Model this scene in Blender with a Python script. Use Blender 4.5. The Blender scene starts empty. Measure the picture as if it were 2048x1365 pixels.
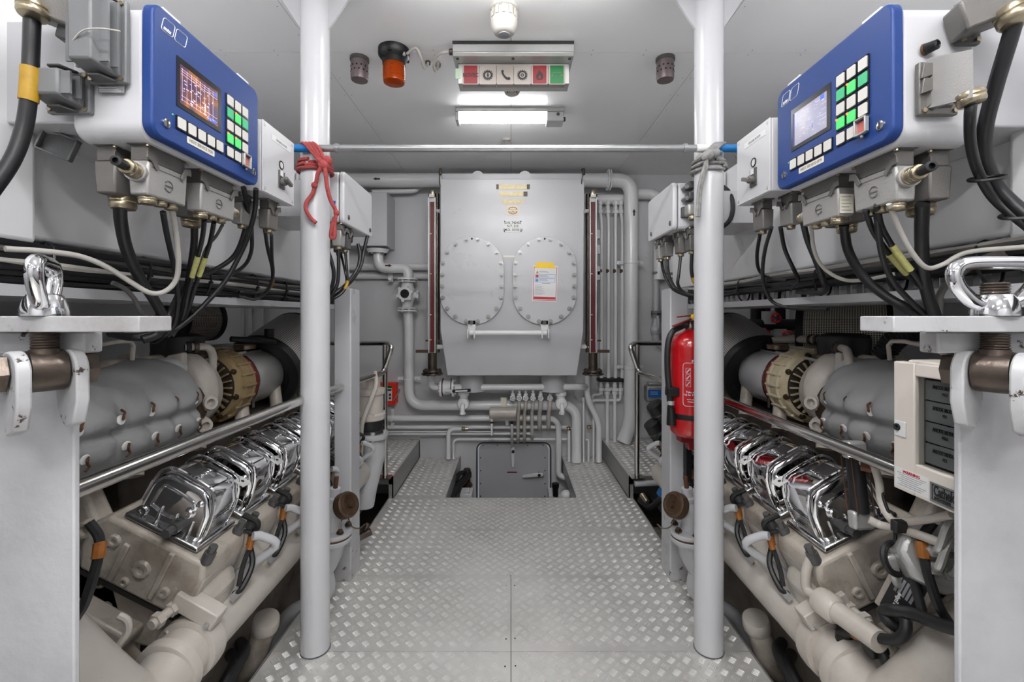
import bpy, bmesh, math, random
from mathutils import Vector, Matrix, Quaternion
random.seed(7)
PI = math.pi
SC = bpy.context.scene
COL = SC.collection
# ---------------------------------------------------------------- camera
EYE = 1.3          # eye height above the walkway plates
F = 900.0          # focal length in pixels of the 2048 px wide frame
VX, VY = 1022.0, 632.0
cam_d = bpy.data.cameras.new('camera')
cam_d.sensor_fit = 'HORIZONTAL'; cam_d.sensor_width = 36.0
cam_d.lens = F / 2048 * 36.0
cam_d.shift_x = (1024 - VX) / 2048
cam_d.shift_y = -(682.5 - VY) / 2048
cam_d.clip_start = 0.02
cam = bpy.data.objects.new('camera', cam_d); COL.objects.link(cam)
cam.location = (0, 0, EYE); cam.rotation_euler = (PI / 2, 0, 0)
SC.camera = cam
# ---------------------------------------------------------------- world, exposure
w = bpy.data.worlds.new('world'); SC.world = w; w.use_nodes = True
w.node_tree.nodes['Background'].inputs[0].default_value = (0.85, 0.9, 1.0, 1)
w.node_tree.nodes['Background'].inputs[1].default_value = 0.15
SC.view_settings.view_transform = 'Standard'
SC.view_settings.look = 'None'
SC.view_settings.gamma = 1.0
SC.view_settings.use_curve_mapping = False
SC.view_settings.exposure = 0.88
SC.cycles.max_bounces = 8
SC.cycles.diffuse_bounces = 5
SC.cycles.glossy_bounces = 4
SC.cycles.transmission_bounces = 6
SC.cycles.sample_clamp_indirect = 6.0
SC.cycles.use_denoising = True
SC.cycles.use_adaptive_sampling = True
SC.cycles.adaptive_threshold = 0.07
SC.cycles.adaptive_min_samples = 16
LAMP = 46.0        # emission of the fluorescent diffusers
CEIL = 2.6
WALL = 4.15        # the far bulkhead
# ---------------------------------------------------------------- placing
def P(px, py, Y):
    return Vector(((px - VX) / F * Y, Y, EYE - (py - VY) / F * Y))
def Q(px, py, X):
    Y = F * X / (px - VX)
    return Vector((X, Y, EYE - (py - VY) / F * Y))
def V(*a): return Vector(a)
# ---------------------------------------------------------------- materials
def srgb(h):
    h = h.lstrip('#'); r = []
    for i in (0, 2, 4):
        c = int(h[i:i+2], 16) / 255
        r.append(c / 12.92 if c <= .04045 else ((c + .055) / 1.055) ** 2.4)
    return (r[0], r[1], r[2], 1)
MATS = {}
def mat(name, col, rough=.5, metal=0., var=0., vscale=6., bump=0., bscale=60., grime=None, gscale=5., gamt=.5, chips=0., chipcol='3a302a', chipscale=9.,
        emit=0., trans=0., coat=0., ior=1.5, alpha=1., stretch=None, rvar=0., spec=None):
    m = bpy.data.materials.new(name); m.use_nodes = True; MATS[name] = m
    nt = m.node_tree; N = nt.nodes; L = nt.links; b = N['Principled BSDF']
    c = srgb(col) if isinstance(col, str) else col
    b.inputs['Base Color'].default_value = c
    b.inputs['Roughness'].default_value = rough
    b.inputs['Metallic'].default_value = metal
    b.inputs['IOR'].default_value = ior
    if spec is not None: b.inputs['Specular IOR Level'].default_value = spec
    if coat: b.inputs['Coat Weight'].default_value = coat; b.inputs['Coat Roughness'].default_value = .08
    if trans: b.inputs['Transmission Weight'].default_value = trans
    if alpha < 1: b.inputs['Alpha'].default_value = alpha
    if emit:
        b.inputs['Emission Color'].default_value = c; b.inputs['Emission Strength'].default_value = emit
    tc = N.new('ShaderNodeTexCoord')
    src = tc.outputs['Object']
    if stretch:
        mp = N.new('ShaderNodeMapping'); mp.inputs['Scale'].default_value = stretch
        L.new(src, mp.inputs['Vector']); src = mp.outputs['Vector']
    def noise(scale, detail=4., rg=.55):
        n = N.new('ShaderNodeTexNoise'); n.inputs['Scale'].default_value = scale
        n.inputs['Detail'].default_value = detail; n.inputs['Roughness'].default_value = rg
        L.new(src, n.inputs['Vector']); return n.outputs['Fac']
    def ramp(fac, a, bb, ca=(0, 0, 0, 1), cb=(1, 1, 1, 1)):
        r = N.new('ShaderNodeValToRGB'); r.color_ramp.elements[0].position = a; r.color_ramp.elements[1].position = bb
        r.color_ramp.elements[0].color = ca; r.color_ramp.elements[1].color = cb
        L.new(fac, r.inputs['Fac']); return r.outputs['Color']
    def mix(fac, a, bb):
        x = N.new('ShaderNodeMix'); x.data_type = 'RGBA'
        if isinstance(fac, float): x.inputs['Factor'].default_value = fac
        else: L.new(fac, x.inputs['Factor'])
        for s, v in ((6, a), (7, bb)):
            if isinstance(v, tuple): x.inputs[s].default_value = v
            else: L.new(v, x.inputs[s])
        return x.outputs[2]
    cur = None
    if var:
        d = tuple(min(1, k * (1 - var)) for k in c[:3]) + (1,)
        u = tuple(min(1, k * (1 + var)) for k in c[:3]) + (1,)
        cur = ramp(noise(vscale), .3, .7, d, u)
    if grime:
        g = srgb(grime)
        gm = ramp(noise(gscale, 6., .65), .45, .75, (0, 0, 0, 1), (gamt, gamt, gamt, 1))
        cur = mix(gm, cur if cur is not None else c, g)
    if chips:
        cm = ramp(noise(chipscale, 8., .7), .735 - chips, .75 - chips)
        cur = mix(cm, cur if cur is not None else c, srgb(chipcol))
    if cur is not None: L.new(cur, b.inputs['Base Color'])
    if rvar:
        r = N.new('ShaderNodeMapRange'); L.new(noise(vscale * 1.7), r.inputs['Value'])
        r.inputs['To Min'].default_value = max(0, rough - rvar); r.inputs['To Max'].default_value = min(1, rough + rvar)
        L.new(r.outputs['Result'], b.inputs['Roughness'])
    if bump:
        bp = N.new('ShaderNodeBump'); bp.inputs['Strength'].default_value = bump; bp.inputs['Distance'].default_value = .002
        L.new(noise(bscale, 3.), bp.inputs['Height']); L.new(bp.outputs['Normal'], b.inputs['Normal'])
    return m
mat('pipe_white', 'dcdcdd', .22, var=.03, vscale=4, rvar=.06)
mat('white_case_lifted', 'e4e4e6', .32, var=.03, vscale=3, rvar=.08)  # casing white, lightened in the colour to make up for weak light there
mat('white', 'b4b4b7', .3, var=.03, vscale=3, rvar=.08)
mat('white_wall', 'c9c9cb', .42, var=.04, vscale=2, rvar=.08)
mat('ceil_white', 'f6f6f6', .2, var=.02, vscale=2, rvar=.07)
mat('seam', '55555a', .7)
mat('white_box', 'c2c2c5', .35, bump=.08, bscale=260)
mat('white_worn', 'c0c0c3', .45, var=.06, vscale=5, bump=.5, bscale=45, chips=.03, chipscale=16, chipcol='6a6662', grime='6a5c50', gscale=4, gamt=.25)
mat('white_chip', 'bdbdbf', .4, var=.06, vscale=4, bump=.3, bscale=40, chips=.13, chipscale=24, chipcol='41362e', grime='5a4636', gscale=6, gamt=.5)
mat('pillar_white', 'c3c3c6', .24, var=.03, vscale=3, chips=.02, chipscale=22)
mat('cream', 'b0a89d', .36, var=.1, vscale=5, bump=.3, bscale=110, grime='4e3a28', gscale=6, gamt=.85)
mat('cream_clean', 'bdb7af', .34, var=.05, vscale=5, grime='7d6c5a', gscale=5, gamt=.45, bump=.1, bscale=90)
mat('cream_box', 'd2cac1', .45, bump=.05, bscale=200)
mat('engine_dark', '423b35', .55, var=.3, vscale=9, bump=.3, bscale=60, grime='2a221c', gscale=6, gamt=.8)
mat('gasket', '2b2826', .5, var=.2)
mat('turbo_tan', '97825e', .42, var=.12, vscale=8, bump=.3, bscale=120, grime='5c4426', gscale=8, gamt=.6)
mat('turbo_cream', 'c9bda0', .42, var=.1, vscale=8, bump=.3, bscale=120, grime='6c5a38', gscale=8, gamt=.6)
mat('alu_cast', 'b6b6b4', .38, metal=.55, var=.06, vscale=8, bump=.3, bscale=220)
mat('bolt_grey', '8f8f8d', .35, metal=.5)
mat('chrome', 'e8e8ea', .05, metal=1., rvar=.03, vscale=7)
mat('chrome_rough', 'd0d0d0', .16, metal=1., bump=.25, bscale=140)
mat('stainless', 'c9c6c2', .16, metal=1., rvar=.05)
mat('galv', 'a9aaab', .34, metal=.8, var=.1, vscale=12, rvar=.1)
mat('steel_brown', '574d46', .33, metal=.7, var=.3, vscale=18, bump=.35, bscale=70, rvar=.15)
mat('rust', '5a3d2a', .6, metal=.35, var=.3, vscale=14, bump=.5, bscale=60)
mat('bronze', '4f3c2d', .5, metal=.5, var=.3, vscale=14, bump=.4, bscale=70)
mat('tread_plate', 'e8e6e2', .38, metal=.6, var=.04, vscale=3, rvar=.06, grime='8a8682', gscale=2.5, gamt=.3)
mat('tread_bar', 'ecebe8', .3, metal=.55)
mat('edge_steel', '9b9a99', .36, metal=.6, var=.08, vscale=6, stretch=(1, 1, 6))
mat('black', '121214', .45)
mat('rubber', '1a1a1b', .5, bump=.1, bscale=120)
mat('cable_black', '17171a', .42, var=.2, vscale=10)
mat('cable_grey', 'b0aca6', .5)
mat('cable_dkgrey', '5c5a58', .5)
mat('plastic_grey', '6f7072', .5, bump=.12, bscale=250, var=.04)
mat('plastic_dk', '4b4a4a', .45)
mat('conn_silver', 'a5a3a0', .42, metal=.45, bump=.35, bscale=300, var=.04)
mat('conn_dark', '6d6a67', .45, metal=.35, bump=.3, bscale=300)
mat('gland', 'a2967f', .28, metal=.85, var=.1, vscale=20)
mat('blue', '1a3a79', .45, bump=.12, bscale=240, var=.03, spec=.35)
mat('blue_dk', '143070', .4)
mat('bezel', '15131a', .25)
mat('key', 'd0cdc8', .5, var=.03)
mat('key_green', '3fae7a', .5, emit=.06)
mat('key_lit', '46c466', .5, emit=.22)
mat('led', 'ff5a20', .5, emit=2.)
mat('key_red', 'c46a62', .5)
mat('clear', 'f2f2f2', .08, trans=.9, ior=1.45)
mat('glass_dark', 'f0f2f2', .03, trans=1., ior=1.2)
mat('label_white', 'd8d8d7', .5)
mat('label_cream', 'ded8c6', .5)
mat('label_gold', 'd6c79e', .55, var=.12, vscale=40, chips=.16, chipcol='e4e2dc', chipscale=60)
mat('label_dk', '4a3f34', .5)
mat('label_tan', 'd9c7b0', .5, var=.05, vscale=30)
mat('ink', '1e1e20', .6)
mat('ink_grey', '8a8a8e', .6)
mat('paper', 'd6d5d6', .55)
mat('paper_red', 'b5202c', .5)
mat('paper_yellow', 'f0c419', .5)
mat('paper_blue', '4a86c8', .5)
mat('red_paint', 'b01018', .22, coat=.5)
mat('red_dark', '7d1018', .3)
mat('red_gauge', '5a1014', .35, var=.2, vscale=60)
mat('red_box', 'e8301c', .4)
mat('sign_red', '7a101a', .4)
mat('sign_green', '06652f', .4)
mat('sign_white_shaded', '9a918a', .4)  # white darkened so the backlit shade of the tiles is in the colour
mat('sign_mint', '9fb49a', .5)
mat('orange_lens', 'c24e0a', .15, trans=.55, ior=1.3)
mat('orange_core', 'b8480a', .4)
mat('nozzle', '776a6a', .45, metal=.4, bump=.2)
mat('detector', 'b9b5ae', .5)
mat('rope_red', '9c4040', .8, bump=1., bscale=160, var=.2, vscale=60)
mat('rope_grey', '8a8886', .85, bump=1., bscale=160, var=.25, vscale=60)
mat('blue_pipe', '1369a8', .35)
mat('fabric', '848485', .8, bump=.35, bscale=420, var=.06, vscale=7)
mat('fabric_dk', '4c4e52', .85, bump=.3, bscale=400)
mat('yellow_tag', 'a8821c', .45, var=.1, vscale=60)
mat('tag_pale', 'c2c07a', .5, var=.15, vscale=90)
mat('tag_orange', '94591c', .6, var=.2, vscale=60)
mat('silicone_red', '7a1f16', .45)
mat('dark_hole', '0a0a0a', .8)
mat('bilge', '2a2826', .55, var=.3, vscale=3, bump=.2)
mat('blue_label', '1d5fae', .4)
mat('module', '8e9092', .4, metal=.5, var=.03)
mat('tread_dark', '3a3836', .6)
mat('added_lamp_diffuser', 'ffffff', .4, emit=LAMP)
mat('lamp_diffuser_low', 'ffffff', .4, emit=LAMP * .26)
mat('added_lamp_mid', 'ffffff', .4, emit=LAMP * .46)
mat('lamp_diffuser_dim', 'ffffff', .4, emit=LAMP * .27)
def mesh_mat(name, col, dark, scale, sx, sy):
    m = mat(name, col, .4, metal=.15); nt = m.node_tree; N = nt.nodes; L = nt.links; b = N['Principled BSDF']
    uv = N.new('ShaderNodeUVMap'); mp = N.new('ShaderNodeMapping'); mp.inputs['Scale'].default_value = (sx, sy, 1)
    L.new(uv.outputs['UV'], mp.inputs['Vector'])
    wv = []
    for d in ('X', 'Y'):
        wn = N.new('ShaderNodeTexWave'); wn.wave_type = 'BANDS'; wn.bands_direction = d; wn.inputs['Scale'].default_value = scale
        L.new(mp.outputs['Vector'], wn.inputs['Vector']); wv.append(wn.outputs['Fac'])
    mx = N.new('ShaderNodeMath'); mx.operation = 'MAXIMUM'; L.new(wv[0], mx.inputs[0]); L.new(wv[1], mx.inputs[1])
    r = N.new('ShaderNodeValToRGB'); r.color_ramp.elements[0].position = .45; r.color_ramp.elements[1].position = .8
    r.color_ramp.elements[0].color = srgb(dark); r.color_ramp.elements[1].color = srgb(col)
    L.new(mx.outputs[0], r.inputs['Fac']); L.new(r.outputs['Color'], b.inputs['Base Color'])
    bp = N.new('ShaderNodeBump'); bp.inputs['Strength'].default_value = .8; bp.inputs['Distance'].default_value = .003
    L.new(mx.outputs[0], bp.inputs['Height']); L.new(bp.outputs['Normal'], b.inputs['Normal'])
    return m
mesh_mat('wire_mesh', 'd6d4d0', '2e2c2a', 10., 1.9, 1.6)
mesh_mat('wire_mesh_fine', 'd8d2c2', '3a3630', 10., 2.4, 2.)
# ---------------------------------------------------------------- mesh builder
def frame(axis):
    a = Vector(axis).normalized()
    u = a.cross(Vector((0, 0, 1)))
    if u.length < 1e-4: u = Vector((1, 0, 0))
    u.normalize(); v = a.cross(u).normalized()
    return a, u, v
def spline(pts, res=6):
    pts = [Vector(p) for p in pts]
    if len(pts) < 3 or res <= 1: return pts
    out = []
    n = len(pts)
    for i in range(n - 1):
        p0 = pts[i - 1] if i else pts[0] * 2 - pts[1]
        p1, p2 = pts[i], pts[i + 1]
        p3 = pts[i + 2] if i + 2 < n else pts[-1] * 2 - pts[-2]
        for k in range(res):
            t = k / res; t2 = t * t; t3 = t2 * t
            out.append(.5 * ((2 * p1) + (p2 - p0) * t + (2 * p0 - 5 * p1 + 4 * p2 - p3) * t2 + (3 * p1 - p0 - 3 * p2 + p3) * t3))
    out.append(pts[-1]); return out
def fillet(pts, r, n=6):
    """polyline with rounded corners (pipe bends)"""
    pts = [Vector(p) for p in pts]; out = [pts[0]]
    for i in range(1, len(pts) - 1):
        a, b, c = pts[i - 1], pts[i], pts[i + 1]
        d1 = (a - b); d2 = (c - b); l = min(r, d1.length * .48, d2.length * .48)
        p, q = b + d1.normalized() * l, b + d2.normalized() * l
        for k in range(n + 1):
            t = k / n; out.append(p * (1 - t) ** 2 + b * 2 * t * (1 - t) + q * t * t)
    out.append(pts[-1]); return out
class MB:
    def __init__(s, M=None):
        s.v = []; s.f = []; s.uv = {}; s.M = M
    def add(s, vs, fs, flip=False):
        o = len(s.v)
        if s.M is not None: vs = [s.M @ Vector(p) for p in vs]; flip = flip != (s.M.determinant() < 0)
        s.v += [tuple(p) for p in vs]
        for f in fs:
            f = [i + o for i in f]
            s.f.append(tuple(reversed(f)) if flip else tuple(f))
        return s
    def box(s, x0, x1, y0, y1, z0, z1):
        x0, x1 = min(x0, x1), max(x0, x1); y0, y1 = min(y0, y1), max(y0, y1); z0, z1 = min(z0, z1), max(z0, z1)
        return s.add([(x0, y0, z0), (x1, y0, z0), (x1, y1, z0), (x0, y1, z0), (x0, y0, z1), (x1, y0, z1), (x1, y1, z1), (x0, y1, z1)],
                     [(0, 3, 2, 1), (4, 5, 6, 7), (0, 1, 5, 4), (1, 2, 6, 5), (2, 3, 7, 6), (3, 0, 4, 7)])
    def obox(s, c, size, u, v, w=None):
        c = Vector(c); u = Vector(u).normalized(); v = Vector(v); v = (v - u * v.dot(u)).normalized(); w = u.cross(v)
        vs = [c + u * (a * size[0] / 2) + v * (b * size[1] / 2) + w * (d * size[2] / 2) for d in (-1, 1) for a, b in ((-1, -1), (1, -1), (1, 1), (-1, 1))]
        return s.add(vs, [(0, 3, 2, 1), (4, 5, 6, 7), (0, 1, 5, 4), (1, 2, 6, 5), (2, 3, 7, 6), (3, 0, 4, 7)])
    def prism(s, poly, o, u, v, d):
        """poly in (u, v) plane extruded by vector d"""
        o = Vector(o); u = Vector(u); v = Vector(v); d = Vector(d); n = len(poly)
        a = [o + u * p[0] + v * p[1] for p in poly]; b = [p + d for p in a]
        area = sum(poly[i][0] * poly[(i + 1) % n][1] - poly[(i + 1) % n][0] * poly[i][1] for i in range(n))
        fl = (u.cross(v).dot(d) > 0) != (area > 0)
        fs = [tuple(range(n - 1, -1, -1)), tuple(range(n, 2 * n))] + [(i, (i + 1) % n, n + (i + 1) % n, n + i) for i in range(n)]
        return s.add(a + b, fs, fl)
    def loft(s, rings, cap=True, closed=True):
        n = len(rings[0]); vs = [p for r in rings for p in r]; fs = []
        for i in range(len(rings) - 1):
            for k in range(n if closed else n - 1):
                j = (k + 1) % n
                fs.append((i * n + k, i * n + j, (i + 1) * n + j, (i + 1) * n + k))
        if cap: fs.append(tuple(range(n - 1, -1, -1))); fs.append(tuple(range((len(rings) - 1) * n, len(rings) * n)))
        return s.add(vs, fs)
    def lathe(s, prof, o, axis, n=20, cap=True):
        """prof: (radius, height along axis)"""
        o = Vector(o); a, u, v = frame(axis)
        rings = [[o + a * h + (u * math.cos(2 * PI * k / n) + v * math.sin(2 * PI * k / n)) * max(r, 1e-5) for k in range(n)] for r, h in prof]
        return s.loft(rings, cap)
    def cyl(s, p0, p1, r, r1=None, n=16):
        p0 = Vector(p0); p1 = Vector(p1); d = p1 - p0
        return s.lathe([(r, 0), (r if r1 is None else r1, d.length)], p0, d, n)
    def bolt(s, p, axis, r=.008, h=.008, washer=True):
        a = Vector(axis).normalized(); p = Vector(p)
        if washer: s.cyl(p, p + a * h * .3, r * 1.45, n=10)
        s.cyl(p + a * h * .2, p + a * h, r, n=6); return s
    def tube(s, pts, r, n=8, res=6, cap=True, taper=None):
        pts = spline(pts, res); m = len(pts); rings = []
        T = [(pts[min(i + 1, m - 1)] - pts[max(i - 1, 0)]).normalized() for i in range(m)]
        a, u, v = frame(T[0])
        for i in range(m):
            if i:
                ax = T[i - 1].cross(T[i])
                if ax.length > 1e-7:
                    q = Quaternion(ax.normalized(), T[i - 1].angle(T[i])); u = q @ u
                u = (u - T[i] * u.dot(T[i])).normalized()
            v = T[i].cross(u)
            rr = r if taper is None else r * (1 + (taper - 1) * i / (m - 1))
            rings.append([pts[i] + (u * math.cos(2 * PI * k / n) + v * math.sin(2 * PI * k / n)) * rr for k in range(n)])
        return s.loft(rings, cap)
    def pipe(s, pts, r, bend=.08, n=16, k=7):
        return s.tube(fillet(pts, bend, k), r, n, 1)
    def sphere(s, c, r, n=14, m=8, sq=(1, 1, 1)):
        c = Vector(c); rings = []
        for i in range(m + 1):
            t = PI * i / m; rr = max(math.sin(t), 1e-4)
            rings.append([c + Vector((rr * math.cos(2 * PI * k / n) * r * sq[0], rr * math.sin(2 * PI * k / n) * r * sq[1], -math.cos(t) * r * sq[2])) for k in range(n)])
        return s.loft(rings)
    def torus(s, c, axis, R, r, n=20, m=8, a0=0, a1=2 * PI):
        c = Vector(c); a, u, v = frame(axis); full = abs(a1 - a0 - 2 * PI) < 1e-6
        pts = []
        rings = []
        cnt = n if full else n + 1
        for i in range(cnt):
            t = a0 + (a1 - a0) * i / n; d = u * math.cos(t) + v * math.sin(t)
            rings.append([c + d * (R + r * math.cos(2 * PI * k / m)) + a * r * math.sin(2 * PI * k / m) for k in range(m)])
        if full: rings.append(rings[0]); return s.loft(rings, cap=False)
        return s.loft(rings)
    def mesh(s, name, uvcyl=None):
        me = bpy.data.meshes.new(name); me.from_pydata(s.v, [], s.f); me.update(); return me
    def build(s, name, m, parent=None, bevel=0., seg=2, smooth=True, sub=0, angle=40, label=None, kind=None):
        me = s.mesh(name)
        off = ORG.get(parent.name, Vector((0, 0, 0))) if parent else Vector((0, 0, 0))
        if parent and off.length: me.transform(Matrix.Translation(-off))
        me.materials.append(MATS[m])
        if smooth:
            me.shade_smooth(); me.set_sharp_from_angle(angle=math.radians(angle))
        o = bpy.data.objects.new(name, me); COL.objects.link(o)
        if parent: o.parent = parent; ORG[o.name] = off
        if bevel:
            bm = o.modifiers.new('b', 'BEVEL'); bm.width = bevel; bm.segments = seg; bm.limit_method = 'ANGLE'; bm.angle_limit = math.radians(38); bm.harden_normals = False
        if sub:
            sm = o.modifiers.new('s', 'SUBSURF'); sm.levels = sub; sm.render_levels = sub
        if label: o['label'] = label
        if kind: o['kind'] = kind
        return o
ORG = {}
def thing(name, label, cat, loc=(0, 0, 0), group=None):
    o = bpy.data.objects.new(name, None); COL.objects.link(o); o.location = loc; o.empty_display_size = .05
    o['label'] = label; o['category'] = cat
    if group: o['group'] = group
    ORG[o.name] = Vector(loc); return o
def tag(o, label, cat, group=None):
    o['label'] = label; o['category'] = cat
    if group: o['group'] = group
    return o
def struct(o):
    o['kind'] = 'structure'; return o
def inst(me, name, parent, M):
    """one more object on shared mesh data, M in world space"""
    o = bpy.data.objects.new(name, me); COL.objects.link(o)
    off = ORG.get(parent.name, Vector((0, 0, 0)))
    o.parent = parent; o.matrix_local = Matrix.Translation(-off) @ M; return o
def shared(mb, name, m, smooth=True):
    me = mb.mesh(name); me.materials.append(MATS[m])
    if smooth: me.shade_smooth(); me.set_sharp_from_angle(angle=math.radians(40))
    return me
def basis(o, u, v):
    """world matrix with x=u, y=v, z=u x v at o"""
    u = Vector(u).normalized(); v = Vector(v); v = (v - u * v.dot(u)).normalized(); w = u.cross(v)
    return Matrix(((u.x, v.x, w.x, o[0]), (u.y, v.y, w.y, o[1]), (u.z, v.z, w.z, o[2]), (0, 0, 0, 1)))
def text(s, size, o, u, v, m, parent, name='lettering', align='CENTER', ext=.0004, bold=0., sx=1., shear=0.):
    cu = bpy.data.curves.new(name, 'FONT'); cu.body = s; cu.size = size; cu.align_x = align; cu.align_y = 'CENTER'
    cu.extrude = ext; cu.offset = bold; cu.resolution_u = 2; cu.shear = shear; cu.space_line = .95
    t = bpy.data.objects.new(name, cu); COL.objects.link(t)
    dg = bpy.context.evaluated_depsgraph_get()
    me = bpy.data.meshes.new_from_object(t.evaluated_get(dg))
    bpy.data.objects.remove(t); bpy.data.curves.remove(cu)
    off = ORG.get(parent.name, Vector((0, 0, 0)))
    me.transform(Matrix.Translation(-off) @ basis(o, u, v) @ Matrix.Diagonal((sx, 1, 1, 1)))
    me.materials.clear(); me.materials.append(MATS[m])
    ob = bpy.data.objects.new(name, me); COL.objects.link(ob); ob.parent = parent; ORG[ob.name] = off
    return ob
def rrect(x0, x1, y0, y1, r, n=5):
    out = []
    for cx, cy, a in ((x1 - r, y1 - r, 0), (x0 + r, y1 - r, PI / 2), (x0 + r, y0 + r, PI), (x1 - r, y0 + r, 1.5 * PI)):
        for k in range(n + 1):
            t = a + PI / 2 * k / n; out.append((cx + r * math.cos(t), cy + r * math.sin(t)))
    return out
def circ(cx, cy, r, n=20):
    return [(cx + r * math.cos(2 * PI * k / n), cy + r * math.sin(2 * PI * k / n)) for k in range(n)]
EX, EY, EZ = V(1, 0, 0), V(0, 1, 0), V(0, 0, 1)
SIDE = {-1: 'port', 1: 'starboard'}
# ================================================================ the room
struct(MB().box(-2.4, 2.4, -2.6, 4.2, -.85, -.8).build('floor', 'bilge', smooth=False))
for n, b in (('wall_left', (-2.45, -2.4, -2.6, 4.2, -.85, 2.7)), ('wall_right', (2.4, 2.45, -2.6, 4.2, -.85, 2.7)), ('wall_back', (-2.45, 2.45, -2.65, -2.6, -.85, 2.7))):
    struct(MB().box(*b).build(n, 'white_wall', smooth=False))
# far bulkhead with the hatch opening cut out of it
HX0, HX1, HZ1, HZ0 = P(955, 0, WALL).x, P(1100, 0, WALL).x, P(0, 887, WALL).z, -.62
wf = MB()
wf.box(-2.45, HX0, WALL, WALL + .05, -.85, 2.7).box(HX1, 2.45, WALL, WALL + .05, -.85, 2.7)
wf.box(HX0, HX1, WALL, WALL + .05, HZ1, 2.7).box(HX0, HX1, WALL, WALL + .05, -.85, HZ0)
rr = .06
for sx, cx in ((1, HX0), (-1, HX1)):
    pts = [(0, 0)] + [(rr - rr * math.cos(t), -(rr - rr * math.sin(t))) for t in [PI / 2 * k / 6 for k in range(7)]][::-1]
    wf.prism([(p[0] * sx, p[1]) for p in pts], (cx, WALL, HZ1), EX, EZ, (0, .05, 0))
wfo = struct(wf.build('wall_front', 'white_wall', smooth=False))
d = thing('door_1', 'low grey steel hatch with rounded top in the far bulkhead', 'hatch', (P(1026, 0, WALL).x, WALL + .03, HZ0))
d['kind'] = 'structure'
for k in ('category',): del d[k]
hx = .012
MB().prism(rrect(HX0 + hx, HX1 - hx, HZ0, HZ1 - hx, .055), (0, WALL + .012, 0), EX, EZ, (0, .03, 0)).build('hatch_leaf', 'white', d, bevel=.003)
fr = MB()
outer = rrect(HX0 - .012, HX1 + .012, HZ0 - .05, HZ1 + .012, .07, 6); inner = rrect(HX0, HX1, HZ0 - .04, HZ1, .06, 6)
fr.loft([[V(x, WALL - .012, z) for x, z in outer], [V(x, WALL - .012, z) for x, z in inner], [V(x, WALL + .03, z) for x, z in inner]], cap=False)
fr.loft([[V(x, WALL, z) for x, z in outer], [V(x, WALL - .012, z) for x, z in outer]], cap=False)
fr.build('hatch_frame', 'plastic_dk', d)
rv = MB()
for px in (961, 1090):
    for py in (916, 942, 968, 993): p = P(px, py, WALL + .012); rv.cyl(p, p - EY * .004, .006, n=8)
for px in (966, 995, 1055, 1086): p = P(px, 891, WALL + .012); rv.cyl(p, p - EY * .004, .005, n=8)
rv.build('rivets', 'ink', d)
def lever(px, py, ang, ln, nm):
    p = P(px, py, WALL - .015); m = MB(); u = V(math.cos(ang), 0, math.sin(ang)); v = EY.cross(u)
    m.prism([(-.03, -.016), (.03, -.016), (ln, -.011), (ln + .008, 0), (ln, .011), (.03, .016), (-.03, .016), (-.04, 0)], p, u, v, (0, -.026, 0))
    o = m.build(nm, 'pipe_white', d, bevel=.003)
    MB().cyl(p + EY * .03, p - EY * .028, .012, n=14).cyl(p - EY * .026, p - EY * .034, .014, n=12).build('pivot', 'ink', o)
lever(1026, 902, -PI / 2, .14, 'dog_handle')
lever(1078, 949, PI + .1, .15, 'dog_handle')
a, b = P(1014, 944, WALL + .008), P(1034, 946, WALL + .008)
MB().box(a.x, b.x, a.y, a.y - .003, b.z, a.z).build('red_mark', 'red_dark', d)
# ceiling: panels with open seams under a dark backing
ceil = bpy.data.objects.new('ceiling', None); COL.objects.link(ceil); struct(ceil)
MB().box(-2.45, 2.45, -2.65, 4.2, CEIL + .014, CEIL + .06).build('ceiling_backing', 'seam', ceil, smooth=False)
xs = [-2.4, -.96, 0, .96, 2.4]; ys = [-2.6, -.2, 2.22, 4.15]
sc_m = MB()
for i in range(4):
    for j in range(3):
        MB().box(xs[i] + .0012, xs[i + 1] - .0012, ys[j] + .0012, ys[j + 1] - .0012, CEIL, CEIL + .012).build('ceiling_panel', 'ceil_white', ceil, smooth=False)
for x in (-.96, .96):
    for k in range(12):
        for dx in (-.022, .022): sc_m.cyl((x + dx, 1.7 + k * .19, CEIL), (x + dx, 1.7 + k * .19, CEIL - .0012), .0026, n=6)
for k in range(18):
    x = -2.2 + k * .26
    if abs(x) < 2.3:
        for dy in (-.02, .02): sc_m.cyl((x, 2.22 + dy, CEIL), (x, 2.22 + dy, CEIL - .0012), .0026, n=6)
so = sc_m.build('seam_screws', 'ink_grey', ceil); so['kind'] = 'stuff'
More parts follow.
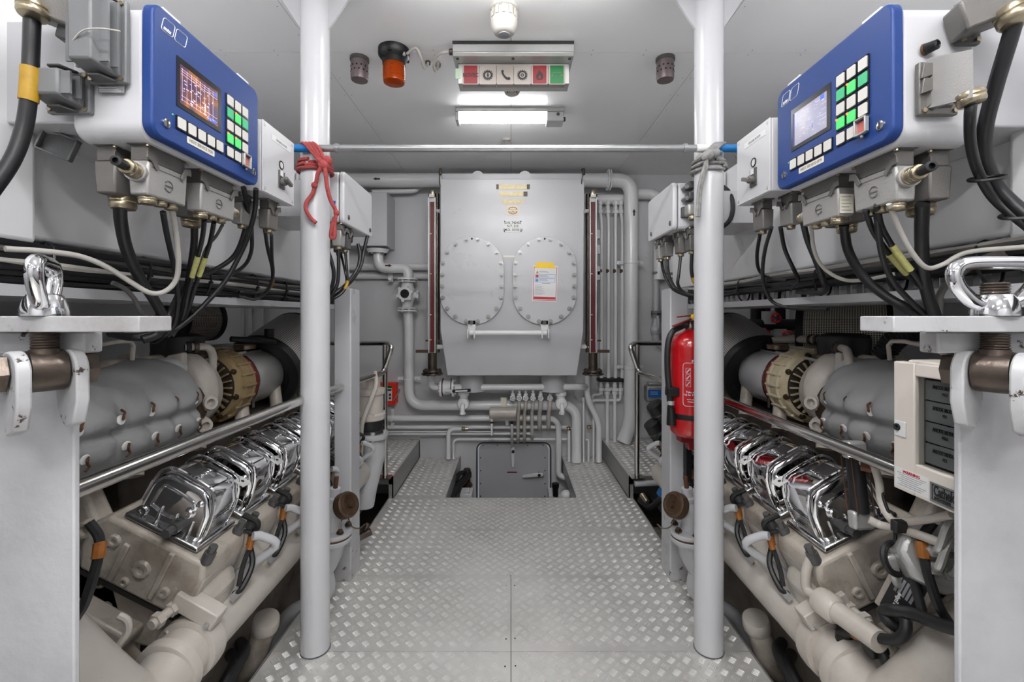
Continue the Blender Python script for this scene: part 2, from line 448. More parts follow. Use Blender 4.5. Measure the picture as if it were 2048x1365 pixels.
# ---------------------------------------------------------------- walkway plates with raised tread bars
walk = bpy.data.objects.new('walkway', None); COL.objects.link(walk); struct(walk)
walk['label'] = 'bright aluminium five-bar tread plate walkway between the engines'
PITCH = .0575
def tread(x0, x1, y0, y1, z, parent):
    vs = []; fs = []; h = .0024; L = .0125; W = .0017
    def cluster(cx, cy, sg):
        for k in range(-2, 3):
            ox, oy = cx + sg * k * .0066 * .7071, cy + k * .0066 * .7071
            u = (.7071 * sg, -.7071); v = (-u[1], u[0]); o = len(vs)
            bow = .0016 * sg
            for a, b, c in ((-L, 0, 0), (-L * .45, -W, 0), (L * .45, -W, 0), (L, 0, 0), (L * .45, W, 0), (-L * .45, W, 0), (-L * .5, 0, h), (L * .5, 0, h)):
                vs.append((ox + u[0] * a + v[0] * b, oy + u[1] * a + v[1] * b, z + c))
            fs.extend([(o, o+1, o+6), (o+1, o+2, o+7, o+6), (o+2, o+3, o+7), (o+3, o+4, o+7), (o+4, o+5, o+6, o+7), (o+5, o, o+6)])
    i0, i1 = math.ceil(x0 / PITCH * 2), math.floor(x1 / PITCH * 2); j0, j1 = math.ceil(y0 / PITCH * 2), math.floor(y1 / PITCH * 2)
    for i in range(i0, i1 + 1):
        for j in range(j0, j1 + 1):
            if (i + j) % 2: continue
            cx, cy = i * PITCH / 2, j * PITCH / 2
            if cx - .013 < x0 or cx + .013 > x1 or cy - .013 < y0 or cy + .013 > y1: continue
            cluster(cx, cy, 1 if i % 2 else -1)
    me = bpy.data.meshes.new('tread_bars'); me.from_pydata(vs, [], fs); me.update(); me.materials.append(MATS['tread_bar'])
    o = bpy.data.objects.new('tread_bars', me); COL.objects.link(o); o.parent = parent; o['kind'] = 'stuff'
def plate(x0, x1, y0, y1, z=0., t0=None, name='floor_plate', hide=()):
    g = .0012
    o = MB().box(x0 + g, x1 - g, y0 + g, y1 - g, z - .006, z).build(name, 'tread_plate', walk, smooth=False)
    tread(x0, x1, max(y0, .45), y1, z, o); return o
WX, WX2 = .925, .868
plate(-WX, 0, -2.6, 1.741); plate(0, WX, -2.6, 1.741)
plate(-WX, 0, 1.741, 2.246); plate(0, WX, 1.741, 2.246)
plate(-WX2, WX2, 2.246, 2.74); plate(-WX2, WX2, 2.74, 3.214)
plate(-.835, -.466, 3.214, 4.14); plate(.466, .835, 3.214, 4.14)
hol = MB()
for px, py in ((1012, 1173), (1029, 1172), (1021, 1153), (1012, 1279), (1030, 1278), (1010, 1334), (1031, 1333), (1022, 1057)):
    Y = F * EYE / (py - VY); p = P(px, py, Y); hol.cyl((p.x, p.y, -.001), (p.x, p.y, .0012), .0032, n=10)
hol.build('plate_screws', 'ink', walk)
ed = MB()
for s in (-1, 1):
    ed.box(s * WX, s * (WX + .004), -2.6, 2.2, -.09, .004).box(s * WX2, s * (WX2 + .004), 2.36, 3.214, -.08, .004)
    ed.box(s * .466, s * .462, 3.214, 4.14, -.09, .012)
    ed.box(s * WX, s * (WX - .05), -2.6, 2.2, -.09, -.084)
ed.box(-.466, .466, 3.21, 3.216, -.08, -.001)
ed.build('edge_flange', 'edge_steel', walk, smooth=False)
# raised steps beside the far end of the walkway
for s, lab in ((-1, 'raised tread-plate step beside the red call box'), (1, 'raised tread-plate step in front of the thick vertical pipe')):
    t = thing('raised_step', lab, 'step', (s * 1.1, 3.6, 0)); t['group'] = 'raised steps at the far bulkhead'
    x0, x1 = (-1.45, -.838) if s < 0 else (.838, 1.45)
    o = MB().box(x0, x1, 3.2, 4.14, .159, .165).build('step_top', 'tread_plate', t, smooth=False); tread(x0, x1, 3.2, 4.14, .165, o)
    o.children[0].location = -t.location
    MB().box(s * .838, s * .846, 3.2, 4.14, 0, .16).box(s * .838, s * .87, 3.2, 3.206, -.02, .16).build('side_panel', 'edge_steel', t, smooth=False)
    MB().box(s * .846, s * 1.45, 3.2, 3.22, .1, .16).build('front_lip', 'edge_steel', t, smooth=False)
# longitudinal girders beside the engines, below the plates
for s in (-1, 1):
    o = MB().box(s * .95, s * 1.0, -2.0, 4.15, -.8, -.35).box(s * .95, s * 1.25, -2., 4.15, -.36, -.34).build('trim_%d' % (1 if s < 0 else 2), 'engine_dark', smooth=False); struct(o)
# ================================================================ ceiling things
def gland(m, p, ax, r=.012):
    p = Vector(p); a = Vector(ax).normalized()
    m.lathe([(r * 1.02, 0), (r * 1.08, r * .08), (r * 1.08, r * .42), (r * 1.0, r * .5)], p, a, 10).lathe([(r * .98, 0), (r * 1.03, r * .1), (r * 1.03, r * .4), (r * .92, r * .62), (r * .55, r * .7)], p + a * r * .48, a, 18)
# pictogram sign box
Ys = 2.127; x0, x1 = P(905, 0, Ys).x, P(1148, 0, Ys).x
t = thing('alarm_sign_panel', 'aluminium ceiling sign box with six red, white and green pictogram tiles', 'sign', ((x0 + x1) / 2, Ys + .1, CEIL))
b = MB(); b.prism([(Ys, 2.598), (Ys, 2.545), (Ys + .012, 2.534), (Ys + .2, 2.534), (Ys + .2, 2.598)], (x0, 0, 0), EY, EZ, (x1 - x0, 0, 0))
b.build('housing', 'alu_cast', t, bevel=.002)
MB().box(x0, x1, Ys - .003, Ys + .004, 2.585, 2.598).build('top_gasket', 'ink', t)
MB().box(x0 - .0, x1, Ys - .002, Ys, 2.548, 2.551).build('groove', 'ink_grey', t)
for px in (915, 1026, 1139): p = P(px, 120, Ys + .03); p.z = 2.534; MB().cyl(p, p - EZ * .004, .007, n=12).build('cover_screw', 'steel_brown', t)
Yt = 2.19; xa, xb = P(924, 0, Yt).x, P(1131, 0, Yt).x; zt, zb = 2.524, P(0, 169, Yt).z; tw = (xb - xa) / 6
MB().box(xa - .02, xb + .02, Yt + .012, Yt + .09, zb + .01, 2.534).build('lamp_tray', 'alu_cast', t, bevel=.002)
p = P(915, 140, Yt - .01); MB().box(p.x - .012, p.x + .012, p.y + .02, p.y + .022, 2.46, 2.51).build('approval_sticker', 'sign_mint', t)
cols = ['sign_red', 'sign_white_shaded', 'sign_white_shaded', 'sign_white_shaded', 'sign_red', 'sign_green']
nm = ['red tile with the word NOVEC', 'white tile with a gear and standing figure', 'white tile with a telephone handset', 'white tile with a gear wheel', 'red tile with a flame', 'green tile with a boat on waves']
for i in range(6):
    a0 = xa + i * tw; cx = a0 + tw / 2; cz = (zt + zb) / 2 - .004
    tile = MB().prism(rrect(a0 + .0015, a0 + tw - .0015, zb, zt, .004, 2), (0, Yt, 0), EX, EZ, (0, .03, 0)).build('sign_tile', 'sign_white_shaded', t, label=nm[i])
    if cols[i] != 'sign_white_shaded':
        MB().box(a0 + .009, a0 + tw - .009, Yt - .0012, Yt, zb + .004, zt - .006).build('colour_field', cols[i], tile)
    yk = Yt - .0015; ic = MB()
    def flat(poly, d=.001): ic.prism(poly, (0, yk, 0), EX, EZ, (0, -d, 0))
    def gear(n, R, r2, hole):
        pts = []
        for k in range(n):
            for da, q in ((-.3, r2), (-.2, R), (.2, R), (.3, r2)):
                an = 2 * PI * (k + da) / n; pts.append((an, q))
        out = [V(cx + q * math.sin(a), yk - .001, cz + q * math.cos(a)) for a, q in pts]
        inn = [V(cx + hole * math.sin(a), yk - .001, cz + hole * math.cos(a)) for a, q in pts]
        ic.loft([out, inn], cap=False)
    if i == 0: text('NOVEC', .026, (cx, yk, cz), EX, EZ, 'ink', tile, bold=.0006, sx=.85)
    if i in (1, 3): gear(16, .026, .021, .014)
    if i == 3: ic.loft([[V(cx + q * math.sin(a), yk - .001, cz + q * math.cos(a)) for a in [2 * PI * k / 16 for k in range(16)]] for q in (.008, .004)], cap=False)
    if i == 1:
        flat(circ(cx, cz + .0095, .0028, 10)); flat([(cx - .003, cz + .006), (cx + .003, cz + .006), (cx + .006, cz - .003), (cx + .003, cz - .002), (cx + .004, cz - .012), (cx + .0015, cz - .012), (cx, cz - .004), (cx - .0015, cz - .012), (cx - .004, cz - .012), (cx - .003, cz - .002), (cx - .006, cz - .003)][::-1])
    if i == 2:
        pts = [(-.017, .024), (-.011, .026), (-.006, .017), (-.009, .012), (-.003, .001), (.006, -.008), (.012, -.012), (.017, -.008), (.026, -.014), (.025, -.02), (.018, -.024), (.006, -.021), (-.006, -.01), (-.015, .005), (-.019, .017)]
        flat([(cx + a, cz + b) for a, b in pts])
    if i == 4:
        pts = [(0, .026), (.004, .014), (.010, .012), (.016, .0), (.017, -.012), (.011, -.022), (-.011, -.022), (-.017, -.012), (-.016, .002), (-.009, .008), (-.006, .016)]
        flat([(cx + a, cz + b) for a, b in pts])
        MB().prism([(cx + a, cz + b) for a, b in [(-.001, .001), (.005, -.006), (.007, -.013), (.004, -.018), (-.004, -.018), (-.007, -.013), (-.004, -.007)]], (0, yk - .001, 0), EX, EZ, (0, -.0008, 0)).build('flame_core', 'sign_red', tile)
    if i == 5:
        wv = []
        for k in range(25):
            x = -.034 + .068 * k / 24; wv.append((cx + x, cz - .004 + .0016 * math.sin(k * PI / 1.5)))
        ic.tube([V(x, yk - .0005, z) for x, z in wv], .0008, 4, 1)
        ic.tube([V(cx + a, yk - .0005, cz + b) for a, b in [(-.024, -.003), (-.022, .008), (-.016, .012), (.016, .012), (.024, .008), (.024, -.003)]], .0008, 4, 1)
    if ic.v: ic.build('pictogram', 'sign_white_shaded' if i == 5 else 'ink', tile, smooth=False)
# fluorescent lamp
Yl = 2.85
def lamp(X, Y, ln, label, em='added_lamp_diffuser'):
    t = thing('fluorescent_lamp', label, 'lamp', (X, Y, CEIL), 'ceiling tube lamps')
    h = ln / 2
    MB().box(X - h, X + h + .11, Y - .055, Y + .055, CEIL - .028, CEIL - .001).build('housing', 'alu_cast', t, bevel=.004)
    rings = []
    for k in range(9):
        a = PI * k / 8; rings.append((Y - .045 * math.cos(a), CEIL - .028 - .05 * math.sin(a)))
    MB().prism([(q[0], q[1]) for q in rings], (X - h + .02, 0, 0), EY, EZ, (ln - .02, 0, 0)).build('diffuser', em, t)
    MB().box(X + h, X + h + .105, Y - .05, Y + .05, CEIL - .085, CEIL - .028).build('end_box', 'white_box', t, bevel=.004)
    MB().box(X - h, X - h + .02, Y - .048, Y + .048, CEIL - .08, CEIL - .028).build('end_cap', 'white_box', t, bevel=.003)
    m = MB(); gland(m, (X + h + .105, Y, CEIL - .055), EX, .014); m.cyl((X + h + .07, Y - .05, CEIL - .045), (X + h + .07, Y - .056, CEIL - .045), .01, n=10)
    m.build('cable_gland', 'steel_brown', t)
lamp(P(1012, 0, Yl).x - .03, Yl, .57, 'lit fluorescent tube lamp on the ceiling behind the pictogram sign', 'lamp_diffuser_low')
lamp(.0, 1.6, .9, 'lit tube lamp overhead between the two round pillars', 'lamp_diffuser_dim')
lamp(.0, .3, .9, 'added unseen tube lamp overhead between the two control panels')  # added lamp out of view, brightens casings, panels and floor
lamp(.0, -.9, .9, 'added unseen tube lamp overhead behind the viewpoint')  # added lamp, unseen, for light from behind the camera
for s in (-1, 1):
    lamp(s * 1.2 - .05, -.7, .57, 'added unseen tube lamp behind the viewpoint on the %s side' % ('red rope' if s < 0 else 'extinguisher'), 'lamp_diffuser_low')  # added unseen pair, frontal light on the foreground plates
    lamp(s * .8 - .05, -1.9, .57, 'added unseen tube lamp at the back wall on the %s side' % ('red rope' if s < 0 else 'extinguisher'), 'added_lamp_mid')  # second added pair, more frontal light from out of view
for s in (-1, 1):
    lamp(s * 1.75 - .05, .9, .57, 'added unseen tube lamp above the casing on the %s side' % ('red rope' if s < 0 else 'extinguisher'), 'added_lamp_mid')  # added pair kept out of view, lights the outboard background
# detectors
Yd = 1.9; c = P(1008, 0, Yd); t = thing('flame_detector', 'white domed flame detector above the pictogram sign', 'detector', (c.x, Yd, CEIL))
MB().lathe([(.058, 0), (.058, .012), (.05, .016), (.05, .05), (.056, .054), (.057, .066), (.052, .085), (.043, .104), (.03, .112)], (c.x, Yd, CEIL), -EZ, 24).build('body', 'detector', t)
m = MB()
for k in range(12):
    a = 2 * PI * k / 12; q = V(c.x + .0545 * math.cos(a), Yd + .0535 * math.sin(a), CEIL - .033)
    m.obox(q, (.004, .014, .034), V(math.cos(a), math.sin(a), 0), V(-math.sin(a), math.cos(a), 0))
m.build('rib_ring', 'detector', t, bevel=.001)
MB().lathe([(.026, 0), (.024, .008), (.012, .012)], (c.x, Yd, CEIL - .108), -EZ, 18).build('sensor_window', 'ink_grey', t)
Yd = 2.43; c = P(1024, 0, Yd); t = thing('smoke_detector', 'cream smoke detector with slotted cap behind the pictogram sign', 'detector', (c.x, Yd, CEIL))
MB().lathe([(.054, 0), (.054, .035), (.05, .04), (.053, .045), (.052, .07), (.042, .085)], (c.x, Yd, CEIL), -EZ, 24).build('body', 'detector', t)
MB().lathe([(.03, .08), (.03, .1)], (c.x, Yd, CEIL), -EZ, 18).build('chamber', 'ink', t)
m = MB().lathe([(.026, .1), (.026, .106), (.016, .112)], (c.x, Yd, CEIL), -EZ, 18)
for k in range(14):
    a = 2 * PI * k / 14; d0 = V(math.cos(a), math.sin(a), 0); o = V(c.x, Yd, CEIL)
    m.tube([o + d0 * .042 - EZ * .083, o + d0 * .036 - EZ * .097, o + d0 * .024 - EZ * .105], .0025, 5, 2)
m.build('slotted_cap', 'detector', t)
Yd = 3.32; c = P(1013, 0, Yd); tag(MB().lathe([(.034, 0), (.034, .004), (.026, .012), (.02, .008)], (c.x, Yd, CEIL), -EZ, 20).build('ceiling_button', 'detector'), 'small round white disc on the ceiling beyond the lit lamp', 'disc')
# orange beacon
Yd = 2.2; c = P(788, 0, Yd).x; t = thing('warning_beacon', 'orange warning beacon with black base on the ceiling', 'beacon', (c, Yd, CEIL))
MB().lathe([(.075, 0), (.075, .03), (.066, .042), (.055, .05), (.055, .075)], (c, Yd, CEIL), -EZ, 28).build('base', 'black', t)
pr = [(.051, .07)]
for k in range(9): pr += [(.053, .074 + k * .008), (.0505, .078 + k * .008)]
pr += [(.052, .15), (.05, .16), (.035, .165)]
MB().lathe(pr, (c, Yd, CEIL), -EZ, 32).build('lens', 'orange_lens', t)
MB().lathe([(.03, .07), (.03, .14), (.01, .15)], (c, Yd, CEIL), -EZ, 16).build('lamp_core', 'orange_core', t)
for k in range(3):
    a = 2 * PI * k / 3 + .5; q = V(c + .066 * math.cos(a), Yd + .066 * math.sin(a), CEIL - .03); MB().cyl(q, q - EZ * .012, .01, n=10).build('mounting_lug', 'black', t)
q0 = V(c + .05, Yd - .03, CEIL - .035)
m = MB(); gland(m, q0, V(1, -.1, 0), .011); m.build('entry_gland', 'cable_grey', t)
o = MB().tube([q0 + EX * .02, P(832, 97, 2.14), P(843, 118, 2.16), P(847, 134, 2.2), P(853, 136, 2.24), P(856, 126, 2.28)], .0065, 8, 6).build('beacon_cable', 'cable_grey'); tag(o, 'grey cable looping from the orange beacon to the ceiling', 'cable')
m = MB(); q = P(856, 126, 2.3); q.z = CEIL - .035; gland(m, (q.x, q.y, CEIL), -EZ, .013); gl = m.build('gland', 'steel_brown', o)
o = MB().tube([P(897, 104, 2.15), P(884, 106, 2.15), P(873, 115, 2.18), P(868, 132, 2.22), P(871, 142, 2.25), P(875, 137, 2.28), P(876, 124, 2.3)], .0075, 8, 6).build('sign_cable', 'cable_grey'); tag(o, 'grey cable hooking from the pictogram sign into the ceiling', 'cable')
m = MB(); gland(m, P(905, 104, 2.15), -EX, .014); m.build('gland', 'steel_brown', o); m = MB(); q = P(876, 124, 2.32); gland(m, (q.x, q.y, CEIL), -EZ, .014); m.build('gland', 'steel_brown', o)
# water mist nozzles
for px, lab in ((719, 'brown perforated nozzle on the ceiling beside the orange beacon'), (1330.5, 'brown perforated nozzle on the ceiling to the far side of the sign, alone')):
    Yd = 2.27; c = P(px, 0, Yd).x; t = thing('mist_nozzle', lab, 'nozzle', (c, Yd, CEIL), 'perforated ceiling nozzles')
    MB().lathe([(.047, 0), (.047, .015), (.044, .018)], (c, Yd, CEIL), -EZ, 24).build('collar', 'plastic_dk', t)
    MB().lathe([(.042, .015), (.043, .1), (.04, .112), (.02, .114)], (c, Yd, CEIL), -EZ, 24).build('body', 'nozzle', t)
    m = MB()
    for r_ in range(2):
        for k in range(12):
            a = 2 * PI * (k + r_ * .5) / 12; dd = V(math.cos(a), math.sin(a), 0); q = V(c, Yd, CEIL - .05 - r_ * .022)
            m.cyl(q + dd * .04, q + dd * .0436, .0042, n=8)
    m.build('spray_holes', 'dark_hole', t)
# ================================================================ far bulkhead: tank, pipes, valves
def pt(name, label, pts, r, Y=None, m='pipe_white', bend=.07, cat='pipe', n=14):
    """a round pipe through pixel points at depth Y or through world points"""
    q = [P(p[0], p[1], p[2] if len(p) > 2 else Y) if not isinstance(p, Vector) else p for p in pts]
    o = MB().pipe(q, r, bend, n).build(name, m)
    if label: tag(o, label, cat)
    return o
def flange(m, c, ax, r, th=.014, bolts=8, br=.006):
    c = Vector(c); a, u, v = frame(ax)
    m.lathe([(r * .99, -th / 2), (r, -th * .4), (r, th * .4), (r * .99, th / 2)], c, a, 24)
    for k in range(bolts):
        an = 2 * PI * (k + .5) / bolts; q = c + (u * math.cos(an) + v * math.sin(an)) * r * .8
        m.cyl(q - a * th * 1.05, q + a * th * 1.05, br, n=6)
def clamp(px, py, Y, r, vert=True, parent=None, nm='pipe_clamp', ear=.03):
    c = P(px, py, Y); m = MB(); a = EZ if vert else EX; e = EX if vert else EZ
    m.lathe([(r * 1.02, -.014), (r * 1.09, -.014), (r * 1.09, .014), (r * 1.02, .014)], c, a, 20, cap=False)
    for s in (-1, 1):
        q = c + e * s * (r + ear * .9) + EY * r * .55
        m.obox(q, (ear * 2.0, .006, .03), e, EY)
        m.cyl(q - EY * .002, q - EY * .012, .009, n=6)
    return m.build(nm, 'pipe_white', parent, bevel=.002)
TY = 3.55; TS = TY / F
def T(px, py, dy=0): return P(px, py, TY) + EY * dy
t = thing('header_tank', 'large white header tank with two oval bolted covers', 'tank', (T(1026, 752).x, TY + .25, T(0, 752).z))
pz = [T(0, 357.5).z, T(0, 662).z, T(0, 752).z]
xl, xr = T(880.5, 0).x, T(1169, 0).x; yb = 4.05
bx0, bx1 = P(894.5, 0, TY + .06).x, P(1154, 0, TY + .06).x; zb = P(0, 752, TY + .06).z
m = MB()
m.loft([[V(xl, TY, pz[0]), V(xr, TY, pz[0]), V(xr, yb, pz[0]), V(xl, yb, pz[0])], [V(xl, TY, pz[1]), V(xr - .008, TY, pz[1]), V(xr - .008, yb, pz[1]), V(xl, yb, pz[1])],
        [V(bx0, TY + .06, zb), V(bx1, TY + .06, zb), V(bx1, yb, zb), V(bx0, yb, zb)]])
for i, f in enumerate(m.f): m.f[i] = tuple(reversed(f))
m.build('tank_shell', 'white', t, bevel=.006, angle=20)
z0 = pz[0]
m = MB().box(xl + .01, xr - .02, TY + .03, TY + .4, z0, z0 + .05)
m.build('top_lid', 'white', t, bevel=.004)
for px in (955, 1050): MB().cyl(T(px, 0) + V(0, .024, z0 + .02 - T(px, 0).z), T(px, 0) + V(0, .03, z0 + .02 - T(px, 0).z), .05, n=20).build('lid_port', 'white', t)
for px in (882, 1166):
    q = T(px, 350); m = MB(); m.tube([q + V(-.005, -.0, .04), q + V(0, -.03, .03), q + V(0, -.035, -.01)], .012, 8, 4).tube([q + V(0, -.03, 0), q + V(-.012, -.01, -.05), q + V(-.005, .02, -.1)], .004, 6, 4)
    m.build('lid_clip', 'steel_brown', t)
boltm = MB().cyl((0, 0, 0), (0, 0, .006), .019, n=12).cyl((0, 0, .005), (0, 0, .018), .0135, n=6).cyl((0, 0, .018), (0, 0, .03), .008, n=8)
bolt_me = shared(boltm, 'bolt', 'bolt_grey')
offs = [(11.4, -58.5), (32.7, -49.2), (48.9, -32.7), (57.8, -12), (58.9, 11.4), (58.9, 34.4), (57.8, 56.8), (48.9, 78.5), (32.7, 94.7), (11.4, 104)]
for cx in (944.3, 1088.9):
    a, b = T(cx - 63.7, 650), T(cx + 63.7, 474.6); R = (b.x - a.x) / 2
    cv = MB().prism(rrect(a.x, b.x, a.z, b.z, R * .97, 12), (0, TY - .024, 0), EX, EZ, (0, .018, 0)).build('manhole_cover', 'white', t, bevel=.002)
    MB().prism(rrect(a.x + .006, b.x - .006, a.z + .006, b.z - .006, R * .96, 12), (0, TY - .007, 0), EX, EZ, (0, .008, 0)).build('cover_gasket', 'ink', cv)
    for ox, oy in offs:
        for sx in (-1, 1):
            inst(bolt_me, 'bolt', cv, basis(T(cx + sx * ox, 539.5 + oy, -.023), EX, EZ))
    q = T(cx, 479, -.024); MB().cyl(q, q - EY * .003, .008, n=10).build('vent_hole', 'ink', cv)
hb = MB().cyl(T(941, 665.5, -.08), T(1092, 665.5, -.08), .0195, n=16).build('grab_bar', 'pipe_white', t)
for px0, px1, bpx in ((936.5, 952, 943.3), (1081, 1096.5, 1088.5)):
    a, b = T(px0, 676), T(px1, 641)
    m = MB().box(a.x, b.x, TY - .014, TY - .024, a.z + .04, b.z).box(a.x, a.x + .012, TY - .024, TY - .105, a.z, a.z + .07).box(b.x - .012, b.x, TY - .024, TY - .105, a.z, a.z + .07)
    o = m.build('bar_bracket', 'pipe_white', hb, bevel=.003)
    q = T(bpx, 645.5, -.024); MB().cyl(q, q - EY * .012, .017, n=12).build('bracket_bolt', 'plastic_dk', hb)
def tplate(nm, x0, y0, x1, y1, mt, par=t, d=.002, dy=0.):
    a, b = T(x0, y1), T(x1, y0); return MB().box(a.x, b.x, TY - d - dy, TY - dy, a.z, b.z).build(nm, mt, par)
for k, (x0, y0, x1, y1) in enumerate(((992.5, 369, 1059.6, 379), (998, 383.5, 1055, 393), (1003.5, 399, 1047.5, 408))):
    lp = tplate('worn_label', x0, y0, x1, y1, 'label_gold')
    if k == 0: tplate('label_end', x0, y0, x0 + 5, y1, 'label_dk', lp, .0024); tplate('label_end', x1 - 6, y0, x1, y1, 'label_dk', lp, .0024)
    if k == 1: tplate('label_end', x1 - 8, y0, x1, y1, 'label_dk', lp, .0024)
bd = tplate('round_text_badge', 1013.2, 411.6, 1038, 431.5, 'label_tan')
m = MB(); c0 = T(1025.6, 421.5, -.0024); rx, rz = .044, .034
for an0, an1 in ((.25, PI - .25), (PI + .25, 2 * PI - .25)):
    m.tube([c0 + V(rx * .8 * math.cos(an0 + (an1 - an0) * k / 10), 0, rz * .8 * math.sin(an0 + (an1 - an0) * k / 10)) for k in range(11)], .0022, 4, 1)
for k in range(7): m.obox(c0 + V(-.03 + k * .01, 0, -.018 + abs(k - 3) * .003), (.004, .001, .006), EX, EY); m.obox(c0 + V(-.03 + k * .01, 0, .008), (.005, .001, .004), EX, EY)
m.box(c0.x - .008, c0.x + .008, c0.y, c0.y - .001, c0.z - .008, c0.z - .003)
m.build('badge_print', 'label_dk', bd, smooth=False)
pl = tplate('number_plate', 1007, 440.8, 1043.8, 465, 'label_white', d=.003)
for s_, py in (('O.N. 742455', 446.2), ('N.T. 210', 453), ('I.M.O. 1010210', 460.3)):
    text(s_, .027, T(1025.4, py, -.0034), EX, EZ, 'ink', pl, sx=.92, bold=.0003)
m = MB()
for px, py in ((1009, 443), (1042, 443), (1009, 463), (1042, 463)): q = T(px, py, -.003); m.cyl(q, q - EY * .002, .005, n=8)
m.build('plate_screws', 'ink', pl)
a = tplate('embossed_strip', 1006.5, 511.5, 1029.5, 515, 'label_cream')
# permit paper on the second cover (one thing stuck on, leaning a little)
pp = thing('permit_sheet', 'printed permit sheet with yellow top flap taped to the tank cover', 'notice', T(1089, 566, -.02))
Mr = Matrix.Translation(T(1089.5, 566, -.0255)) @ Matrix.Rotation(math.radians(1.6), 4, 'Y')
sx_ = TS
def pbox(nm, x0, y0, x1, y1, mt, d, par=pp): return MB(Mr).box(x0 * sx_, x1 * sx_, -d, 0, -y1 * sx_, -y0 * sx_).build(nm, mt, par, smooth=False)
pbox('sheet', -24.5, -34, 24.5, 38, 'paper', .0012)
br = MB(Mr)
for x0, y0, x1, y1 in ((-23, -31, -22, 36), (22, -31, 23, 36), (-22, 35, 22, 36)): br.box(x0 * sx_, x1 * sx_, -.0016, 0, -y1 * sx_, -y0 * sx_)
br.build('red_border', 'paper_red', pp, smooth=False)
pbox('yellow_flap', -18, -40, 16, -30, 'paper_yellow', .002); pbox('yellow_flap', -22, -33, 20, -28.5, 'paper_yellow', .0022)
pbox('red_footer', -21.5, 28.5, 21.5, 33.5, 'paper_red', .0018)
m = MB(Mr)
for y0, mt in ((-16.5, 0), (-8, 0)):
    for x0, yy, x1, y1 in ((-20, y0, 20, y0 + .6), (-20, y0 + 7, 20, y0 + 7.6), (-20, y0, -19.4, y0 + 7.6), (19.4, y0, 20, y0 + 7.6)): m.box(x0 * sx_, x1 * sx_, -.0018, 0, -y1 * sx_, -yy * sx_)
m.build('blue_box_lines', 'paper_blue', pp, smooth=False)
m = MB(Mr)
for k in range(3):
    for j in range(2): m.box(-12 * sx_, (4 + 3 * j) * sx_, -.0018, 0, -(-23 + k * 8.5 + j * 2 + .8) * sx_, -(-23 + k * 8.5 + j * 2) * sx_)
for k in range(9): m.box(-20 * sx_, (-8 + (k * 5) % 9) * sx_, -.0018, 0, -(5.6 + k * 2.3) * sx_, -(5 + k * 2.3) * sx_)
m.box(-6 * sx_, 10 * sx_, -.0018, 0, -2.2 * sx_, -1.2 * sx_)
m.build('print_lines', 'ink_grey', pp, smooth=False)
MB(Mr).prism([(-18.5 * sx_, 18 * sx_), (-13 * sx_, 18 * sx_), (-15.8 * sx_, 24 * sx_)], (0, 0, 0), EX, EZ, (0, -.002, 0)).build('warning_triangle', 'yellow_tag', pp)
MB(Mr).prism(circ(-16 * sx_, 12.5 * sx_, 3 * sx_, 14), (0, 0, 0), EX, EZ, (0, -.002, 0)).build('prohibition_disc', 'paper_red', pp)
MB(Mr).prism(circ(-16 * sx_, 4 * sx_, 2.8 * sx_, 14), (0, 0, 0), EX, EZ, (0, -.002, 0)).build('mandatory_disc', 'paper_blue', pp)
# tank legs
for px in (944, 1106): q = P(px, 735, 3.85); MB().cyl(q, q - EZ * .2, .112, n=24).build('leg_stub', 'white', t)
# ---- sight gauges
def gauge(px, lab, s):
    Yg = 3.6; c = P(px, 0, Yg); t = thing('sight_gauge', lab, 'gauge', (c.x, Yg, P(0, 752, Yg).z), 'magnetic level gauges on the tank')
    def z(py): return P(0, py, Yg).z
    w = .03
    o = MB().box(c.x - w, c.x - w + .009, Yg - .02, Yg + .02, z(706), z(389)).box(c.x + w - .009, c.x + w, Yg - .02, Yg + .02, z(706), z(389)).box(c.x - w, c.x + w, Yg - .02, Yg + .02, z(396), z(389)).box(c.x - w, c.x + w, Yg + .004, Yg + .02, z(706), z(389)).build('scale_channel', 'alu_cast', t)
    MB().box(c.x - .017, c.x + .017, Yg - .002, Yg + .004, z(705), z(404)).build('red_column', 'red_gauge', t)
    m = MB()
    for k in range(78): zz = z(704) + k * (z(405) - z(704)) / 78; m.box(c.x - .0165, c.x + .0165, Yg - .004, Yg - .002, zz, zz + .0015)
    m.build('scale_ticks', 'red_dark', t, smooth=False)
    m = MB()
    for py in (468, 548, 630, 680): q = V(c.x - .015, Yg - .004, z(py)); m.box(q.x - .012, q.x + .01, q.y - .004, q.y, q.z - .004, q.z + .004)
    m.build('limit_marks', 'label_gold', t)
    MB().cyl((c.x + .03 * -s, Yg + .05, z(706)), (c.x + .03 * -s, Yg + .05, z(385)), .022, n=14).build('float_tube', 'steel_brown', t)
    m = MB().lathe([(.02, 0), (.024, .03), (.018, .045), (.012, .05)], (c.x, Yg, z(392)), EZ, 14).build('top_cap', 'gland', t)
    m = MB().cyl((c.x, Yg, z(706)), (c.x, Yg, z(745)), .036, n=18); m.build('lower_body', 'steel_brown', t)
    for py, r_, th_, b_ in ((742, .075, .016, .008), (748, .085, .012, .006)): m = MB(); flange(m, (c.x, Yg, z(py)), EZ, r_, th_, 8, b_); m.build('bottom_flange', 'steel_brown', t)
    for p0, p1, r_ in (((c.x + .03, Yg + .02, z(695)), (c.x - s * .14, Yg + .1, z(695)), .02), ((c.x, Yg + .02, z(420)), (c.x - s * .14, Yg + .1, z(420)), .018)): MB().cyl(p0, p1, r_).build('side_connection', 'pipe_white', t)
    m = MB().cyl((c.x + s * .02, Yg - .0, z(703)), (c.x + s * .13, Yg - .0, z(703)), .012).box(c.x + s * .05, c.x + s * .13, Yg - .014, Yg + .014, z(706), z(700))
    m.box(c.x - .06, c.x + .07, Yg + .03, Yg + .05, z(684), z(681)); m.build('drain_handle', 'bronze', t)
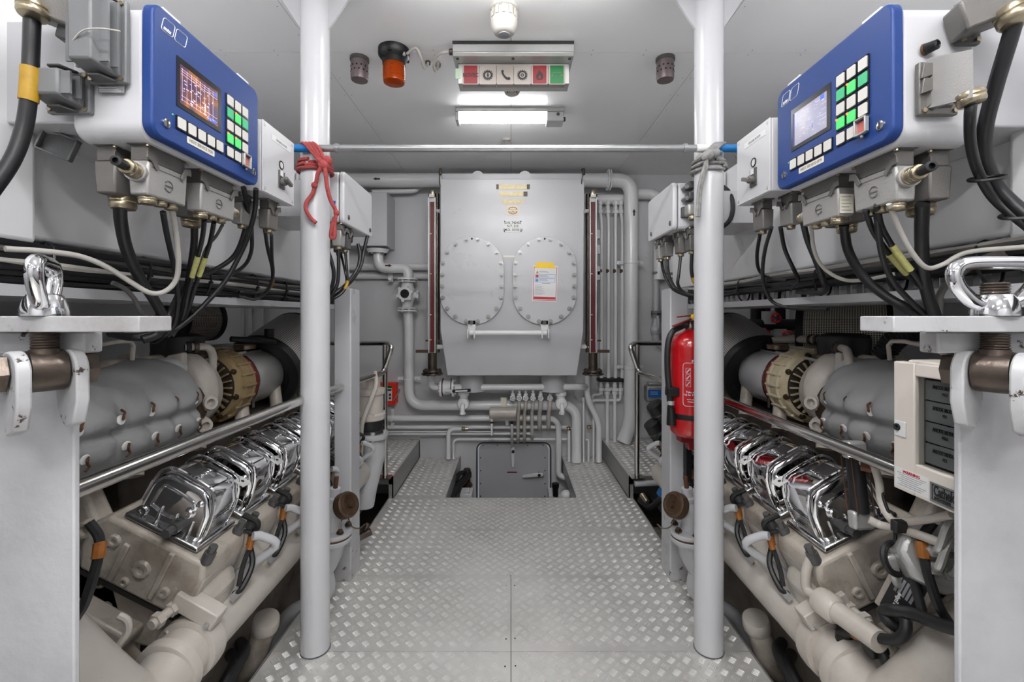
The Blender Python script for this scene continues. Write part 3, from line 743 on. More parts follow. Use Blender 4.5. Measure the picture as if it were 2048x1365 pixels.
gauge(864.5, 'tall red-column sight gauge nearer the S-bend pipe', -1)
gauge(1186, 'tall red-column sight gauge nearer the thin pipes', 1)
# ---- big pipe along the ceiling and down the wall
YP = 3.98; rP = .062
pp_ = thing('cooling_pipe', 'thick white pipe across the bulkhead top turning down beside the step', 'pipe', P(1262, 880, YP))
MB().pipe([P(560, 361, YP), P(1262, 361, YP), P(1262, 842, YP), P(1247, 884, YP)], rP, .13, 20, 10).build('pipe_run', 'pipe_white', pp_)
for px in (1215.5, 1219.5): m = MB(); flange(m, P(px, 360, YP), EX, .092, .012, 8, .007); m.build('flange', 'pipe_white', pp_)
clamp(1262, 525, YP, rP, True, pp_); clamp(1262, 735, YP, rP, True, pp_)
def arrow(px, py, Y, d=1, m='ink', vert=False, parent=None, k=1.):
    q = P(px, py, Y); u = (EZ if vert else EX) * d; v = EZ if not vert else EX
    pts = [(-.03, -.006), (.002, -.006), (.002, -.014), (.03, 0), (.002, .014), (.002, .006), (-.03, .006)]
    return MB().prism([(a * k, b * k) for a, b in pts], q, u, v, (0, -.002, 0)).build('flow_arrow', m, parent, smooth=False)
arrow(753, 358, YP - rP - .001, -1, 'ink', False, pp_); arrow(1268, 425, YP - rP - .001, 1, 'ink', True, pp_)
# second pipe bends near the top of the wall on the extinguisher side
pt('bent_pipe', 'white pipe hooking under the ceiling pipe toward the junction box', [(1262, 388, 4.08), (1305, 388, 4.08), (1318, 400, 4.05), (1318, 560, 4.05)], .05)
pt('drain_line', 'thin white pipe under the ceiling pipe above the duct box', [(745, 384, 4.05), (830, 382, 4.05), (845, 372, 4.08)], .022)
# ---- four thin vertical pipes and header
t = thing('sensing_pipes', 'row of four thin white vertical pipes below a short header', 'pipe', P(1224, 885, 4.06))
MB().pipe([P(1192, 399, 4.08), P(1262, 399, 4.08)], .045).build('header_pipe', 'pipe_white', t)
arr = []
for k, (px, bx) in enumerate(((1203, 1200.5), (1217, 1215.5), (1231, 1231), (1244.5, 1242))):
    o = MB().pipe([P(bx, 400, 4.05), P(bx, 425, 4.05), P(px, 442, 4.05), P(px, 762, 4.05)], .0165, .03, 10).build('thin_pipe', 'pipe_white', t)
    m = MB()
    for py, r_ in ((407, .026), (416, .021), (424, .028)): q = P(bx, py, 4.05); m.cyl(q + EZ * .014, q - EZ * .014, r_, n=6)
    m.build('union_fitting', 'pipe_white', o)
    q = P(px, 542, 4.03); MB().lathe([(.004, -.035), (.0175, -.01), (.0175, .01), (.004, .035)], (px and q.x, 4.05, q.z), EZ, 10).build('flow_tag', 'rust', o)
a, b = P(1196, 764, 4.02), P(1247, 757, 4.02); MB().box(a.x, b.x, 4.0, 4.1, a.z, b.z).build('clamp_block', 'black', t, bevel=.006)
for k, px in enumerate((1202, 1214.5, 1229.5, 1241)):
    long = k in (1, 2)
    pts = [P(px, 764, 4.06), P(px, 884, 4.06)] if long else [P(px, 764, 4.06), P(px, 790 if k == 0 else 801, 4.06), P(1186, 790 if k == 0 else 801, 4.06), P(1184, 801 if k == 0 else 812, 4.06)]
    o = MB().pipe(pts, .017 if long else .012, .03, 10).build('lower_pipe', 'pipe_white', t)
    m = MB()
    for py, r_ in ((772, .02), (779, .034), (786, .026)): q = P(px, py, 4.06); m.cyl(q + EZ * .013, q - EZ * .013, r_ * (1 if long else .75), n=8)
    m.build('valve_body', 'pipe_white', o)
# small dark solenoid blocks behind the gauge
t = bpy.data.objects['sight_gauge.001']
for py in (470, 500, 542, 552): MB().box(P(1193, 0, 3.75).x, P(1199, 0, 3.75).x, 3.72, 3.78, P(0, py + 9, 3.75).z, P(0, py - 9, 3.75).z).build('contact_switch', 'white_box', t, bevel=.003)
MB().tube([P(1195, 400, 3.76), P(1194, 520, 3.76), P(1195, 640, 3.76), P(1190, 700, 3.76)], .006, 6, 6).build('switch_cable', 'cable_black', t)
# ---- duct box and S-bend pipe with sight-glass valve
bxx = P(774, 0, 3.88).x
tag(MB().box(bxx - .42, bxx, 3.88, 4.15, P(0, 492, 3.88).z, P(0, 384, 3.88).z).build('duct_box', 'white', bevel=.004), 'plain white steel box on the bulkhead above the S-bend pipe', 'duct')
t = thing('overflow_pipe', 'white S-bend pipe with sight-glass valve running down and under the tank', 'pipe', P(818, 810, 3.98)); r = .044
YS = 3.98
MB().pipe([P(756, 500, YS), P(757, 537, YS), P(816, 537, YS), P(817, 563, YS)], r, .09, 18, 8).build('upper_bend', 'pipe_white', t)
m = MB(); q = P(755, 507, YS); m.lathe([(.085, 0), (.085, .01), (.1, .035)], q, EZ, 20); m.build('box_flange', 'pipe_white', t)
m = MB()
for k in range(8): a = 2 * PI * k / 8; m.bolt(q + V(.075 * math.cos(a), .075 * math.sin(a), 0), -EZ, .009, .012)
m.build('flange_bolts', 'steel_brown', t)
for py, r_, th_, b_ in ((559, .092, .014, .009), (564, .086, .01, .006), (617, .086, .01, .006), (622, .092, .014, .009)): m = MB(); flange(m, P(815, py, YS), EZ, r_, th_, 8, b_); m.build('flange', 'pipe_white', t)
q = P(815, 588, YS); m = MB().lathe([(.05, -.12), (.052, -.07), (.065, -.04), (.065, .04), (.052, .07), (.05, .12)], q, EZ, 18)
m.cyl(q, q - EY * .085, .05, n=18)
vb = m.build('valve_chamber', 'pipe_white', t)
c = P(810, 588, YS - .08); m = MB().lathe([(.058, 0), (.058, .016), (.04, .018), (.038, .006)], c, -EY, 24, cap=False)
for k in range(6):
    a = 2 * PI * (k + .25) / 6; qq = c + V(math.cos(a), 0, math.sin(a)) * .062; m.cyl(qq + EY * .006, qq - EY * .02, .014, n=8)
m.build('glass_rim', 'pipe_white', t)
MB().cyl(c, c - EY * .008, .042, n=24).build('sight_glass', 'bezel', t)
c2 = P(827, 591, YS); m = MB().cyl(c2, c2 + EX * .05, .03, n=12)
for k in range(5): a = 2 * PI * k / 5; m.cyl(c2 + EX * .03 + V(0, math.cos(a), math.sin(a)) * .035, c2 + EX * .05 + V(0, math.cos(a), math.sin(a)) * .035, .012, n=8)
m.build('side_cap', 'pipe_white', t)
MB().pipe([P(816, 625, YS), P(818, 650, YS), P(818, 811, YS), P(1153, 811, YS), P(1153, 924, YS)], r, .14, 18, 9).build('lower_run', 'pipe_white', t)
clamp(817.5, 758, YS, r, True, t)
arrow(777, 531.5, YS - r - .001, 1, 'rust', False, t, 1.)
# ---- horizontal lines low on the bulkhead
pt('wall_pipe', 'upper of two thin horizontal wall pipes behind the S-bend', [(600, 534, 4.1), (858, 534, 4.1)], .034)
pt('wall_pipe', 'lower of two thin horizontal wall pipes behind the S-bend', [(600, 553, 4.1), (858, 553, 4.1)], .026)
q = P(781, 548, 4.04); m = MB()
for dz in (.035, -.045): m.cyl(q + EZ * dz, q + EZ * dz - EY * .02, .018, n=8)
m.box(q.x - .02, q.x + .02, q.y, q.y + .02, q.z - .07, q.z + .06); tag(m.build('pipe_bracket', 'pipe_white'), 'small bolted bracket holding the two thin wall pipes', 'bracket')
t = thing('fuel_pipe', 'long white pipe under the overflow pipe bending down beside the hatch', 'pipe', P(1117, 950, 4.02))
MB().pipe([P(700, 837, 4.02), P(1117, 837, 4.02), P(1117, 951, 4.02), P(1134, 958, 4.0)], .027, .1, 14).build('pipe_run', 'pipe_white', t)
clamp(784, 838, 4.02, .03, False, t, ear=.028)
q = P(1014, 848, 4.0); MB().box(q.x - .016, q.x + .016, 4.0, 4.03, q.z - .02, q.z + .06).cyl(q, q - EY * .014, .013, n=8).build('pipe_saddle', 'pipe_white', t, bevel=.003)
pt('drain_pipe', 'slim white drain pipe ending in a rusty valve beside the hatch', [(640, 855, 4.05), (1136, 855, 4.05)], .0165)
pt('drain_branch', 'short white branch pipe turning down onto the tread strip', [(926, 858, 4.0), (897, 858, 4.0), (897, 918, 4.0)], .02, bend=.06)
pt('return_pipe', 'slim white return pipe passing behind the small cylinder', [(640, 868, 4.06), (1064, 868, 4.06)], .0125)
pt('thin_line', 'thinnest cream line ending below the small cylinder', [(640, 864, 4.03), (983, 864, 4.03)], .006)
pt('top_hatch_pipe', 'thin white pipe running just over the hatch', [(907, 918, 4.05), (907, 879, 4.05), (1134, 879, 4.05)], .0115, bend=.05)
m = MB(); m2 = MB()
for px, py, Y, r_ in ((1137, 858, 4.03, .022), (927, 858, 3.99, .02), (1178, 855, 4.04, .02)):
    q = P(px, py, Y); m.sphere(q, r_, 10, 6).cyl(q, q + EX * r_ * 2, r_ * .7, n=8)
    tag(MB().sphere(q, r_, 10, 6).cyl(q - EX * r_, q + EX * r_ * 2, r_ * .7, n=8).build('brass_valve', 'gland'), ['small brass valve at the end of the slim drain pipe', 'brass elbow on the short branch pipe', 'brass union between the vertical pipes by the step'][[1137, 927, 1178].index(px)], 'valve')
# vertical bracket bar over the hatch, small cylinder
q = P(1024, 868, 3.98)
tag(MB().box(q.x - .013, q.x + .013, 3.975, 3.985, P(0, 889, 3.98).z, P(0, 849, 3.98).z).box(q.x - .013, q.x + .013, 3.985, 4.1, P(0, 852, 3.98).z, P(0, 849, 3.98).z).build('pipe_bracket', 'galv', bevel=.002), 'galvanised upright bracket bar over the hatch', 'bracket')
t = thing('small_cylinder', 'small cream cylinder hung on the low pipes over the hatch', 'cylinder', P(1005, 826, 3.86))
a, b = P(979, 826, 3.86), P(1033, 826, 3.86); MB().lathe([(.044, 0), (.05, .006), (.05, b.x - a.x - .006), (.044, b.x - a.x)], a, EX, 24).build('body', 'cream_clean', t)
m = MB().box(P(1001, 0, 3.86).x, P(1013, 0, 3.86).x, 3.9, 3.91, P(0, 818, 3.9).z, P(0, 796, 3.9).z); q = P(1004, 800, 3.895); q2 = P(1010, 800, 3.895); m.cyl(q, q - EY * .008, .008, n=8).cyl(q2, q2 - EY * .008, .008, n=8); m.build('hanger', 'label_cream', t)
m = MB().pipe([P(983.5, 836, 3.86), P(983.5, 871, 3.86)], .009).cyl(P(983.5, 848, 3.86), P(983.5, 842, 3.86), .016, n=8); m.build('drain_stub', 'pipe_white', t)
MB().cyl(P(983.5, 847, 3.86), P(983.5, 843, 3.86), .017, n=8).build('drain_nut', 'steel_brown', t)
# header under the tank with flanged valve, six needle valves
t = thing('drain_header', 'white header pipe under the tank with flanged valve and black lever', 'pipe', P(1030, 774, 3.8))
MB().pipe([P(862, 750, 3.72), P(862, 775, 3.75), P(905, 775, 3.8), P(1158, 774, 3.8), P(1172, 774, 3.95)], .028, .05, 14).build('header_run', 'pipe_white', t)
q = P(895, 775, 3.78); m = MB().cyl(q - EX * .035, q + EX * .035, .062, n=24); flange(m, q - EX * .05, EX, .078, .018, 8, .008); flange(m, q + EX * .05, EX, .078, .018, 8, .008); m.build('flanged_valve', 'pipe_white', t)
m = MB()
for dx in (-.037, .037): m.lathe([(.076, -.004), (.076, .004)], q + EX * dx, EX, 24)
m.build('flange_gasket', 'rust', t)
a, b = P(905, 783, 3.7), P(941, 781, 3.68); MB().cyl(q + V(0, -.06, -.02), a + V(0, -.01, 0), .016).build('valve_stem', 'pipe_white', t)
hn = MB().tube([a, b], .013, 10, 1).build('lever_grip', 'black', t)
MB().obox(((a + b) / 2) + V(0, -.013, 0), (.1, .002, .012), b - a, EY).build('lever_label', 'label_white', hn)
t6 = thing('needle_valve_manifold', 'six small white handwheel valves in a row below the tank', 'valve', P(1063, 800, 3.86))
for k, (px, bot, bx) in enumerate(((1025.6, 808, 1025.6), (1038.5, 884, 1036), (1051.4, 883, 1049), (1066, 878, 1064), (1081.4, 859, 1079), (1100, 859, 1097))):
    Yv = 3.84; q = P(px, 790, Yv)
    o = MB().lathe([(.01, .03), (.014, .025), (.01, .005), (.018, 0), (.02, -.02), (.014, -.05)], q + EZ * .01, EZ, 10).build('valve_body', 'pipe_white', t6)
    c = P(px, 797, Yv - .035); m = MB().torus(c, EY, .019, .0035, 14, 6).cyl(c + EY * .03, c - EY * .006, .006, n=8)
    for j in range(5): a = 2 * PI * j / 5; m.cyl(c, c + V(math.cos(a), 0, math.sin(a)) * .019, .0025, n=5); m.sphere(c + V(math.cos(a), 0, math.sin(a)) * .021, .0055, 6, 4)
    m.build('handwheel', 'pipe_white', o)
    rr_ = .0145 if k < 4 else .018
    if k: MB().pipe([P(px, 800, Yv), P(px, 815, Yv), P(bx, 826, Yv + .04), P(bx, bot - 6, Yv + .08), P(bx, bot, Yv + .16)], rr_, .03, 10).build('valve_pipe', 'cream_clean', o)
for k, px in enumerate((926.5, 1122.5)):
    c = P(px, 808, 3.78); t = thing('drain_valve', ['round white tank drain valve beside the black lever', 'round white tank drain valve beside the six handwheels'][k], 'valve', c, 'tank drain valves')
    MB().lathe([(.045, 0), (.052, .008), (.052, .03), (.044, .044), (.02, .05)], c + EY * .02, -EY, 24).build('valve_disc', 'pipe_white', t)
    MB().lathe([(.036, 0), (.036, .05), (.048, .055), (.048, .085)], c + V(0, .035, .01), EZ, 18).build('neck', 'pipe_white', t)
    MB().pipe([c + V(0, -.02, -.005), c + V(0, -.06, -.01), c + V(0, -.065, -.07)], .019, .03, 12).build('spout', 'pipe_white', t)
    MB().cyl(c + V(0, -.065, -.055), c + V(0, -.065, -.075), .025, n=6).build('spout_nut', 'pipe_white', t)
# right-hand lower pipes
pt('gauge_drain_pipe', 'white pipe curving from the sight gauge down past the step', [(1174, 742, 3.95), (1174, 800, 3.95), (1198, 842, 3.95), (1198, 924, 3.95)], .026, bend=.12)
for px, y0, lab, r_ in ((1167, 795, 'first thin upright pipe beside the curved gauge drain', .009), (1187, 833, 'second thin upright pipe close to the curved gauge drain', .009), (1138, 862, 'upright pipe below the rusty valve beside the hatch', .014)):
    pt('upright_pipe', lab, [(px, y0, 4.0), (px, 924, 4.0)], r_)
pt('upright_pipe', 'short hooked upright pipe between the two curved pipes', [(1171, 880, 4.02), (1177, 880, 4.02), (1177, 924, 4.02)], .011, bend=.03)
# white panel over the tread strip
a, b = P(841, 916, 4.14), P(893, 876, 4.14); tag(MB().box(a.x, b.x, 4.12, 4.15, a.z - .01, b.z).build('cover_panel', 'white', bevel=.002), 'plain white cover panel behind the far tread strip', 'panel')
# down in the well in front of the hatch
t = thing('suction_hose', 'black hose on a rusty valve in the well left of the hatch', 'hose', P(925, 960, 3.9))
MB().tube([P(898, 1000, 3.5), P(912, 978, 3.7), P(932, 955, 3.9), P(935, 944, 3.95)], .032, 10, 5).tube([P(910, 965, 3.75), P(920, 948, 3.85), P(934, 945, 3.95)], .02, 8, 5).build('hose', 'rubber', t)
m = MB().cyl(P(934, 938, 3.95), P(934, 1000, 3.95), .03, n=10).cyl(P(930, 975, 3.95), P(938, 965, 3.95), .042, n=8).cyl(P(934, 945, 3.95), P(934, 955, 3.95), .04, n=8); m.build('valve', 'bronze', t)
for px, lab in ((932, 'white sea chest block at the foot of the rusty valve'), (1110, 'white sea chest block under the black knob')):
    a, b = P(px - 12, 1012, 3.6), P(px + 12, 990, 3.6); m = MB().box(a.x, b.x, 3.6, 3.75, a.z, b.z).box(a.x + .03, a.x + .07, 3.62, 3.7, b.z, b.z + .02); tag(m.build('chest_block', 'white_box', bevel=.004), lab, 'fitting')
q = P(1111, 985, 3.6); tag(MB().lathe([(.022, 0), (.024, .06), (.028, .065), (.03, .1), (.02, .105)], q - EZ * .03, EZ, 14).build('ribbed_knob', 'black'), 'black ribbed knob standing in the well beside the hatch', 'plug')  # a black knob in the well
q = P(1133, 992, 3.62); m = MB().sphere(q, .05, 16, 8, (1, .8, .9)); tag(m.build('float_dome', 'label_white'), 'white domed cap in the well beside the tread strip', 'cap')
# ================================================================ pillars, bar, ropes, rails
PX = {-1: -.763, 1: .771}; PY = 1.755; PR = .0535
ROPE = {-1: 'red rope', 1: 'grey rope'}
for s in (-1, 1):
    c = V(PX[s], PY, 0)
    t = thing('round_pillar', 'glossy white round steel pillar tied with the %s' % ROPE[s], 'pillar', c, 'round pillars beside the walkway')
    MB().cyl(c, c + EZ * CEIL, PR, n=40).build('shaft', 'pillar_white', t)
    MB().lathe([(PR + .0025, 0), (PR + .0025, .003), (PR, .004)], c, EZ, 40).build('base_ring', 'seam', t)
    for d in (-1, 1):
        MB().prism([(0, 2.41), (.125, CEIL), (0, CEIL)], (c.x + d * (PR - .004), PY - .005, 0), EX * d, EZ, (0, .01, 0)).build('gusset', 'white', t)
# galvanised bar lashed across the pillars
BZ, BY = P(0, 297, 1.687).z, 1.687
t = thing('overhead_bar', 'galvanised pipe bar lashed across both round pillars', 'bar', (0, BY, BZ))
xL, xR = P(636, 0, BY).x, P(1392, 0, BY).x
MB().cyl((xL, BY, BZ), (xR, BY, BZ), .0135, n=18).build('pipe', 'galv', t)
for px in (674, 1370): q = P(px, 297, BY); MB().lathe([(.0135, -.008), (.0175, -.006), (.0185, 0), (.0175, .006), (.0135, .008)], q, EX, 18).build('collar', 'galv', t)
MB().cyl((P(586, 0, BY).x, BY, BZ), (xL, BY, BZ), .0142, n=16).build('blue_sleeve', 'blue_pipe', t)
MB().cyl((P(1424, 0, BY).x, BY, BZ), (P(1478, 0, BY).x, BY, BZ), .0142, n=16).build('blue_sleeve', 'blue_pipe', t)
MB().cyl((xR, BY, BZ), (P(1424, 0, BY).x, BY, BZ), .0148, n=16).build('white_tape', 'label_white', t)
def pillar_ring(m, s, z0, z1, r, turns=1., a0=0., n=22, lift=0.):
    pts = []
    for k in range(int(n * turns) + 1):
        a = a0 + 2 * PI * k / n; zz = z0 + (z1 - z0) * k / (n * turns)
        pts.append(V(PX[s] + (PR + r + lift) * math.cos(a), PY + (PR + r + lift) * math.sin(a), zz))
    m.tube(pts, r, 7, 1)
# red rope
m = MB(); r = .0075
zz = lambda py: P(0, py, 1.69).z
for k in range(4):
    m.tube([P(602 + 7 * k, 300, 1.715), P(604 + 7 * k, 287, 1.69), P(612 + 6.5 * k, 290, 1.664), P(624 + 6 * k, 304, 1.663), P(636 + 4 * k, 318, 1.668), P(650 + 3 * k, 328, 1.685)], r * .85, 6, 5)
for k in range(3): pillar_ring(m, -1, zz(322 + 6 * k), zz(316 + 9 * k), r * .85, 1, -PI / 2 - .2 * k, 22, .002 * k)
m.sphere(P(648, 331, 1.675), .021, 10, 7).sphere(P(655, 322, 1.68), .019, 10, 7).sphere(P(641, 322, 1.672), .016, 10, 7)
knot = P(645, 332, 1.668)
m.tube([knot, P(636, 347, 1.67), P(632, 366, 1.68), P(625, 388, 1.685), P(613, 405, 1.675), P(612, 420, 1.675), P(622, 437, 1.68), P(632, 446, 1.683)], r, 8, 6)
m.tube([P(650, 334, 1.668), P(652, 355, 1.672), P(655, 378, 1.68), P(661, 400, 1.69), P(670, 418, 1.70), P(672, 428, 1.70), P(669, 450, 1.70), P(669, 474, 1.70), P(662, 474, 1.70), P(664, 455, 1.70), P(669, 435, 1.70)], r, 8, 6)
m.sphere(P(629, 371, 1.68), .0125, 8, 6).sphere(P(673, 426, 1.70), .012, 8, 6)
tag(m.build('lashing_rope', 'rope_red'), 'red rope knotted around a pillar and the galvanised bar', 'rope')
# grey rope
m = MB()
for k in range(4):
    m.tube([P(1452 - 4 * k, 296, 1.715), P(1450 - 5 * k, 287, 1.69), P(1442 - 5 * k, 290, 1.664), P(1432 - 5 * k, 300, 1.662), P(1418 - 4 * k, 310, 1.668), P(1408 - 5 * k, 318, 1.68)], r * .8, 6, 5)
for k in range(3): pillar_ring(m, 1, zz(318 + 5 * k), zz(312 + 12 * k), r * .8, 1, -PI / 2 + .3 * k, 22, .002 * k)
m.sphere(P(1418, 309, 1.668), .02, 10, 7).sphere(P(1431, 306, 1.665), .017, 10, 7).sphere(P(1410, 314, 1.67), .014, 10, 7)
for dx in (-1.5, 2.5):
    m.tube([P(1414, 316, 1.67), P(1410 + dx, 335, 1.675), P(1404 + dx, 355, 1.68), P(1399 + dx, 380, 1.688), P(1397 + dx, 410, 1.69), P(1395 + dx, 434, 1.69)], r * .85, 7, 5)
m.tube([P(1436, 304, 1.67), P(1455, 302, 1.70), P(1468, 306, 1.72), P(1474, 318, 1.74)], .003, 5, 5)
tag(m.build('lashing_rope', 'rope_grey'), 'grey rope knotted around a pillar and the galvanised bar', 'rope')
# square posts behind the pillars
for s in (-1, 1):
    e = 'red call box' if s < 0 else 'fire extinguisher'
    x0, x1 = (-.866, -.782) if s < 0 else (.778, .868)
    t = thing('square_post', 'white square steel post behind the pillar on the %s side' % e, 'post', ((x0 + x1) / 2, 2.27, 0), 'square posts beside the walkway')
    ztop = P(0, 578, 2.25).z
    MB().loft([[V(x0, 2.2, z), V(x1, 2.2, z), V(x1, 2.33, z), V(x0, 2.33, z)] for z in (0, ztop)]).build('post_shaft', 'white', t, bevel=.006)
    MB().loft([[V(x0 - .001, 2.199, z), V(x1 + .001, 2.199, z), V(x1 + .001, 2.331, z), V(x0 - .001, 2.331, z)] for z in (0, .17)]).build('worn_foot', 'white_chip', t, bevel=.006)
# handrails
for s in (-1, 1):
    e = 'red call box' if s < 0 else 'fire extinguisher'
    t = thing('handrail', 'polished stainless handrail along the engine on the %s side' % e, 'handrail', (s * .885, 3.16, .165), 'engine handrails')
    mx = (lambda x: x) if s < 0 else (lambda x: 2044 - x)
    xr = .80 if s < 0 else .94; A = V(s * xr, .83 if s > 0 else .813, EYE - .4 * xr); A2 = Q(mx(605), 800, s * xr) if s < 0 else Q(1450, 801, .94)
    B = P(mx(766), 746, 3.14); C = P(mx(784), 700, 3.12); D = P(mx(776), 687, 3.16)
    E = P(mx(600), 687, 3.5)
    MB().pipe([A, A2, B, C + V(s * .0, 0, .02), D, E], .0175, .05, 16).build('rail', 'stainless', t)
    q0 = P(mx(770), 955, 3.16); q0.z = .165
    MB().cyl(q0, V(q0.x, q0.y, P(0, 690, 3.16).z), .0175, n=16).build('stanchion', 'stainless', t)
    MB().box(q0.x - .045, q0.x + .045, q0.y - .04, q0.y + .04, .165, .171).build('foot_plate', 'stainless', t)
# ================================================================ white casings over the engines
for s in (-1, 1):
    e = 'red rope' if s < 0 else 'grey rope'
    t = thing('engine_casing', 'long white casing above the engine on the %s side' % e, 'casing', (s * 1.5, 1.6, 1.47), 'casings above the engines')
    MB().box(s * 1.075, s * 2.2, .3, 3.0, 1.47, 2.03).build('casing_body', 'white_case_lifted', t, bevel=.012, seg=3)
    o = MB().box(s * 1.035, s * 1.08, .25, .985 if s < 0 else .94, 1.455, 2.05).build('end_block', 'white_case_lifted', t, bevel=.012, seg=3)
    m = MB().box(s * 1.03, s * 1.4, .4, 3.0, 1.341, 1.347).box(s * 1.03, s * 1.036, .4, 3.0, 1.347, 1.366).build('tray_rail', 'white', t)
    m = MB()
    for k in range(7):
        y = .5 + .38 * k; m.box(s * 1.1, s * 1.112, y, y + .02, 1.36, 1.475)
    m.build('tray_hanger', 'white', t)
    for k in range(2):
        q = Q(597 if s < 0 else 1447, 362 + 65 * k, s * 1.07)
        m = MB().box(q.x, q.x - s * .012, q.y - .03, q.y + .03, q.z - .035, q.z + .035); o = m.build('bolted_tab', 'white', t, bevel=.004)
        MB().cyl(q - EX * s * .01, q - EX * s * .022, .014, n=8).build('tab_bolt', 'plastic_dk', o)
# perforated tray wall seen behind the cables on the extinguisher side
def perf(s):
    m = MB(); y0, y1 = .5, 2.95; zc = 1.395; x = s * 1.094
    n = 49; dy = (y1 - y0) / n
    m.box(x, x + s * .003, y0, y1, 1.355, 1.37).box(x, x + s * .003, y0, y1, 1.42, 1.44)
    for k in range(n): m.box(x, x + s * .003, y0 + k * dy, y0 + k * dy + (.016 if k % 2 else .024), 1.37, 1.42)
    return m
tag(perf(1).build('perforated_tray', 'galv', smooth=False), 'slotted metal cable tray under the casing on the grey rope side', 'cable tray')
tag(perf(-1).build('perforated_tray', 'galv', smooth=False), 'slotted metal cable tray under the casing on the red rope side', 'cable tray')
# cable looms along the casings
for s in (-1, 1):
    e = 'red rope' if s < 0 else 'grey rope'
    t = thing('cable_loom', 'bundle of black cables tied along the tray on the %s side' % e, 'cables', (s * 1.06, 1.6, 1.4), 'cable looms under the casings')
    for k in range(13):
        r_ = random.choice([.007, .008, .009, .011]); zc = (1.377 if s < 0 else 1.405) + (k % 7) * (.0125 if s < 0 else .0085); xo = 1.045 + (k // 7) * .02 + random.uniform(-.004, .004)
        if k == 3 and s < 0: mt = 'cable_grey'
        elif k == 5: mt = 'cable_dkgrey'
        elif k == 6 and s > 0: mt = 'cable_grey'
        else: mt = 'cable_black'
        pts = []
        for j in range(12):
            y = .3 + j * .245
            pts.append(V(s * (xo + random.uniform(-.005, .005)), y, zc + random.uniform(-.006, .006)))
        MB().tube(pts, r_, 7, 4).build('loom_cable', mt, t)
    for k in range(8):
        y = .72 + k * .27 + random.uniform(-.03, .03)
        m = MB(); pts = [V(s * (1.055 + .029 * math.cos(a)), y + .01 * math.sin(a), 1.415 + .052 * math.sin(a)) for a in [2 * PI * j / 16 for j in range(17)]]
        m.tube(pts, .0035, 5, 1); m.box(s * 1.022, s * 1.032, y - .005, y + .005, 1.41, 1.418); m.build('cable_tie', 'black', t)
# ================================================================ front bulkhead plates, clamp bars, swing bolts
def eye_nut(t, base, ang):
    """forged eye nut on top of a swing bolt; ang turns the loop about the vertical"""
    u = V(math.cos(ang), math.sin(ang), 0); b = Vector(base)
    MB().lathe([(.031, 0), (.031, .008), (.026, .026), (.022, .034), (.019, .036)], b, EZ, 20).build('nut_collar', 'chrome', t)
    pts = [(.016, .016), (.040, .026), (.062, .05), (.067, .072), (.052, .085), (0, .087), (-.052, .085), (-.067, .072), (-.062, .05), (-.040, .026), (-.016, .016)]
    MB().tube([b + u * x + EZ * z for x, z in pts], .0115, 12, 5).build('eye_loop', 'chrome', t)
for s in (-1, 1):
    e = 'red rope' if s < 0 else 'grey rope'
    edge = Q(148, 0, -.777).x if s < 0 else .798
    t = thing('front_bulkhead_plate', 'chipped white steel bulkhead plate in the foreground on the %s side' % e, 'bulkhead plate', (s * 1.2, .805, 0), 'foreground bulkhead plates')
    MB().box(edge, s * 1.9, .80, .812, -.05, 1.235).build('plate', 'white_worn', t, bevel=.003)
    c = thing('clamp_bar', 'thick chipped white clamp bar across the top of the plate on the %s side' % e, 'clamp bar', (s * .9, .75, 1.25), 'clamp bars')
    x0 = (278 - VX) / F * .72 if s < 0 else (1787 - VX) / F * .72
    MB().box(x0, s * 1.6, .72, .79, 1.2735, 1.2995).build('bar', 'white_chip', c, bevel=.002)
    m = MB().box(s * .725, s * 1.6, .765, .80, 1.236, 1.272); m.build('packing_strip', 'white_chip', c, bevel=.003)
    # swing bolt: clevis lugs turned toward the walkway
    px0, pyc = (90, 742) if s < 0 else (1990, 745)
    pc = P(px0, pyc, .74); ax = V(s * -.5, .866, 0).normalized(); nn = V(s * .866, .5, 0) * -1
    g = thing('swing_bolt', 'swing bolt with polished eye nut clamping the bar on the %s side' % e, 'swing bolt', (pc.x, pc.y, 1.1), 'swing bolts')
    fw = V(-ax.y, ax.x, 0)
    if fw.y > 0: fw = -fw
    for k in (-1, 1):
        o_ = pc + ax * (.034 * k)
        R = .046
        prof = [(R * math.cos(a), R * math.sin(a)) for a in [-.15 + (PI + .3) * j / 12 for j in range(13)]]
        prof = [(x, y * .75 + .0) for x, y in prof]
        poly = prof + [(-R * 1.02, -.05), (-R * .7, -.082), (-R * .1, -.1), (R * .6, -.09), (R * 1.02, -.05)]
        MB().prism(poly, o_ - ax * .009, fw, EZ, ax * .018).build('clevis_lug', 'white_chip', g, bevel=.003)
    m = MB().cyl(pc - ax * .075, pc + ax * .05, .017, n=16).lathe([(.03, -.082), (.031, -.055), (.031, -.046)], pc, ax, 6).lathe([(.028, .045), (.028, .062)], pc, ax, 6).cyl(pc - ax * .1, pc - ax * .08, .016, n=14)
    m.build('hinge_pin', 'steel_brown', g)
    m = MB().cyl(pc - ax * .022, pc + ax * .022, .034, n=20); m.cyl(pc, V(pc.x, pc.y, 1.245), .024, .019, n=16)
    pr = []
    z_ = pc.z + .035
    while z_ < 1.272: pr += [(.0185, z_), (.0165, z_ + .0022)]; z_ += .0044
    m.lathe([(r_, zz_ - pc.z) for r_, zz_ in pr], pc, EZ, 18)
    m.build('eye_bolt', 'steel_brown', g)
    if s > 0: MB().lathe([(.0165 if k % 2 else .0185, k * .0022) for k in range(12)], (pc.x, pc.y, 1.33), EZ, 16).build('thread_end', 'steel_brown', g)
    eye_nut(g, (pc.x + (0 if s > 0 else .0), pc.y, 1.3), math.radians(0 if s > 0 else 126))
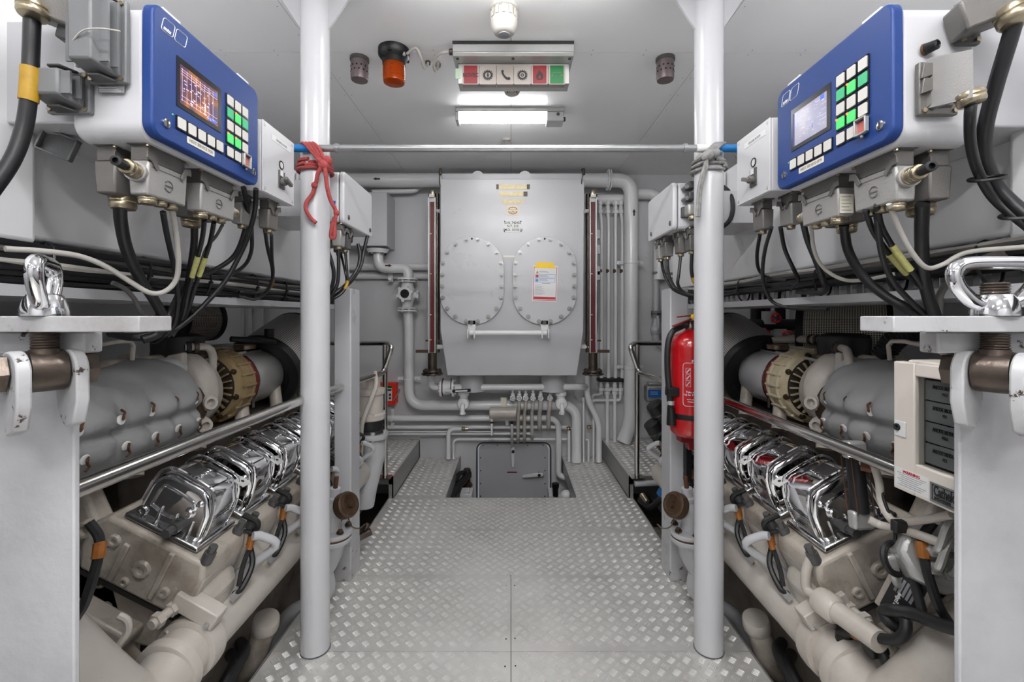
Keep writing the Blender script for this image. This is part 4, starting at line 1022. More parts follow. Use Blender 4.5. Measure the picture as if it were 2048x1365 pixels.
# ================================================================ fire extinguisher
c = V(.822, 2.06, P(0, 868, 2.085).z); t = thing('fire_extinguisher', 'red fire extinguisher hung on the square post', 'fire extinguisher', c)
H = P(0, 664, 2.085).z - c.z
MB().lathe([(.03, 0), (.075, .004), (.09, .02), (.094, .05), (.094, H - .07), (.09, H - .04), (.07, H - .014), (.035, H), (.026, H + .012)], c, EZ, 36).build('cylinder', 'red_paint', t)
MB().lathe([(.0955, .085), (.0958, .086), (.0958, .108), (.0955, .109)], c, EZ, 36, cap=False).build('strap', 'black', t)
m = MB().lathe([(.026, 0), (.026, .02), (.02, .03), (.02, .045)], c + EZ * (H + .008), EZ, 16).build('neck', 'steel_brown', t)
hp = c + EZ * (H + .04)
MB().obox(hp + V(-.03, -.03, .012), (.15, .022, .006), V(-.85, -.25, -.3), EY).obox(hp + V(-.02, -.03, .034), (.12, .02, .006), V(-.9, -.3, -.08), EY).build('lever', 'red_dark', t, bevel=.002)
q = hp + V(-.005, -.05, .03); MB().lathe([(.013, -.006), (.014, 0), (.008, .012)], q, V(0, -1, .4), 10).obox(q + V(.006, 0, .018), (.014, .004, .022), EX, EY).build('safety_seal', 'paper_yellow', t)
hose = [hp + V(-.02, -.02, 0), P(1362, 654, 2.05), P(1345, 664, 2.03), P(1336, 690, 2.02), P(1335, 740, 2.02), P(1339, 790, 2.02), P(1342, 830, 2.02)]
MB().tube(hose, .0135, 12, 6).build('hose', 'rubber', t)
a, b = P(1342, 815, 2.02), P(1343, 850, 2.02); MB().cyl(a, b, .017, .022, n=12).build('nozzle', 'black', t)
MB().cyl(P(1341, 810, 2.02), P(1341.5, 802, 2.02), .0165, n=12).build('hose_ferrule', 'alu_cast', t)
q = P(1346, 785, 2.0); MB().box(q.x - .02, q.x + .03, 2.0, 2.05, q.z - .02, q.z + .02).build('hose_clip', 'black', t, bevel=.003)
MB().prism([(-.055, 0), (.05, 0), (.05, -.05), (.02, -.075), (-.015, -.075), (-.02, -.045), (-.055, -.04)], c + V(.0, -.02, .012), EX, EZ, (0, .05, 0)).build('wall_bracket', 'red_dark', t, bevel=.003)
MB().box(c.x + .02, c.x + .045, 2.16, 2.2, .5, c.z).build('bracket_strut', 'black', t)
# printed panel: outline and words bent around the cylinder
def on_cyl(x, z, r=.0947): a = x / .094; return V(c.x + r * math.sin(a), c.y - r * math.cos(a), c.z + z)
def ang0(px): return math.asin(max(-1, min(1, (P(px, 0, 1.99).x - c.x) / .094))) * .094
xa = ang0(1366); za, zb_ = P(0, 812, 1.99).z - c.z, P(0, 726, 1.99).z - c.z; xb_ = -xa + .02
loop = rrect(xa, xb_, za, zb_, .014, 5); loop.append(loop[0])
dense = []
for i in range(len(loop) - 1):
    for k in range(6): dense.append((loop[i][0] + (loop[i+1][0] - loop[i][0]) * k / 6, loop[i][1] + (loop[i+1][1] - loop[i][1]) * k / 6))
m = MB().tube([on_cyl(x, z) for x, z in dense + [dense[0]]], .0011, 4, 1)
for k in range(3):
    z = zb_ - .035 - k * .028
    for x0_, x1_ in ((xa + .012, xa + .032),):
        lp = [(x0_, z - .012), (x1_, z - .012), (x1_, z + .012), (x0_, z + .012), (x0_, z - .012)]
        m.tube([on_cyl(x, zz_) for x, zz_ in lp], .0008, 4, 1); m.tube([on_cyl(x0_ + .004, z - .008), on_cyl(x0_ + .011, z + .002), on_cyl(x1_ - .003, z + .008)], .0022, 4, 2)
m.build('label_outline', 'label_white', t)
def ctext(s_, x, z, size, bold=.0002):
    cu = bpy.data.curves.new('lettering', 'FONT'); cu.body = s_; cu.size = size; cu.align_x = 'LEFT'; cu.align_y = 'CENTER'; cu.offset = bold; cu.resolution_u = 1
    o = bpy.data.objects.new('lettering', cu); COL.objects.link(o)
    me = bpy.data.meshes.new_from_object(o.evaluated_get(bpy.context.evaluated_depsgraph_get())); bpy.data.objects.remove(o)
    for v in me.vertices: q = on_cyl(x + v.co.x, z + v.co.y, .0949); v.co = q - ORG[t.name]
    me.materials.clear(); me.materials.append(MATS['label_white'])
    ob = bpy.data.objects.new('lettering', me); COL.objects.link(ob); ob.parent = t
ctext('Fire Extinguisher', xa + .035, zb_ + .006, .02, .0004); ctext('JE', xa + .05, zb_ + .026, .03, .0006)
ctext('Take care', xa + .012, za + .062, .012, .0003); ctext('Up to 1000 V', xa + .004, za + .05, .012, .0003)
for k in range(3): ctext('1 2 3'.split()[k], xa + .052, zb_ - .035 - k * .028, .012)
ctext('Not for use on other fires', xa + .016, za + .03, .006); ctext('Recharge after operation', xa + .02, za + .02, .006)
# ================================================================ sea valves beside the posts
for s in (-1, 1):
    e = 'red call box' if s < 0 else 'fire extinguisher'
    X = lambda px: (px if s < 0 else 2044 - px)
    Yv = 2.02; b = P(X(660), 1065, Yv)
    t = thing('sea_valve', 'white angled valve with bronze cap at the pillar foot on the %s side' % e, 'valve', (b.x, Yv, 0), 'capped valves at the pillars')
    up = V(-s * .12, 0, 1).normalized()
    MB().lathe([(.03, -.19), (.045, -.16), (.065, -.1), (.07, -.05), (.085, -.03)], b, up, 24).build('lower_body', 'white', t)
    MB().pipe([b - up * .17, V(b.x, b.y, .06), V(s * 1.02, b.y + .02, -.06), V(s * 1.1, b.y + .02, -.25)], .032, .06, 14).build('riser_pipe', 'white', t)
    m = MB().lathe([(.094, -.03), (.096, -.026), (.096, -.012), (.094, -.01)], b, up, 32).lathe([(.094, .0), (.096, .003), (.096, .016), (.094, .02)], b, up, 32); fl = m.build('flange', 'white', t)
    MB().lathe([(.09, -.012), (.09, .002)], b, up, 28).build('flange_gasket', 'rust', t)
    for k in range(6):
        a = 2 * PI * k / 6 + .4; q = b + V(math.cos(a), math.sin(a), 0) * .075; MB().bolt(q + up * .018, up, .011, .014).build('flange_bolt', 'bronze', t)
    MB().lathe([(.05, .015), (.04, .05), (.045, .08), (.05, .11), (.042, .135), (.036, .14), (.036, .16), (.026, .165), (.024, .2)], b, up, 24).build('upper_body', 'white', t)
    d = V(-s * .82, -.3, .38).normalized(); q = b + up * .1
    MB().lathe([(.04, 0), (.033, .05), (.036, .06)], q, d, 20).build('branch', 'white', t)
    MB().lathe([(.05, .055), (.056, .06), (.057, .095), (.052, .1), (.05, .108), (.04, .11), (.036, .102), (.016, .1), (.014, .112)], q, d, 28).build('bronze_cap', 'bronze', t)
    MB().cyl(b + up * .19, b + up * .25, .01, n=10).build('stem', 'rust', t)
    qq = q + d * .09; MB().tube([qq + V(0, 0, -.05), qq + V(-s * .02, -.01, -.09), qq + V(-s * .05, 0, -.105), qq + V(-s * .07, .02, -.095)], .003, 5, 6).build('retaining_chain', 'steel_brown', t)
# small bracket fitting on the post beside the valve (red rope side)
q = P(728, 1070, 2.42); m = MB().obox(q, (.08, .05, .03), V(.8, .4, .3), EY).cyl(q + EZ * .02, q + V(.02, 0, .06), .012, n=8); tag(m.build('hinge_fitting', 'steel_brown', bevel=.004), 'small dark hinge fitting at the walkway edge by the bronze cap', 'fitting')
# ================================================================ red call box, blue-labelled box
a, b = P(746, 808, 4.12), P(795, 765, 4.12); t = thing('break_glass_box', 'bright red alarm box with printed panel on the bulkhead', 'alarm box', ((a.x + b.x) / 2, 4.1, a.z))
MB().prism(rrect(a.x, b.x, a.z, b.z, .02, 4), (0, 4.06, 0), EX, EZ, (0, .09, 0)).build('case', 'red_box', t, bevel=.006)
pa, pb_ = P(751, 802, 4.06), P(784, 772, 4.06)
pn = MB().box(pa.x, pb_.x, 4.057, 4.06, pa.z, pb_.z).build('front_card', 'label_white', t)
MB().box(pa.x, pb_.x, 4.055, 4.058, pb_.z - .022, pb_.z).build('card_header', 'sign_green', pn)
m = MB().cyl(P(758, 779, 4.056), P(758, 779, 4.05), .014, n=12)
for px, py in ((766, 797), (766, 790), (780, 797), (780, 790)): m.cyl(P(px, py, 4.056), P(px, py, 4.052), .011, n=8)
for k in range(3): q = P(757, 789 + 4 * k, 4.056); m.box(q.x - .02, q.x + .01, 4.054, 4.056, q.z - .003, q.z + .001)
m.box(P(763, 0, 4.056).x, P(783, 0, 4.056).x, 4.054, 4.056, P(0, 782, 4.056).z, P(0, 779, 4.056).z)
m.build('card_print', 'ink', pn)
m = MB().pipe([P(795, 778, 4.07), P(800, 780, 4.07), P(787, 802, 4.02)], .005, .03, 6).build('side_lever', 'steel_brown', t)
a, b = P(1289, 800, 4.1), P(1328, 770, 4.1); t = thing('transmitter_box', 'grey transmitter box with blue label on the far bulkhead', 'instrument box', ((a.x + b.x) / 2, 4.08, a.z))
MB().box(a.x, b.x, 4.02, 4.13, a.z, b.z).box(a.x + .02, b.x - .02, 4.03, 4.1, b.z, b.z + .03).build('case', 'alu_cast', t, bevel=.012)
q0, q1 = P(1296, 795, 4.02), P(1322, 780, 4.02); pn = MB().box(q0.x, q1.x, 4.014, 4.02, q0.z, q1.z).build('blue_label', 'blue_label', t)
m = MB()
for py in (784, 788): m.box(q0.x + .02, q1.x - .03, 4.012, 4.014, P(0, py + 1, 4.02).z, P(0, py, 4.02).z)
m.build('label_print', 'label_white', pn)
MB().lathe([(.075, 0), (.075, .06), (.07, .1), (.04, .13), (.03, .16)], P(1310, 803, 4.06), -EZ, 20).build('sensor_bowl', 'white', t)
MB().cyl(P(1310, 832, 4.06), P(1310, 842, 4.06), .016).box(P(1308, 0, 4.06).x, P(1316, 0, 4.06).x, 4.03, 4.04, P(0, 844, 4.06).z, P(0, 838, 4.06).z).build('drain_tap', 'yellow_tag', t)
# drop pipe with valve between the thick pipe and the junction box
t = thing('drop_pipe', 'white drop pipe with grey coupling and lever valve behind the handrail', 'pipe', P(1312, 690, 4.06))
MB().pipe([P(1312, 470, 4.06), P(1312, 690, 4.06), P(1345, 700, 4.06)], .03, .08).build('pipe_run', 'white', t)
m = MB()
for py in (628, 633): m.cyl(P(1313, py + 2, 4.06), P(1313, py - 6, 4.06), .048, n=18)
m.build('coupling', 'plastic_grey', t)
m = MB().cyl(P(1312, 645, 4.06), P(1312, 672, 4.06), .038, n=14).sphere(P(1312, 661, 4.05), .05, 12, 8); m.build('valve_body', 'white', t)
MB().tube([P(1315, 662, 4.0), P(1317, 650, 3.98), P(1315, 632, 3.98)], .012, 8, 4).build('valve_lever', 'white', t)
a, b = P(1305, 545, 4.02), P(1358, 548, 4.02); tag(MB().cyl(a, b, .012, n=10).build('unistrut_rod', 'galv'), 'short galvanised rod below the junction box with green tips', 'rod')
pt('drop_pipe_short', 'short white pipe stub above the galvanised rod', [(1346, 500, 4.06), (1346, 556, 4.06)], .045)
# walkway-side engine water pipe (red rope side)
t = thing('water_pipe', 'white curved engine water pipe with black rubber joint behind the post', 'pipe', P(735, 990, 2.85))
MB().pipe([P(724, 1010, 2.85), P(728, 985, 2.85), P(748, 905, 2.9), P(742, 872, 2.9)], .075, .12, 20).build('elbow', 'white', t)
c = P(738, 868, 2.9); m = MB(); flange(m, c, V(.1, 0, 1), .12, .03, 6, .014); m.build('joint_flange', 'white', t)
MB().lathe([(.118, -.004), (.118, .004)], c + EZ * .003, V(.1, 0, 1), 28).build('flange_gasket', 'rust', t)
MB().lathe([(.1, .015), (.085, .03), (.092, .05), (.085, .07), (.09, .09)], c, EZ, 24).build('rubber_joint', 'rubber', t)
m = MB().lathe([(.09, .09), (.105, .1), (.105, .13), (.09, .14), (.09, .25), (.1, .26), (.1, .29), (.07, .3), (.07, .36)], c, EZ, 24)
for k in range(6): a = 2 * PI * k / 6; q = c + V(.09 * math.cos(a), .09 * math.sin(a), .13); m.cyl(q, q + EZ * .02, .014, n=6)
m.build('pump_head', 'cream_clean', t)
MB().tube([P(716, 950, 2.8), P(722, 900, 2.78), P(724, 850, 2.76), P(742, 800, 2.78), P(752, 770, 2.82), P(750, 745, 2.9)], .014, 8, 5).build('vent_line', 'cream_clean', t)
MB().tube([P(712, 960, 2.76), P(721, 925, 2.74), P(712, 900, 2.74)], .008, 6, 5).build('black_hose', 'rubber', t)
# black canister pair and hoses on the extinguisher side
for k, (px, py, lab) in enumerate(((1325, 835, 'upper black canister behind the extinguisher'), (1320, 872, 'lower black canister behind the extinguisher'))):
    c = P(px, py, 3.0); t = thing('black_canister', lab, 'canister', c); d = V(.55, .1, -.8).normalized()
    MB().lathe([(.03, -.12), (.055, -.11), (.058, -.06), (.058, .1), (.05, .13)], c, d, 20).build('body', 'rubber', t)
    m = MB()
    for j in range(3): m.lathe([(.059, -.05 + j * .05), (.0605, -.045 + j * .05), (.059, -.04 + j * .05)], c, d, 20, cap=False)
    m.build('ring_band', 'plastic_dk', t)
t = thing('bilge_hoses', 'black bilge hose with blue clip below the step by the extinguisher', 'hose', P(1310, 980, 2.9))
MB().tube([P(1280, 1000, 3.1), P(1300, 1015, 3.0), P(1320, 1000, 2.9), P(1335, 985, 2.8)], .022, 8, 5).build('hose', 'rubber', t)
MB().cyl(P(1322, 990, 2.85), P(1330, 975, 2.83), .03, n=12).build('blue_clip', 'blue_pipe', t)
MB().pipe([P(1270, 968, 3.15), P(1350, 966, 3.15)], .02).build('pipe', 'white', t)
MB().cyl(P(1284, 990, 3.1), P(1294, 1005, 3.05), .02, n=10).build('fitting', 'gland', t)
# ================================================================ control panels
class Face:
    """flat front at x = s*c; u runs to the viewer's right hand, v is up"""
    def __init__(f, s, c, yleft, zbot):
        f.s, f.c, f.y0, f.z0 = s, c, yleft, zbot; f.u = V(0, 1, 0) if s < 0 else V(0, -1, 0); f.n = V(-s, 0, 0)
    def p(f, u, v, d=0.): return V(f.s * f.c, f.y0, f.z0) + f.u * u + EZ * v + f.n * d
    def slab(f, m, u0, u1, v0, v1, d0, d1):
        a, b = f.p(u0, v0, d0), f.p(u1, v1, d1); return m.box(a.x, b.x, a.y, b.y, a.z, b.z)
    def poly(f, m, pts, d0, d1): return m.prism(pts, f.p(0, 0, d0), f.u, EZ, f.n * (d1 - d0))
def screen_mat(name, a, b, c, emit):
    m = bpy.data.materials.new(name); m.use_nodes = True; MATS[name] = m; nt = m.node_tree; N = nt.nodes; L = nt.links; bs = N['Principled BSDF']
    tc = N.new('ShaderNodeTexCoord'); n = N.new('ShaderNodeTexNoise'); n.inputs['Scale'].default_value = 22; n.inputs['Detail'].default_value = 2
    L.new(tc.outputs['Object'], n.inputs['Vector']); r = N.new('ShaderNodeValToRGB'); e = r.color_ramp.elements
    e[0].position = .38; e[0].color = srgb(a); e[1].position = .62; e[1].color = srgb(b); x = e.new(.5); x.color = srgb(c)
    L.new(n.outputs['Fac'], r.inputs['Fac']); L.new(r.outputs['Color'], bs.inputs['Emission Color']); bs.inputs['Emission Strength'].default_value = emit
    bs.inputs['Base Color'].default_value = (.02, .02, .02, 1); bs.inputs['Roughness'].default_value = .2
screen_mat('screen_chart', 'c47a3a', '5a3a5e', '7a4a4c', .55)
screen_mat('screen_pale', 'a9a9c6', 'c2bccc', 'b4b2cc', .5)
mat('screen_line', 'cfc4e4', .4, emit=.4); mat('screen_blue', '3a55b8', .4, emit=.5); mat('screen_navy', '2e3270', .4, emit=.3)
W, H = .379, .272
def control_panel(s, c, yleft, zb, e, lab):
    f = Face(s, c, yleft, zb)
    t = thing('engine_control_panel', lab, 'control panel', f.p(W / 2, 0, -.1), 'blue engine control panels')
    m = MB(); f.poly(m, rrect(0, W, 0, H, .026, 7), -.024, 0); m.build('blue_front', 'blue', t, bevel=.005, seg=3)
    m = MB(); f.poly(m, rrect(.006, W - .006, -.006, H - .004, .032, 7), -.17, -.022); m.build('white_housing', 'white_box', t, bevel=.01, seg=3)
    for u0 in ((.03, .285) if s < 0 else (.045, .30)):
        m = MB(); f.slab(m, u0, u0 + .05, H - .004, H + .004, -.022, -.002); m.build('hinge_clip', 'label_white', t, bevel=.001)
    bz = MB(); f.slab(bz, .0646, .212, .087, .196, 0, .0012); bo = bz.build('screen_bezel', 'bezel', t)
    m = MB(); f.slab(m, .073, .199, .097, .182, .0012, .0016); m.build('screen', 'screen_chart' if s < 0 else 'screen_pale', bo, smooth=False)
    if s < 0:
        m = MB()
        for k in range(8): u = .079 + k * .0145; f.slab(m, u, u + .0006, .104, .176, .0016, .0018)
        for k, v in enumerate((.173, .168, .162, .115, .106)): f.slab(m, .076, .196, v, v + .0006, .0016, .0018)
        rnd = random.Random(3)
        for k in range(46):
            u = rnd.uniform(.08, .18); v = rnd.uniform(.1, .165); f.slab(m, u, u + rnd.uniform(.001, .009), v, v + rnd.choice([.0007, .0012, .0022]), .0016, .0019)
        f.slab(m, .152, .1545, .112, .132, .0016, .002)
        m.build('screen_graphics', 'screen_line', bo, smooth=False)
        m = MB(); f.slab(m, .186, .194, .166, .176, .0016, .002); f.slab(m, .165, .192, .1, .108, .0016, .0018); m.build('screen_icons', 'screen_blue', bo, smooth=False)
    else:
        m = MB(); f.slab(m, .178, .191, .17, .181, .0016, .002); f.slab(m, .148, .1495, .118, .128, .0016, .002); m.build('screen_icons', 'screen_blue', bo, smooth=False)
        m = MB(); f.slab(m, .073, .080, .097, .182, .0016, .0019); m.build('screen_margin', 'screen_navy', bo, smooth=False)
        m = MB(); rnd = random.Random(5)
        for k in range(40): u = rnd.uniform(.1, .185); v = rnd.uniform(.11, .175); f.slab(m, u, u + rnd.uniform(.003, .02), v, v + .0006, .0016, .0019)
        m.build('screen_graphics', 'screen_line', bo, smooth=False)
    def key(u, v, mt, led=False, lit=False):
        k = .0146; m = MB(); f.poly(m, rrect(u - k, u + k, v - k, v + k, .001, 1), 0, .0028)
        o = m.build('push_key', 'bezel', t)
        m = MB(); f.poly(m, rrect(u - .0118, u + .0118, v - .0118, v + .0118, .002, 2), .0028, .0045); m.build('key_cap', mt, o)
        if led: m = MB(); f.slab(m, u - .0125, u - .0085, v + .0085, v + .0125, .0045, .0055); m.build('led', 'led', o)
        return o
    for k in range(5): key(.0762 + .032 * k, .052, 'key')
    rows = [('key',) * 3, ('key_green', 'key_lit', 'key_green'), ('key',) * 3, ('key_lit', 'key_lit', 'key')]
    for r_ in range(4):
        for k in range(3): key(.2455 + .032 * k, .183 - .032 * r_, rows[r_][k], rows[r_][k] == 'key_lit')
    key(.2455, .052, 'key'); key(.2775, .052, 'key'); o = key(.3095, .052, 'key_red')
    m = MB(); f.slab(m, .294, .326, .034, .0375, .003, .012); f.slab(m, .294, .326, .0665, .07, .003, .012); f.slab(m, .294, .2975, .034, .07, .003, .012); f.slab(m, .3225, .326, .034, .07, .003, .012); m.cyl(f.p(.31, .033, .006), f.p(.31, .028, .006), .003, n=8)
    m.build('key_guard', 'alu_cast', o, bevel=.001)
    for u, v in ((.035, .036), (.352, .036)):
        q = f.p(u, v); m = MB().lathe([(.0095, 0), (.009, .003), (.005, .0042)], q, f.n, 18); o = m.build('quarter_turn_lock', 'stainless', t)
        MB().obox(q + f.n * .0042, (.0022, .0012, .015), f.u, f.n).build('lock_slot', 'ink', o)
    m = MB(); f.poly(m, rrect(.096, .188, .0195, .0345, .002, 2), 0, .0006); o = m.build('service_label', 'label_cream', t)
    text('NEXT SERVICE 7020' if s < 0 else 'NEXT SERVICE 6970', .0095, f.p(.142, .027, .0007), f.u, EZ, 'ink_grey', o, bold=.0002, sx=.95)
    # emblem: two slanted rounded squares, the first with small lettering
    for k in range(2):
        du = .0365 * k; pts = [(.021, .2245), (.053, .225), (.061, .255), (.029, .254)]; loop = []
        for i in range(4):
            a, b, d = Vector(pts[i - 1]), Vector(pts[i]), Vector(pts[(i + 1) % 4])
            for tt in (.14, .0, ): pass
            loop += [b + (a - b) * .16, b + (a - b) * .05 + (d - b) * .05, b + (d - b) * .16]
        loop.append(loop[0]); MB().tube([f.p(x + du, y, .0004) for x, y in [tuple(q) for q in loop]], .0009, 4, 1).build('emblem_outline', 'label_white', t)
    text('mtu', .0125, f.p(.0375, .2325, .0004), f.u, EZ, 'label_white', t, bold=.0004, shear=.25)
    q = f.p(.053, .063); MB().cyl(q, q + f.n * .001, .002, n=8).build('status_led', 'key_lit', t)
    # stand-off bracket to the casing
    a = f.p(.02, .03, -.165); b = f.p(.36, .24, -(1.075 - c)); MB().box(a.x, b.x, a.y, b.y, a.z, b.z).build('mounting_frame', 'white', t, bevel=.004)
    return f, t
fL, tL = control_panel(-1, .72, .904, 1.666, 'red rope', 'blue engine control panel with lit orange chart screen')
fR, tR = control_panel(1, .74, 1.252, 1.645, 'grey rope', 'blue engine control panel with pale washed-out screen')
# ---------------------------------------------------------------- heavy duty connectors
def hood(t, x0, x1, y0, y1, z0, z1, mt, glands=(), base=True, s=-1, emblem=True, levers=True, taper=.85, side=None):
    """connector hanging under a box: z1 = top; x0 is the walkway side"""
    xm, ym = (x0 + x1) / 2, (y0 + y1) / 2; zm = z1 - (z1 - z0) * .34
    if base:
        m = MB().box(x0 - (x0 - xm) * -.06, x1, y0 - .006, y1 + .006, z1 - .005, z1); m.box(min(x0, x1) + .002, max(x0, x1) - .002, y0 + .004, y1 - .004, zm, z1); o = m.build('bulkhead_socket', 'conn_dark' if mt == 'conn_silver' else mt, t, bevel=.002)
        for yy in (y0, y1): MB().cyl((x0, yy, z1 - .005), (x0, yy, z1 - .009), .004, n=8).build('socket_screw', 'gland', o)
    def rect(k, z, ky=1.): return [V(xm + (x0 - xm) * k * (1 if True else 1), ym + (y0 - ym) * ky, z), V(xm + (x1 - xm) * k, ym + (y0 - ym) * ky, z), V(xm + (x1 - xm) * k, ym + (y1 - ym) * ky, z), V(xm + (x0 - xm) * k, ym + (y1 - ym) * ky, z)]
    m = MB().loft([rect(1.04, zm), rect(1.0, z0 + (zm - z0) * .65), rect(taper, z0, .97)])
    if (x1 > x0):
        pass
    o = m.build('hood_shell', mt, t, bevel=.004)
    ob = bmesh.new(); ob.from_mesh(o.data); bmesh.ops.recalc_face_normals(ob, faces=ob.faces); ob.to_mesh(o.data); ob.free()
    if levers:
        for yy in (y0, y1):
            d = 1 if yy == y0 else -1
            xx = x0 + (x0 - xm) * .06
            MB().prism([(-.006, .018), (.012, .014), (.026, -.012), (.02, -.018), (.006, .0), (-.008, .002)], (xx, yy, zm), EY * d, EZ, V((1 if x0 > x1 else -1) * .004, 0, 0)).build('locking_lever', 'conn_dark', t, bevel=.001)
    if emblem:
        c = V(x0 + (x0 - xm) * .0, ym, z0 + (zm - z0) * .45); nx = V(1 if x0 > x1 else -1, 0, 0)
        m = MB().torus(c + nx * .0006, EX, .0115, .0011, 18, 5, .5, 2 * PI - .5); m.obox(c + nx * .0006, (.0016, .02, .002), EX, EY); m.build('maker_emblem', 'conn_dark', o)
        m = MB(); m.obox(V(c.x + nx.x * .0006, ym, zm - .012), (.0012, (y1 - y0) * .84, .0016), EX, EY); m.build('seam_groove', 'conn_dark', o)
    for gx, gy, gr in glands:
        q = V(xm + (x0 - xm) * gx, y0 + (y1 - y0) * gy, z0); m = MB(); gland(m, q + EZ * .002, -EZ, gr); m.build('cable_gland', 'gland', t)
    if side is not None:
        q, d, gr, plug = side; m = MB().cyl(Vector(q) - Vector(d) * gr * 1.2, Vector(q) + Vector(d) * gr * .8, gr * 1.3, n=18); m.build('side_boss', mt, t); m = MB(); gland(m, Vector(q) + Vector(d) * gr * .6, d, gr); gland(m, Vector(q) + Vector(d) * gr * 1.7, d, gr * .95); m.build('cable_gland', 'gland', t)
        if plug: qq = Vector(q) + Vector(d) * gr * 4.0; MB().lathe([(gr * .6, -gr), (gr * .62, gr * .8), (gr * .35, gr * .85), (gr * .35, gr * .3)], qq, d, 16).build('blanking_plug', 'black', t)
def connectors(s, f, zb, names):
    y = lambda u: f.p(u, 0).y
    X = lambda d: f.s * (f.c + d)
    yy = lambda a, b: (min(y(a), y(b)), max(y(a), y(b)))
    # in order of nearness to the viewer
    near = -1 if s < 0 else 1
    def U(k): return k if s < 0 else W - k
    sets = [('A', .115, .16, .045, .155, zb - .1, 'conn_dark', [(0, .42, .024)]), ('B', .04, .082, .038, .152, zb - .105, 'conn_silver', [(0, .22, .016), (0, .52, .013), (0, .8, .013)]),
            ('D', .115, .16, .262, .36, zb - .1, 'conn_dark', [(0, .42, .022)]), ('C', .04, .08, .2, .335, zb - .1, 'conn_silver', [(0, .2, .0155), (0, .5, .012), (0, .78, .012)])]
    for nme, d0, d1, u0, u1, z0, mt, gl in sets:
        y0, y1 = yy(U(u0), U(u1)); t = thing('plug_connector', names[nme], 'connector', (X(d0), (y0 + y1) / 2, z0), 'plug connectors under the control panels')
        side = None
        if nme == 'B': side = (V(X((d0 + d1) / 2), y0, z0 + .045), V(-s * .25, -1, 0).normalized(), .016, True)
        if nme == 'C': side = (V(X((d0 + d1) / 2), y1, z0 + .03), V(0, 1, 0), .013, False)
        hood(t, X(d0), X(d1), y0, y1, z0, zb + .004, mt, gl, True, s, mt == 'conn_silver', True, .92, side)
        if nme == 'C' and s > 0:
            q0 = V(X((d0 + d1) / 2) , y0 - .0005, z0 + .018)
            pl = MB().box(X(d0 + .004), X(d1 - .004), y0 - .0012, y0 - .0003, z0 + .006, z0 + .052).build('type_sticker', 'label_cream', t)
            m = MB()
            for k in range(5): m.box(X(d0 + .007), X(d1 - .01 - .004 * (k % 2)), y0 - .0016, y0 - .001, z0 + .012 + k * .008, z0 + .0135 + k * .008)
            m.build('sticker_print', 'ink_grey', pl)
connectors(-1, fL, 1.66, {'A': 'dark rear connector with thick gland under the orange-screen panel', 'B': 'silver connector with side plug under the orange-screen panel', 'C': 'silver connector at the far corner under the orange-screen panel', 'D': 'dark rear connector at the far corner under the orange-screen panel'})
connectors(1, fR, 1.639, {'A': 'dark rear connector with thick gland under the pale-screen panel', 'B': 'silver connector with side plug under the pale-screen panel', 'C': 'silver connector with sticker at the far corner under the pale-screen panel', 'D': 'dark rear connector at the far corner under the pale-screen panel'})
# ---------------------------------------------------------------- sockets on the near ends of the housings
def end_hood(name, lab, px0, py0, px1, py1, Yb, dep, mt, s, cap=True, gl=None, emblem=False):
    a, b = P(px0, py1, Yb), P(px1, py0, Yb); x0, x1 = min(a.x, b.x), max(a.x, b.x); z0, z1 = a.z, b.z
    t = thing(name, lab, 'connector', ((x0 + x1) / 2, Yb, z0), 'sockets on the panel ends')
    m = MB().box(x0, x1, Yb - .012, Yb, z0, z1); o = m.build('socket_base', mt, t, bevel=.003)
    for x in (x0 + .008, x1 - .008):
        for z in (z0 + .008, z1 - .008): MB().cyl((x, Yb - .012, z), (x, Yb - .016, z), .0045, n=10).build('base_screw', 'gland', o)
    k = .012; MB().loft([[V(x0 + k * q, yq, z0 + k * q), V(x1 - k * q, yq, z0 + k * q), V(x1 - k * q, yq, z1 - k * q), V(x0 + k * q, yq, z1 - k * q)] for q, yq in ((.7, Yb - .01), (1., Yb - dep * .5), (1.4, Yb - dep))][::-1]).build('hood_shell', mt, t, bevel=.004)
    if cap:
        for z in (z0 + .002, z1 - .002):
            MB().prism([(-.022, 0), (.022, 0), (.012, -.03), (-.012, -.03)], ((x0 + x1) / 2, Yb - .012, z - .002), EX, EY, (0, 0, .004)).build('locking_lever', 'plastic_dk', t, bevel=.001)
        for k in range(2): MB().box(x0 - .002, x1 + .002, Yb - .03 - .02 * k, Yb - .034 - .02 * k, z0 + .02, z1 - .02).build('moulded_rib', mt, t)
    if gl: q, d, r_ = gl; m = MB(); gland(m, q, d, r_); o = m.build('cable_gland', 'gland', t)
    return t
end_hood('socket_cover', 'large closed grey socket cover on the orange-screen panel end', 186, 8, 262, 172, .905, .07, 'plastic_grey', -1)
end_hood('socket_cover', 'smaller closed grey socket cover on the orange-screen panel end', 105, 150, 190, 232, .91, .06, 'plastic_grey', -1)
t = thing('plug_connector', 'dark plug connector with brass gland at the upper corner of the red rope side', 'connector', P(110, 20, .9), 'sockets on the panel ends')
MB().obox(P(120, 22, .87), (.1, .055, .055), V(-.8, -.25, .25), EY).build('hood_shell', 'conn_dark', t, bevel=.005)
MB().obox(P(160, 60, .9), (.03, .07, .075), V(-.8, -.2, .2), EY).build('socket_base', 'plastic_dk', t, bevel=.004)
m = MB(); gland(m, P(68, 8, .84), V(0, -.1, -1), .023); m.build('cable_gland', 'gland', t)
